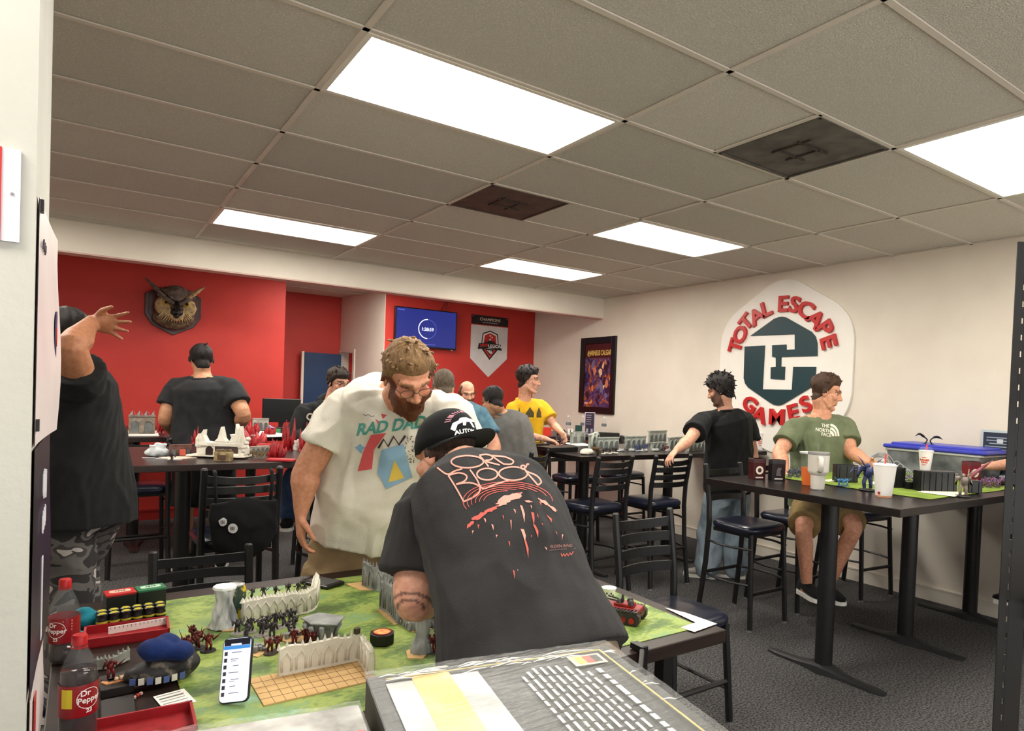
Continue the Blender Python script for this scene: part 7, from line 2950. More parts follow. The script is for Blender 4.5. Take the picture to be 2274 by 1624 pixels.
def gridwall(x0, x1, y, h, m, label, arches=4, z=TZ, th=.02, depth_dir=None, group='arched stone ruins'):
    """straight model wall with a row of raised arches"""
    p0, p1 = tz(x0, y[0], z), tz(x1, y[1], z)
    d = (p1 - p0)
    L_ = d.length
    d.normalize()
    nrm = V(d.y, -d.x, 0)
    if nrm.dot(CAM - p0) < 0:
        nrm = -nrm
    hh = px2m(p0, h)
    t = thing('arched_ruin', p0.lerp(p1, .5), label, 'terrain', group)
    rz = math.atan2(d.y, d.x)
    MB().box(p0.lerp(p1, .5) + V(0, 0, hh / 2), (L_, th, hh), rz).build('wall_block', m, t, world=True, bevel=.002)
    MB().box(p0.lerp(p1, .5) + V(0, 0, hh * .96), (L_ * 1.02, th * 1.5, hh * .09), rz).build('coping', m, t, world=True)
    for k in range(arches):
        c = p0.lerp(p1, (k + .5) / arches) + nrm * th * .55
        r = L_ / arches * .36
        pts = [c - d * r + V(0, 0, hh * .06), c - d * r + V(0, 0, hh * .5)] + [c + d * (-r * math.cos(PI * j / 8)) + V(0, 0, hh * .5 + min(r, hh * .38) * math.sin(PI * j / 8)) for j in range(1, 8)] + [c + d * r + V(0, 0, hh * .5), c + d * r + V(0, 0, hh * .06)]
        q = MB()
        q.tube(pts, L_ / arches * .07, 6)
        a_ = q.build('arch', m, t, world=True, smooth='all')
        MB().box(c - nrm * th * .02 + V(0, 0, hh * .34), (r * 1.5, th * .1, hh * .55), rz).build('niche', mat('niche_grey', (104, 108, 108), .7, col2=(86, 90, 90), nscale=20), t, world=True)
    return t


rock(348, 1013, 48, 33, mat('bluewhite_resin', (206, 210, 212), .6, col2=(180, 186, 190), nscale=14), 'blue-white rock outcrop with two stumps on the white-ruin table', 3)
gridwall(376, 424, (1014, 1012), 26, mat('rust_stone', (120, 84, 74), .7, col2=(90, 60, 56), nscale=25), 'rusty brown ruined wall beside the white gothic ruin', 3, group='table terrain')
single('painted_tile', MB().box(tz(405, 1015) + V(0, -.012, .03), (.035, .004, .04), rr), flat((190, 84, 70), .5), 'salmon-red panel leaning on the rusty ruined wall', 'panel')
mini(tz(381, 1025), .055, M_darkmini, 'dark miniature alone in front of the rusty ruined wall', 'table miniatures', 3, (24, 22, 22))
mini(tz(372, 985, TZ), .06, M_darkmini, 'black miniature behind the blue-white rock outcrop', 'table miniatures', 1, (24, 22, 22))
q = MB().prism([(tz(x, y).x, tz(x, y).y) for x, y in ((352, 1016), (430, 1014), (438, 1018), (374, 1022))], TZ + .0005, TZ + .003)
single('plate_base', q, flat((214, 196, 178), .6), 'pale pointed base plate lying before the rusty ruined wall', 'terrain')
for k in range(14):
    rnd = random.Random(k)
    mini(tz(552 + 3.2 * k, 1018 - 3 * (k % 3)), .034, mat('miniature_brass', (150, 124, 84), .45, col2=(58, 46, 38), nscale=70), 'small brass and brown miniature in the horde right of the white ruin', 'brass horde miniatures', k, (120, 112, 100))
gridwall(556, 596, (1004, 1002), 12, mat('bone_stone', (196, 184, 172), .7, col2=(160, 146, 136), nscale=25), 'low bone-coloured wall behind the brass horde', 4, group='table terrain')
spiky(612, 1018, 32, 44, M_redter, 'red clawed arch terrain piece nearest the white shirt', 1, 9, lean=.15)
spiky(640, 1000, 24, 66, M_redter, 'tall red flame-like spire behind the red clawed arch', 2, 7)
spiky(673, 1002, 18, 58, M_redter, 'slim dark red spire by the hoodie wearer’s hands', 3, 6)
spiky(724, 1016, 34, 42, M_redter, 'red coral-like mound beside the white shirt', 4, 10)
spiky(566, 992, 44, 34, M_redter, 'ragged dark red crag behind the brass horde', 5, 10)
spiky(432, 986, 12, 40, M_redter, 'thin red claw rising behind the rusty wall', 6, 4)
p = tz(590, 996)
t = thing('book', p, 'thick red book lying behind the brass horde', 'book')
MB().rbox(p + V(0, 0, .006), (.11, .075, .006), .002, rr).build('cover', flat((196, 44, 46), .5), t, world=True)
MB().rbox(p + V(0, 0, .018), (.105, .07, .018), .002, rr).build('pages', flat((220, 150, 140), .7), t, world=True)
MB().rbox(p + V(0, 0, .030), (.11, .075, .006), .002, rr).build('cover', flat((196, 44, 46), .5), t, world=True)
q = MB().rbox(tz(628, 1026) + V(0, .04, .008), (.16, .09, .014), .01, rr)
single('game_mouse_case', q, flat((176, 40, 46), .45), 'flat red case lying before the red clawed arch', 'case')
t = rock(657, 1000, 30, 26, M_gw, 'white jagged ice-like terrain on a white tray', 8)
c = tz(232, 1030)
t = thing('water_bottle', tz(238, 1033), 'clear teal-bottomed water bottle on the end of the white-ruin table', 'bottle')
p = tz(238, 1033)
MB().lathe([(.028, 0), (.032, .01), (.032, .06), (.029, .075), (.032, .09), (.03, .12), (.016, .15), (.012, .16)], p, 20).build('bottle_shell', M_clear, t, smooth='all', world=True)
MB().lathe([(.026, .003), (.03, .012), (.03, .05)], p, 18).build('water', mat('teal_water', (60, 170, 180), .1, trans=.5), t, smooth='all', world=True)
MB().lathe([(.014, .158), (.014, .175), (0, .175)], p, 14).build('cap', M_paperw, t, smooth=True, world=True)
q = MB().prism([(tz(x, y).x, tz(x, y).y) for x, y in ((240, 1034), (294, 1035), (284, 1008), (248, 1010))], TZ + .0005, TZ + .003)
single('brown_mat', q, flat((92, 48, 44), .7), 'reddish-brown mat beside the water bottle', 'mat')
q = MB().prism([(tz(x, y).x, tz(x, y).y) for x, y in ((226, 1036.5), (282, 1036), (272, 1030), (236, 1030))], TZ + .0035, TZ + .006)
single('paper_pad', q, M_paperw, 'white paper pad on the corner of the white-ruin table', 'paper')
rock(262, 1012, 40, 12, M_stone, 'flat grey rubble heap on the reddish-brown mat', 9)
for k in range(3):
    single('stripe_stick', MB().box(tz(330 + 30 * k, 1018 + 2 * k) + V(0, 0, .003), (.07, .008, .005), rr + .2), flat((206, 200, 206), .5), 'pale measuring stick lying on the white-ruin table', 'ruler', 'pale measuring sticks')

# table by the red wall
yb = lambda x, y: tz(x, y)
c, rz, w, d = rect_px([(262, 969), (352, 969), (350, 958), (270, 958)], TZ)
single('white_board', MB().box(c + V(0, 0, .003), (w, d, .005), rz), M_paperw, 'white foam board under the grey ruined house', 'board')
gridwall(285, 344, (964, 964), 42, mat('tan_grey_ruin', (150, 138, 124), .7, col2=(110, 98, 90), nscale=22), 'two-storey grey ruined house on a white board, by the red wall', 2, group='table terrain', z=TZ + .006)
for k in range(7):
    q = MB()
    b = tz(290 + 8 * k, 964, TZ + .006)
    b.z += .16
    q.tube([b, b + V(.01 * (-1) ** k, 0, .04)], [.014, .002], 6)
    single('roof_rafter', q, M_redter if k % 2 else M_stone, 'jagged rafter stub on top of the grey ruined house', 'terrain', 'rafter stubs')
spiky(268, 958, 18, 26, M_redter, 'small dark red totem left of the grey ruined house', 11, 6)
spiky(356, 962, 14, 52, M_redter, 'thin crimson spire between the grey ruined house and the man with the bun', 12, 5)
rock(398, 976, 22, 20, mat('magenta_resin', (150, 24, 60), .4, col2=(120, 16, 48), nscale=20), 'round magenta terrain ball beside the man with the bun', 13)
rock(412, 972, 18, 16, mat('pearl_resin', (200, 180, 200), .25, col2=(170, 150, 176), nscale=20), 'glossy pearl-white crystal lump beside the magenta ball', 14)
c, rz, w, d = rect_px([(540, 972), (628, 970), (622, 958), (548, 960)], TZ)
single('white_board', MB().box(c + V(0, 0, .003), (w, d, .005), rz), M_paperw, 'white foam board under the red ribbed shell, by the red wall', 'board')
gridwall(560, 596, (955, 955), 26, mat('white_grey_ruin', (196, 188, 178), .7, col2=(160, 150, 142), nscale=22), 'pale grey ruin with magenta stripes, right of the man with the bun', 3, group='table terrain')
spiky(556, 966, 34, 26, M_redter, 'red ribbed shell terrain on a white board', 15, 9)
spiky(600, 966, 22, 20, M_redter, 'red bowl-shaped crater terrain on a white board', 16, 10)
rock(601, 952, 16, 8, mat('lilac_resin', (176, 150, 190), .3), 'lilac crystal cap above the red crater', 17)
single('green_box', MB().rbox(tz(616, 962) + V(0, 0, .02), (.05, .05, .04), .004), flat((60, 140, 90), .5), 'little green box beside the red crater', 'box')
bs = tz(640, 968)
t = thing('computer_monitor', V(1.08, 5.35, TZ), 'black monitor standing behind the hoodie wearer', 'monitor')
MB().rbox((1.0, 5.35, TZ + .19), (.4, .03, .26), .01).build('monitor_panel', M_blk, t, world=True)
MB().box((1.0, 5.36, TZ + .03), (.05, .04, .06)).build('monitor_neck', M_blk, t, world=True)
MB().rbox((1.0, 5.35, TZ + .004), (.2, .14, .008), .02).build('monitor_foot', M_blk, t, world=True)
# tote on the stool back
tote = thing('tote_bag', s1.location + V(0, -.3, .6), 'black tote bag with white round stickers hung on a stool back', 'bag')
mb = MB()
mb.ball(s1.location + V(0, -.30, .76), (.17, .04, .17), 18, 12).box(s1.location + V(0, -.295, .84), (.33, .045, .12))
me = organic(mb, .009, 3)
me.materials.append(fabric('tote_black', (20, 20, 21)))
wrinkle(me, dict(neck=V(0, 0, 1), pelvis=V(0, 0, 0), shR=V(1, 0, 0), shL=V(-1, 0, 0)), .012, 31)
bvt = BVHTree.FromPolygons([tuple(v.co) for v in me.vertices], [tuple(q_.vertices) for q_ in me.polygons])
ob = link('bag', me, tote, smooth='all', world=True, fix=False)
for x, y, n_, jag in ((495, 1160, 9, .25), (517, 1174, 18, .0)):
    rnd = random.Random(x)
    P = [(x + 11 * (1 - jag * rnd.random()) * math.cos(2 * PI * i / n_), y + 11 * (1 - jag * rnd.random()) * math.sin(2 * PI * i / n_)) for i in range(n_)]
    decal_px(subdiv2(P, [tuple(range(n_))], 5), bvt, flat((206, 206, 206), .6), 'sticker', tote, .006)
    for k in range(3):
        decal_px(([(x - 5 + 3.4 * k, y - 4), (x - 3.4 + 3.4 * k, y - 4), (x - 3.4 + 3.4 * k, y + 4), (x - 5 + 3.4 * k, y + 4)], [(0, 1, 2, 3)]), bvt, flat((40, 40, 42), .6), 'sticker_print', tote, .008)
for sx in (-1, 1):
    q = MB()
    b = s1.location
    q.tube([b + V(sx * .13, -.29, .86), b + V(sx * .14, -.285, .98), b + V(sx * .14, -.272, 1.05), b + V(sx * .14, -.245, 1.062)], .01, 6)
    q.build('strap', fabric('tote_black', (20, 20, 21)), tote, world=True, smooth='all')

# ------------------------------------------------------------------ arched-ruin table
GA = mat('stone_arch_grey', (168, 172, 162), .7, col2=(140, 144, 136), nscale=16, bump=.4, bscale=50)
gridwall(1267, 1298, (986, 984), 26, GA, 'plain grey arched wall beside the yellow-shirted player’s hand', 2)
gridwall(1308, 1326, (1000, 990), 34, GA, 'grey arched gate wall, end-on, nearest the tan cap', 2)
gridwall(1326, 1372, (1000, 998), 28, GA, 'pale grey arched wall with four bays behind the brown horde', 4)
gridwall(1388, 1432, (997, 995), 28, GA, 'dark-niched grey arched wall in the middle of the table', 4)
gridwall(1440, 1478, (985, 983), 28, GA, 'grey arched wall with a finial, farther back on the table', 4)
gridwall(1446, 1474, (1000, 998), 17, GA, 'low cream arched block before the finial wall', 3)
gridwall(1484, 1520, (1000, 996), 28, GA, 'grey arched wall behind the reaching forearm', 4)
gridwall(1528, 1562, (1003, 1000), 24, GA, 'last grey arched wall beside the black-shirted player', 4)
for k, (x, y) in enumerate(((1346, 1006), (1354, 1007), (1361, 1005), (1368, 1006), (1340, 1008))):
    mini(tz(x, y), .045, mat('miniature_umber', (52, 40, 32), .5), 'umber miniature in the row before the four-bay arched wall', 'table miniatures', k, (226, 220, 206))
for k, (x, y) in enumerate(((1420, 1001), (1430, 1000), (1412, 1002), (1436, 998))):
    mini(tz(x, y), .05, M_blumini, 'slate-blue miniature between the arched walls', 'table miniatures', k, (150, 150, 150), wings=k % 2 == 0)
for k, (x, y) in enumerate(((1476, 1004), (1482, 1002))):
    mini(tz(x, y), .05, M_redmini, 'brown-red miniature beside the low cream arched block', 'table miniatures', k, (60, 50, 46))
for k in range(5):
    rock(1378 + 26 * k, 1003 - (k % 2), 22, 6, M_stone, 'low whitish rubble strip among the arched walls, number %d from the tan cap' % (k + 1), 20 + k)
c = tz(1225, 994)
t = thing('figure_tray', c, 'black foam miniature tray under the yellow-shirted player’s hands', 'tray')
ra = .05
MB().rbox(tz(1245, 1003) + V(0, .05, .02), (.3, .2, .038), .006, ra).build('tray_box', M_blk, t, world=True)
MB().rbox(tz(1190, 992) + V(0, .08, .012), (.3, .2, .022), .02, ra).build('tray_lid', M_blk, t, world=True)
for k, (x, y) in enumerate(((1172, 986), (1186, 984), (1200, 983), (1216, 980), (1230, 980), (1242, 978), (1252, 977), (1262, 978), (1236, 984), (1248, 985))):
    pz = tz(x, y)
    pz.z = TZ + .03
    mini(tz(x, y, TZ + .04), .05, M_darkmini if k < 5 else mat('miniature_plum', (74, 58, 66), .5, col2=(120, 100, 104), nscale=60), 'dark miniature standing in the black foam tray', 'miniatures in the foam tray', k, (24, 24, 24))
for k, (x, y) in enumerate(((1213, 998), (1219, 998), (1212, 1001), (1225, 999))):
    single('purple_die', MB().rbox(tz(x, y) + V(0, -.01, .008), (.016, .016, .016), .003, .3 * k), flat((130, 110, 190), .25), 'translucent purple die on the table edge before the foam tray', 'die', 'purple dice')
p = tz(1312, 1010)
t = blob_thing('folded_hat', [(p + V(-.02, .02, .022), (.07, .05, .026), None), (p + V(-.05, .01, .012), (.05, .04, .012), None)], fabric('cap_cream', (214, 206, 188)), 'cream and brown folded cap on the corner of the arched-ruin table', 'cap', rough=.006)
q = MB()
q.tube([p + V(.01, -.01, .05), p + V(.05, -.01, .05), p + V(.075, -.01, .02), p + V(.06, -.012, .004)], [.02, .026, .022, .012], 10, flatten=.6)
q.build('brown_brim', fabric('cap_brown', (92, 66, 40)), t, world=True, smooth='all')
c, rz, w, d = rect_px([(1258, 990), (1310, 990), (1304, 984), (1266, 984)], TZ)
single('white_card', MB().box(c + V(0, 0, .001), (w, d, .002), rz), M_paperw, 'white card lying behind the black foam tray', 'paper')

# far corner table with water bottles
bar_table('bar_table', 3.45, 4.72, 3.75, 4.75, TZ, (4.05,), 'dark bar table in the far corner below the framed poster')
wy = 4.2


def wz(x, Y=wy):
    return ony(x, 900, Y)


def pet(x, Y, lab, full):
    p = wz(x, Y)
    p = V(p.x, p.y, TZ)
    t = thing('water_bottle', p, lab, 'bottle', 'water bottles in the far corner')
    MB().lathe([(.028, 0), (.032, .008), (.032, .13), (.028, .15), (.03, .165), (.014, .2), (.012, .212)], p, 18).build('bottle_shell', M_clear, t, smooth='all', world=True)
    MB().lathe([(.0325, .1), (.0325, .135)], p, 18, cap=False).build('label', flat((110, 116, 124), .4), t, smooth=True, world=True)
    MB().lathe([(.014, .208), (.014, .222), (0, .222)], p, 12).build('cap', M_paperw, t, smooth=True, world=True)


pet(1343, 4.1, 'full clear water bottle standing alone by the white wall', 1)
pet(1296, 4.3, 'clear water bottle behind the dark menu stand', 1)
pet(1264, 4.35, 'short clear bottle beside the white number card', 1)


def stand_card(x, Y, w, h, col_, lab, z0=TZ, border=(190, 176, 190)):
    p = wz(x, Y)
    p = V(p.x, p.y, z0)
    t = thing('menu_stand', p, lab, 'sign')
    MB().box(p + V(0, 0, h / 2 + .01), (w, .006, h), rr).build('stand_frame', flat(border, .4), t, world=True)
    MB().box(p - bk * .004 + V(0, 0, h / 2 + .01), (w * .86, .004, h * .92), rr).build('card', flat(col_, .35), t, world=True)
    MB().rbox(p + V(0, 0, .005), (w, .07, .01), .008, rr).build('stand_foot', flat((70, 60, 70), .4), t, world=True)
    rx = CR.xy.to_3d().normalized()
    for k in range(5):
        MB().box(p - bk * .0065 + rx * (-w * .1) + V(0, 0, h * (.9 - .1 * k)), (w * (.5 - .06 * (k % 2)), .001, h * .02), rr).build('printed_line', flat((170, 160, 176), .5), t, world=True)
    for sx in (-1, 1):
        MB().box(p - bk * .0065 + rx * (w * .22 * sx) + V(0, 0, h * .2), (w * .2, .001, h * .18), rr).build('printed_panel', flat((150, 150, 160), .5), t, world=True)
    return t


stand_card(1311, 4.0, .125, .27, (44, 26, 50), 'dark purple menu stand on the far corner table')
single('green_box', MB().rbox(V(wz(1287, 4.15).x, 4.15, TZ + .055), (.085, .05, .11), .003, rr), flat((26, 62, 56), .4), 'upright dark green game box by the purple menu stand', 'box')
t = single('number_card', MB().box(V(wz(1269, 4.1).x, 4.1, TZ + .035), (.065, .004, .07), rr + .2), M_paperw, 'white tent card with the number 1', 'card')
place2(text_geo('1', .06, bold=.002), V(wz(1269, 4.1).x, 4.1, TZ + .035) - bk * .004, Matrix.Rotation(rr + .2, 3, 'Z') @ V(1, 0, 0), V(0, 0, 1), .001).build('numeral', M_blk, t, world=True)
single('black_speaker', MB().lathe([(.05, 0), (.055, .02), (.05, .055), (.02, .07), (0, .07)], V(wz(1248, 4.1).x, 4.1, TZ), 16), M_blk, 'round black domed bowl by the number card', 'bowl', smooth=True)
single('red_folder', MB().rbox(V(wz(1214, 3.9).x, 3.9, TZ + .05), (.13, .03, .1), .004, rr), flat((200, 48, 34), .4), 'bright red folder behind the yellow-shirted player', 'folder')
single('black_case', MB().rbox(V(wz(1356, 3.82).x, 3.84, TZ + .02), (.26, .12, .04), .005, rr), flat((24, 26, 20), .4), 'long black case at the near edge of the far corner table', 'case')
# cup and kit at the wall end of the arched-ruin table
def paper_cup(p, h, lab, straw=True, logo=True, lid=None):
    t = thing('paper_cup', p, lab, 'cup', 'white fast-food paper cups')
    r0, r1 = h * .23, h * .335
    MB().lathe([(r0, 0), (r0 + .001, .003), (r1, h * .97), (r1 * 1.04, h * .975), (r1 * 1.05, h), (r1 * .98, h * 1.01)], p, 28).build('cup_wall', M_paperw, t, smooth=True, world=True)
    tp = (r1 - r0) / (h * .97)
    if lid is None:
        MB().lathe([(r1 * .98, h * .995), (r1 * .9, h * 1.02), (r1 * .9, h * 1.03), (0, h * 1.03)], p, 24).build('lid', flat((226, 226, 222), .3), t, smooth=True, world=True)
    else:
        MB().lathe([(r1 * 1.0, h * .995), (r1 * .8, h * 1.14), (r1 * .4, h * 1.2), (0, h * 1.21)], p, 24).build('dome_lid', M_clear, t, smooth='all', world=True)
    if straw:
        MB().tube([p + V(.0, 0, h * .9), p + V(.006, 0, h * 1.32)], .0042, 8).build('straw', flat((214, 60, 50), .35), t, smooth=True, world=True)
    a = to_cam(p) - .25
    red = flat((206, 74, 36), .5)
    if logo:
        for s_, z in (('BURGER', h * .52), ('KING', h * .40)):
            cyl_text(s_, p, r0, a, z, h * .13, red, 'cup_lettering', t, bold=.001, taper=tp)
        for zc, hh, am in ((h * .64, h * .035, .32), (h * .29, h * .03, .3)):
            vs, fs = [], []
            for i in range(13):
                aa = -am * 1.5 + am * 3 * i / 12
                up = hh * math.cos(aa / (am * 1.5) * PI / 2)
                for z in ((zc - hh * .3, zc + up) if zc > h * .5 else (zc - up, zc + hh * .3)):
                    rr_ = r0 + tp * z + .0007
                    vs.append(p + V(math.cos(a + aa) * rr_, math.sin(a + aa) * rr_, z))
                if i:
                    fs.append((2 * i - 2, 2 * i, 2 * i + 1, 2 * i - 1))
            mb = MB()
            mb.add(vs, fs)
            mb.build('cup_bun_mark', red, t, world=True, fix=False)
    else:
        MB().lathe([(r0 + .0012, .002), (r0 + .002, h * .045)], p, 28, cap=False).build('orange_band', flat((222, 140, 84), .5), t, smooth=True, world=True)
        c = p + V(math.cos(a - .3) * (r0 + tp * h * .12 + .001), math.sin(a - .3) * (r0 + tp * h * .12 + .001), h * .12)
        MB().lathe([(0, 0), (.008, 0), (.008, .0012), (0, .0012)], c, 16, V(math.cos(a - .3), math.sin(a - .3), -.1)).build('round_mark', flat((170, 50, 60), .5), t, world=True)
    return t


p = tz(1691, 1000)
paper_cup(p, px2m(p, 38), 'white burger paper cup with a straw, by the black-shirted player')
rock(1668, 1000, 30, 14, M_blk, 'black helmet-like terrain lump beside the burger paper cup', 31)

# ------------------------------------------------------------------ green-cloth table
def cloth_mat():
    return mat('lime_cloth', (128, 148, 62), .85, spec=.2, col2=(104, 126, 50), nscale=9, bump=.3, bscale=200)


cx0, cx1, cy0, cy1 = 2.86, 4.25, -.66, .36
vs, fs = [], []
nx, ny = 40, 30
for j in range(ny + 1):
    for i in range(nx + 1):
        x = cx0 + (cx1 - cx0) * i / nx + .012 * noise.noise(V(0, j * .4, 3)) * (1 if i == 0 else 0)
        y = cy0 + (cy1 - cy0) * j / ny + .014 * noise.noise(V(i * .35, 0, 7)) * (1 if j == 0 else 0)
        vs.append((x, y, TZ + .0035 + .0025 * max(0, noise.noise(V(x * 7, y * 7, 2)))))
for j in range(ny):
    for i in range(nx):
        a = j * (nx + 1) + i
        fs.append((a, a + 1, a + nx + 2, a + nx + 1))
mb = MB()
mb.add(vs, fs)
n_ = len(vs)
mb.add([(v[0], v[1], TZ + .0008) for v in vs], [tuple(reversed(f)) for f in fs])
single('table_cloth', mb, cloth_mat(), 'lime-green cloth spread over the long bar table', 'cloth', smooth='all')
t_ = TZ + .006


def gz(x, y, z=None):
    return onz(x, y, t_ if z is None else z)


for k, (x, y, c1_, c2_, lab) in enumerate(((1680, 1064, (60, 16, 18), (200, 60, 44), 'dark red card box with a round white emblem on the green-cloth table'), (1724, 1067, (22, 18, 22), (90, 84, 88), 'black card box with a grey figure print on the green-cloth table'), (2182, 1058, (110, 30, 40), (200, 80, 80), 'crimson card box with a cream ring emblem beside the blue-lidded bin'))):
    p = tz(x, y) if k < 2 else V(4.02, -.38, TZ)
    w = px2m(p, 31)
    h = px2m(p, 46)
    p = V(p.x, p.y, TZ + (.006 if k == 2 else 0))
    t = thing('card_deck_box', p, lab, 'box', 'upright card boxes')
    ra = rr + (.25 if k != 1 else .1)
    Mq = Matrix.Rotation(ra, 3, 'Z')
    MB().rbox(p + V(0, 0, h / 2), (w, w * .7, h), .003, ra).build('box', flat(c1_, .35), t, world=True)
    MB().rbox(p + V(0, 0, h * .9), (w * 1.01, w * .71, h * .2), .003, ra).build('lid', flat(tuple(v * .6 + 30 for v in c1_), .3), t, world=True)
    f0 = p + Mq @ V(0, -w * .352, 0)
    if k != 1:
        MB().lathe([(w * .16, 0), (w * .3, 0), (w * .3, .002), (w * .16, .002)], f0 + V(0, 0, h * .45), 18, Mq @ V(0, -1, 0), cap=False).build('ring_emblem', flat((216, 206, 190), .4), t, world=True)
        MB().box(f0 + V(0, 0, h * .45), (w * .22, .002, h * .07), ra).build('emblem_bar', flat((60, 56, 54), .4), t, world=True)
    else:
        MB().prism([(-w * .2, -h * .2), (w * .18, -h * .22), (w * .1, 0), (w * .2, h * .15), (0, h * .2), (-w * .15, h * .1)], 0, .002, mtx=Mq @ Matrix.Rotation(PI / 2, 3, 'X'), c=f0 + V(0, 0, h * .45)).build('figure_print', flat(c2_, .4), t, world=True)
    MB().box(f0 + V(0, 0, h * .1), (w * .6, .002, h * .06), ra).build('title_bar', flat((200, 196, 190), .4), t, world=True)
# tumbler with handle
p = tz(1815, 1088)
h = px2m(p, 82)
t = thing('tumbler', p, 'tall white insulated tumbler with handle and clear straw', 'tumbler')
r = px2m(p, 22)
MB().lathe([(r * .62, .0), (r * .66, h * .04), (r * .72, h * .4), (r * .98, h * .48), (r, h * .52), (r * 1.03, h * .95)], p, 32).build('cup_body', mat('tumbler_white', (206, 200, 190), .4, col2=(200, 194, 184), nscale=4), t, smooth=True, world=True)
MB().lathe([(r * .60, 0), (r * .64, 0), (r * .66, h * .055), (r * .6, h * .055)], p, 28, cap=False).build('steel_foot', flat((170, 170, 172), .25, metal=.9), t, smooth=True, world=True)
MB().lathe([(r * 1.03, h * .95), (r * 1.05, h * .97), (r * 1.05, h * 1.02), (r * .98, h * 1.03), (0, h * 1.03)], p, 28).build('clear_lid', mat('smoked_lid', (170, 168, 166), .15, trans=.4), t, smooth=True, world=True)
a = to_cam(p) + .15
d = V(math.cos(a), math.sin(a), 0)
MB().tube([p + d * r * .98 + V(0, 0, h * .9), p + d * r * 1.6 + V(0, 0, h * .88), p + d * r * 1.6 + V(0, 0, h * .56), p + d * r * .98 + V(0, 0, h * .52)], [r * .26] * 4, 10, flatten=.6).build('handle', mat('tumbler_white', (206, 200, 190), .4), t, smooth='all', world=True)
MB().tube([p + V(-.004, .0, h * .9), p + V(-.008, 0, h * 1.25)], .0042, 8).build('straw', M_clear, t, smooth=True, world=True)
p = tz(1795, 1078)
h = px2m(p, 72)
t = thing('iced_cup', p, 'clear plastic cup of orange drink behind the white tumbler', 'cup')
MB().lathe([(h * .2, 0), (h * .27, h * .96), (h * .29, h)], p, 24).build('cup_wall', M_clear, t, smooth='all', world=True)
MB().lathe([(h * .19, .002), (h * .232, h * .55)], p, 22).build('orange_drink', flat((226, 110, 40), .2), t, smooth=True, world=True)
MB().lathe([(h * .29, h * .98), (h * .3, h * 1.03), (0, h * 1.04)], p, 22).build('lid', flat((216, 216, 214), .3), t, smooth=True, world=True)
p = tz(1962, 1103)
h = px2m(p, 71)
paper_cup(p, h, 'plain white paper cup with an orange foot band and red straw', True, False)
p = V(0, 0, 0)
# blue-lidded storage bin
bx_, by_ = 4.48, .0
t = thing('storage_bin', V(bx_, by_, TZ), 'clear storage bin with a bright blue lid against the white wall', 'bin')
mb = MB()
rg = []
for z, k in ((0, .9), (.004, .91), (.15, 1.0), (.165, 1.0)):
    rg.append([V(bx_ + x * .2 * k, by_ + y * .34 * k, TZ + .0005 + z) for x, y in ((-1, -.94), (-.9, -1), (.9, -1), (1, -.94), (1, .94), (.9, 1), (-.9, 1), (-1, .94))])
mb.rings(rg)
mb.build('bin_body', mat('bin_smoke', (74, 76, 80), .25, col2=(140, 142, 146), nscale=5), t, world=True, bevel=.003)
MB().rbox((bx_, by_, TZ + .16), (.415, .7, .018), .03).build('bin_rim', flat((170, 170, 168), .3), t, world=True)
MB().rbox((bx_, by_, TZ + .185), (.43, .73, .028), .03).build('lid', flat((62, 68, 178), .35), t, world=True)
MB().rbox((bx_, by_, TZ + .205), (.36, .64, .02), .03).build('lid_panel', flat((66, 72, 184), .35), t, world=True)
for k, (x, y, sgn) in enumerate(((2054, 986, -1), (2070, 988, 1))):
    p = onz(x, y, TZ + .2155)
    q = MB()
    q.tube(catmull([p, p + V(0, 0, .03) + CR * .015 * -sgn, p + V(0, 0, .055) + CR * .012 * sgn, p + V(0, 0, .075 - .02 * k) + CR * .045 * sgn, p + V(0, 0, .058 - .02 * k) + CR * .075 * sgn], 4), [.005] * 8 + [.009] * 5 + [.007, .005, .003, .002], 7)
    t = single('serpent_model', q, M_blk, ('black serpent-necked model curling left on the blue lid', 'black serpent-necked model curling right on the blue lid')[k], 'miniature', 'serpent models', smooth='all')
    MB().lathe([(.018, 0), (.016, .003), (0, .003)], p, 12).build('base', M_blk, t, world=True)
# framed rule sheet behind the bin
t = thing('sign_holder', V(4.72, -.3, TZ), 'upright acrylic holder with a navy printed sheet beside the bin', 'sign')
MB().box((4.725, -.28, TZ + .17), (.012, .26, .34)).build('acrylic_frame', flat((190, 200, 204), .3), t, world=True)
MB().box((4.716, -.28, TZ + .17), (.006, .225, .305)).build('printed_sheet', flat((40, 48, 62), .4), t, world=True)
for k in range(7):
    MB().box((4.7115, -.28 + .01 * (k % 2), TZ + .285 - .022 * k), (.002, .18 - .02 * (k % 3), .007), 0).build('printed_line', flat((150, 160, 170), .5), t, world=True)
MB().box((4.711, -.28, TZ + .26), (.002, .04, .03)).build('printed_emblem', flat((200, 205, 205), .5), t, world=True)
MB().rbox((4.70, -.28, TZ + .006), (.09, .2, .012), .006).build('holder_foot', flat((190, 200, 204), .3), t, world=True)


def black_terrain(x, y, w, h, lab, ra=.0, d=.06):
    p = gz(x, y)
    w, h = px2m(p, w), px2m(p, h)
    t = thing('black_terrain', p, lab, 'terrain', 'black printed terrain')
    Mq = Matrix.Rotation(rr + ra, 3, 'Z')
    mp_ = mat('black_print', (20, 20, 20), .35, col2=(28, 28, 27), nscale=30)
    for sx, sy, ww, dd in ((0, -1, w, .006), (0, 1, w, .006), (-1, 0, .006, d), (1, 0, .006, d)):
        MB().box(p + Mq @ V(sx * (w - .006) / 2, sy * (d - .006) / 2, h / 2), (ww, dd, h), mtx=Mq).build('wall_panel', mp_, t, world=True, bevel=.0015)
    n = max(2, int(w / .035))
    for k in range(n):
        MB().box(p + Mq @ V(-w / 2 + w * (k + .5) / n, -d / 2 - .001, h * .48), (w / n * .1, .006, h * .9), mtx=Mq).build('buttress', mp_, t, world=True)
    return t


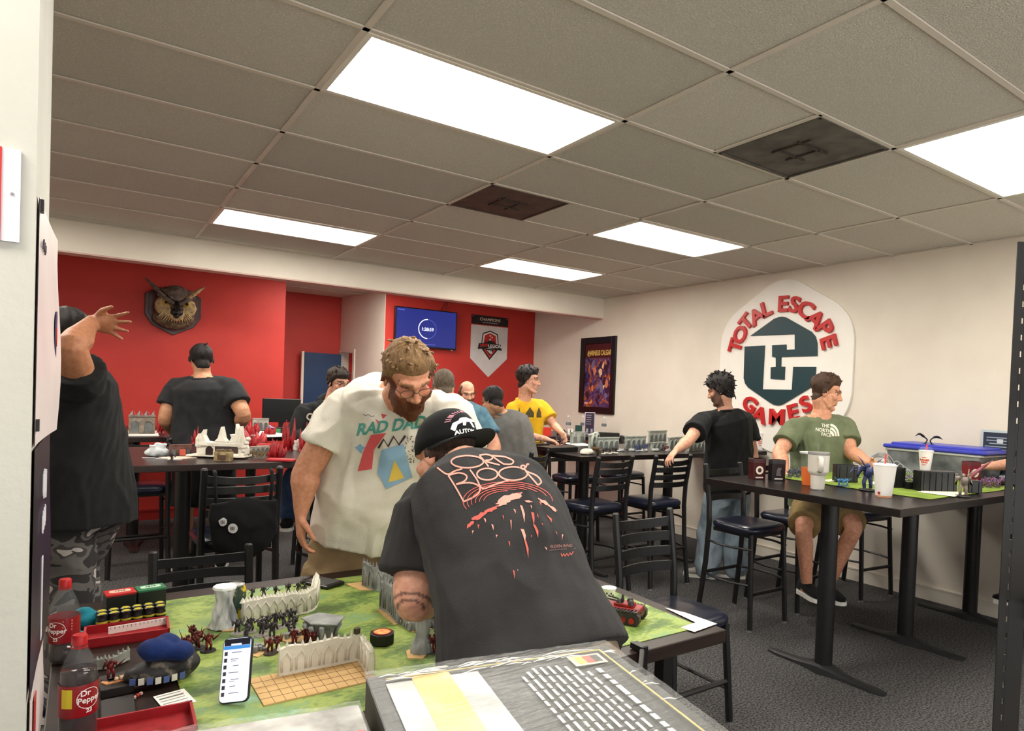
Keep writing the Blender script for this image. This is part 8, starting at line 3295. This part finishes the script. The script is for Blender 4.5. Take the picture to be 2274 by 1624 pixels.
black_terrain(1876, 1070, 48, 38, 'black printed terrain box behind the tall white tumbler')
black_terrain(1990, 1082, 30, 44, 'black printed terrain tower behind the plain paper cup', .2, .05)
bt1 = black_terrain(2075, 1090, 82, 44, 'long black printed terrain block at the middle of the green cloth', .05, .08)
black_terrain(2160, 1094, 30, 26, 'small black printed terrain box beside the crimson-winged model', 0, .05)
black_terrain(2022, 1085, 28, 14, 'tiny black printed barricade on the green cloth', .1, .03)
p = bt1.location + V(.02, .05, px2m(gz(2075, 1090), 44) + .0)
MB().box(bt1.location + V(0, 0, px2m(gz(2075, 1090), 44) - .003), (px2m(gz(2075, 1090), 80), .075, .006), rr + .05).build('roof_panel', mat('black_print', (20, 20, 20), .35), bt1, world=True)
hc_ = px2m(gz(2055, 1062), 38)
pcup = at(2055, 1035, (bt1.location - CAM).dot(CF) + .03)
paper_cup(V(pcup.x, pcup.y, bt1.location.z + px2m(gz(2075, 1090), 44)), .115, 'white burger paper cup with a dome lid, on the long black terrain block', True, True, 1)
# models
def big_model(x, y, h, m, lab, seed, wings=True, base=(30, 28, 30)):
    p = gz(x, y)
    t = mini(p, px2m(p, h), m, lab, 'large display models', seed, base, rz=to_cam(p) + PI / 2 + .3, rb=px2m(p, h) * .3, wings=wings)
    return t


big_model(1926, 1088, 62, M_blumini, 'tall blue winged demon model on a black disc', 3)
big_model(2138, 1102, 52, mat('miniature_steel', (96, 98, 110), .4, col2=(150, 130, 100), nscale=50), 'grey armoured winged model on a black disc, near the table front', 4, False)
p = gz(2150, 1080)
t = thing('crimson_wing', p, 'large crimson feathered wing model on a clear peg', 'miniature', 'large display models')
MB().tube([p, p + V(0, 0, .04)], [.004, .004], 8).build('peg', M_clear, t, world=True)
for k in range(7):
    q = MB()
    b = p + V(0, 0, .035)
    dx = CR.xy.to_3d().normalized()
    q.tube([b, b + dx * (.03 + .008 * k) + V(0, 0, .05 + .006 * k), b + dx * (.075 + .012 * k) + V(0, 0, .055 + .013 * k)], [.016, .014, .003], 6, flatten=.35)
    q.build('feather', mat('wing_crimson', (112, 40, 40), .5, col2=(150, 90, 110), nscale=20), t, world=True, smooth='all')
for k, (x, y) in enumerate(((1864, 1079), (1872, 1080), (1880, 1079))):
    mini(gz(x, y), .042, mat('miniature_cyan', (60, 120, 170), .45, col2=(90, 150, 190), nscale=50), 'small cyan-blue miniature before the black terrain box', 'cyan miniatures', k, (60, 90, 120))
for k in range(7):
    mini(gz(1752 + 6 * k, 1060 - 3 * (k % 3)), .045, mat('miniature_slate', (92, 98, 116), .5, col2=(50, 54, 66), nscale=60), 'slate-grey miniature massed beside the orange drink cup', 'slate miniatures', k, (50, 50, 54), wings=k % 3 == 0)
for k in range(6):
    mini(gz(2012 + 7 * k, 1072 - 4 * (k % 2)), .042, mat('miniature_mauve', (84, 74, 100), .5, col2=(150, 140, 160), nscale=60), 'mauve-grey miniature in the group behind the plain paper cup', 'mauve miniatures', k, (50, 48, 52))
for k in range(9):
    mini(gz(2178 + 6 * k, 1082 - 3 * (k % 3)), .045, mat('miniature_rose', (160, 80, 90), .5, col2=(80, 90, 140), nscale=60), 'rose and blue miniature massed before the crimson card box', 'rose miniatures', k, (60, 40, 46), wings=k % 2 == 0)
p = gz(1972, 1056)
t = thing('bone_ring_model', p, 'large white skeletal ring model arching over black scenery', 'miniature', 'large display models')
k1 = px2m(p, 1)
dx = CR.xy.to_3d().normalized()
MB().rbox(p + V(0, 0, .012), (.14, .1, .024), .006, rr).build('black_plinth', M_blk, t, world=True)
for j, (r0, off) in enumerate(((30, 0), (26, .012), (34, -.012))):
    q = MB()
    pts = [p + dx * ((-30 + 10) * k1 + r0 * k1 * math.cos(PI * (1 - i / 12))) + V(0, 0, .026 + r0 * k1 * 1.25 * math.sin(PI * (i / 12))) + bk * off for i in range(13)]
    q.tube(pts, .006 - .001 * j, 6)
    q.build('bone_arch', mat('bone_grey', (176, 178, 184), .5, col2=(140, 142, 150), nscale=30), t, world=True, smooth='all')
for j in range(4):
    q = MB()
    pts = [p + dx * (k1 * (6 + 9 * j)) + V(0, 0, .024), p + dx * (k1 * (14 + 10 * j)) + V(0, 0, .1 - .018 * j), p + dx * (k1 * (30 + 8 * j)) + V(0, 0, .075 - .018 * j), p + dx * (k1 * (44 + 4 * j)) + V(0, 0, .006)]
    q.tube(catmull(pts, 4), .0032, 6)
    q.build('bone_rib', mat('bone_grey', (176, 178, 184), .5), t, world=True, smooth='all')
q = MB()
q.ball(p + dx * (-14 * k1) + V(0, 0, .1), (.02, .016, .022), 12, 8)
q.build('skull', flat((200, 200, 202), .5), t, world=True, smooth='all')
for (pts, lab) in (((2045, 1096), (2098, 1091), (2096, 1100)), 'x'), :
    pass
for k, (q4, lab) in enumerate((([(2046, 1094), (2120, 1104), (2150, 1096), (2062, 1086)], 'cream card on the green cloth before the long black block'), ([(1832, 1069), (1856, 1072), (1858, 1066), (1838, 1063)], 'cream card on the green cloth behind the white tumbler'), ([(1925, 1075), (1990, 1082), (2006, 1077), (1940, 1070)], 'cream card on the green cloth behind the plain paper cup'))):
    c, rz, w, d = rect_px(q4, t_)
    single('data_card', MB().box(c + V(0, 0, .0012), (w, d, .002), rz), flat((232, 228, 196), .6), lab, 'card', 'cream data cards')
single('black_tray', MB().rbox(V(4.2, -.6, TZ + .02), (.28, .16, .02), .01), M_blk, 'flat black tray at the wall end of the green cloth', 'tray')
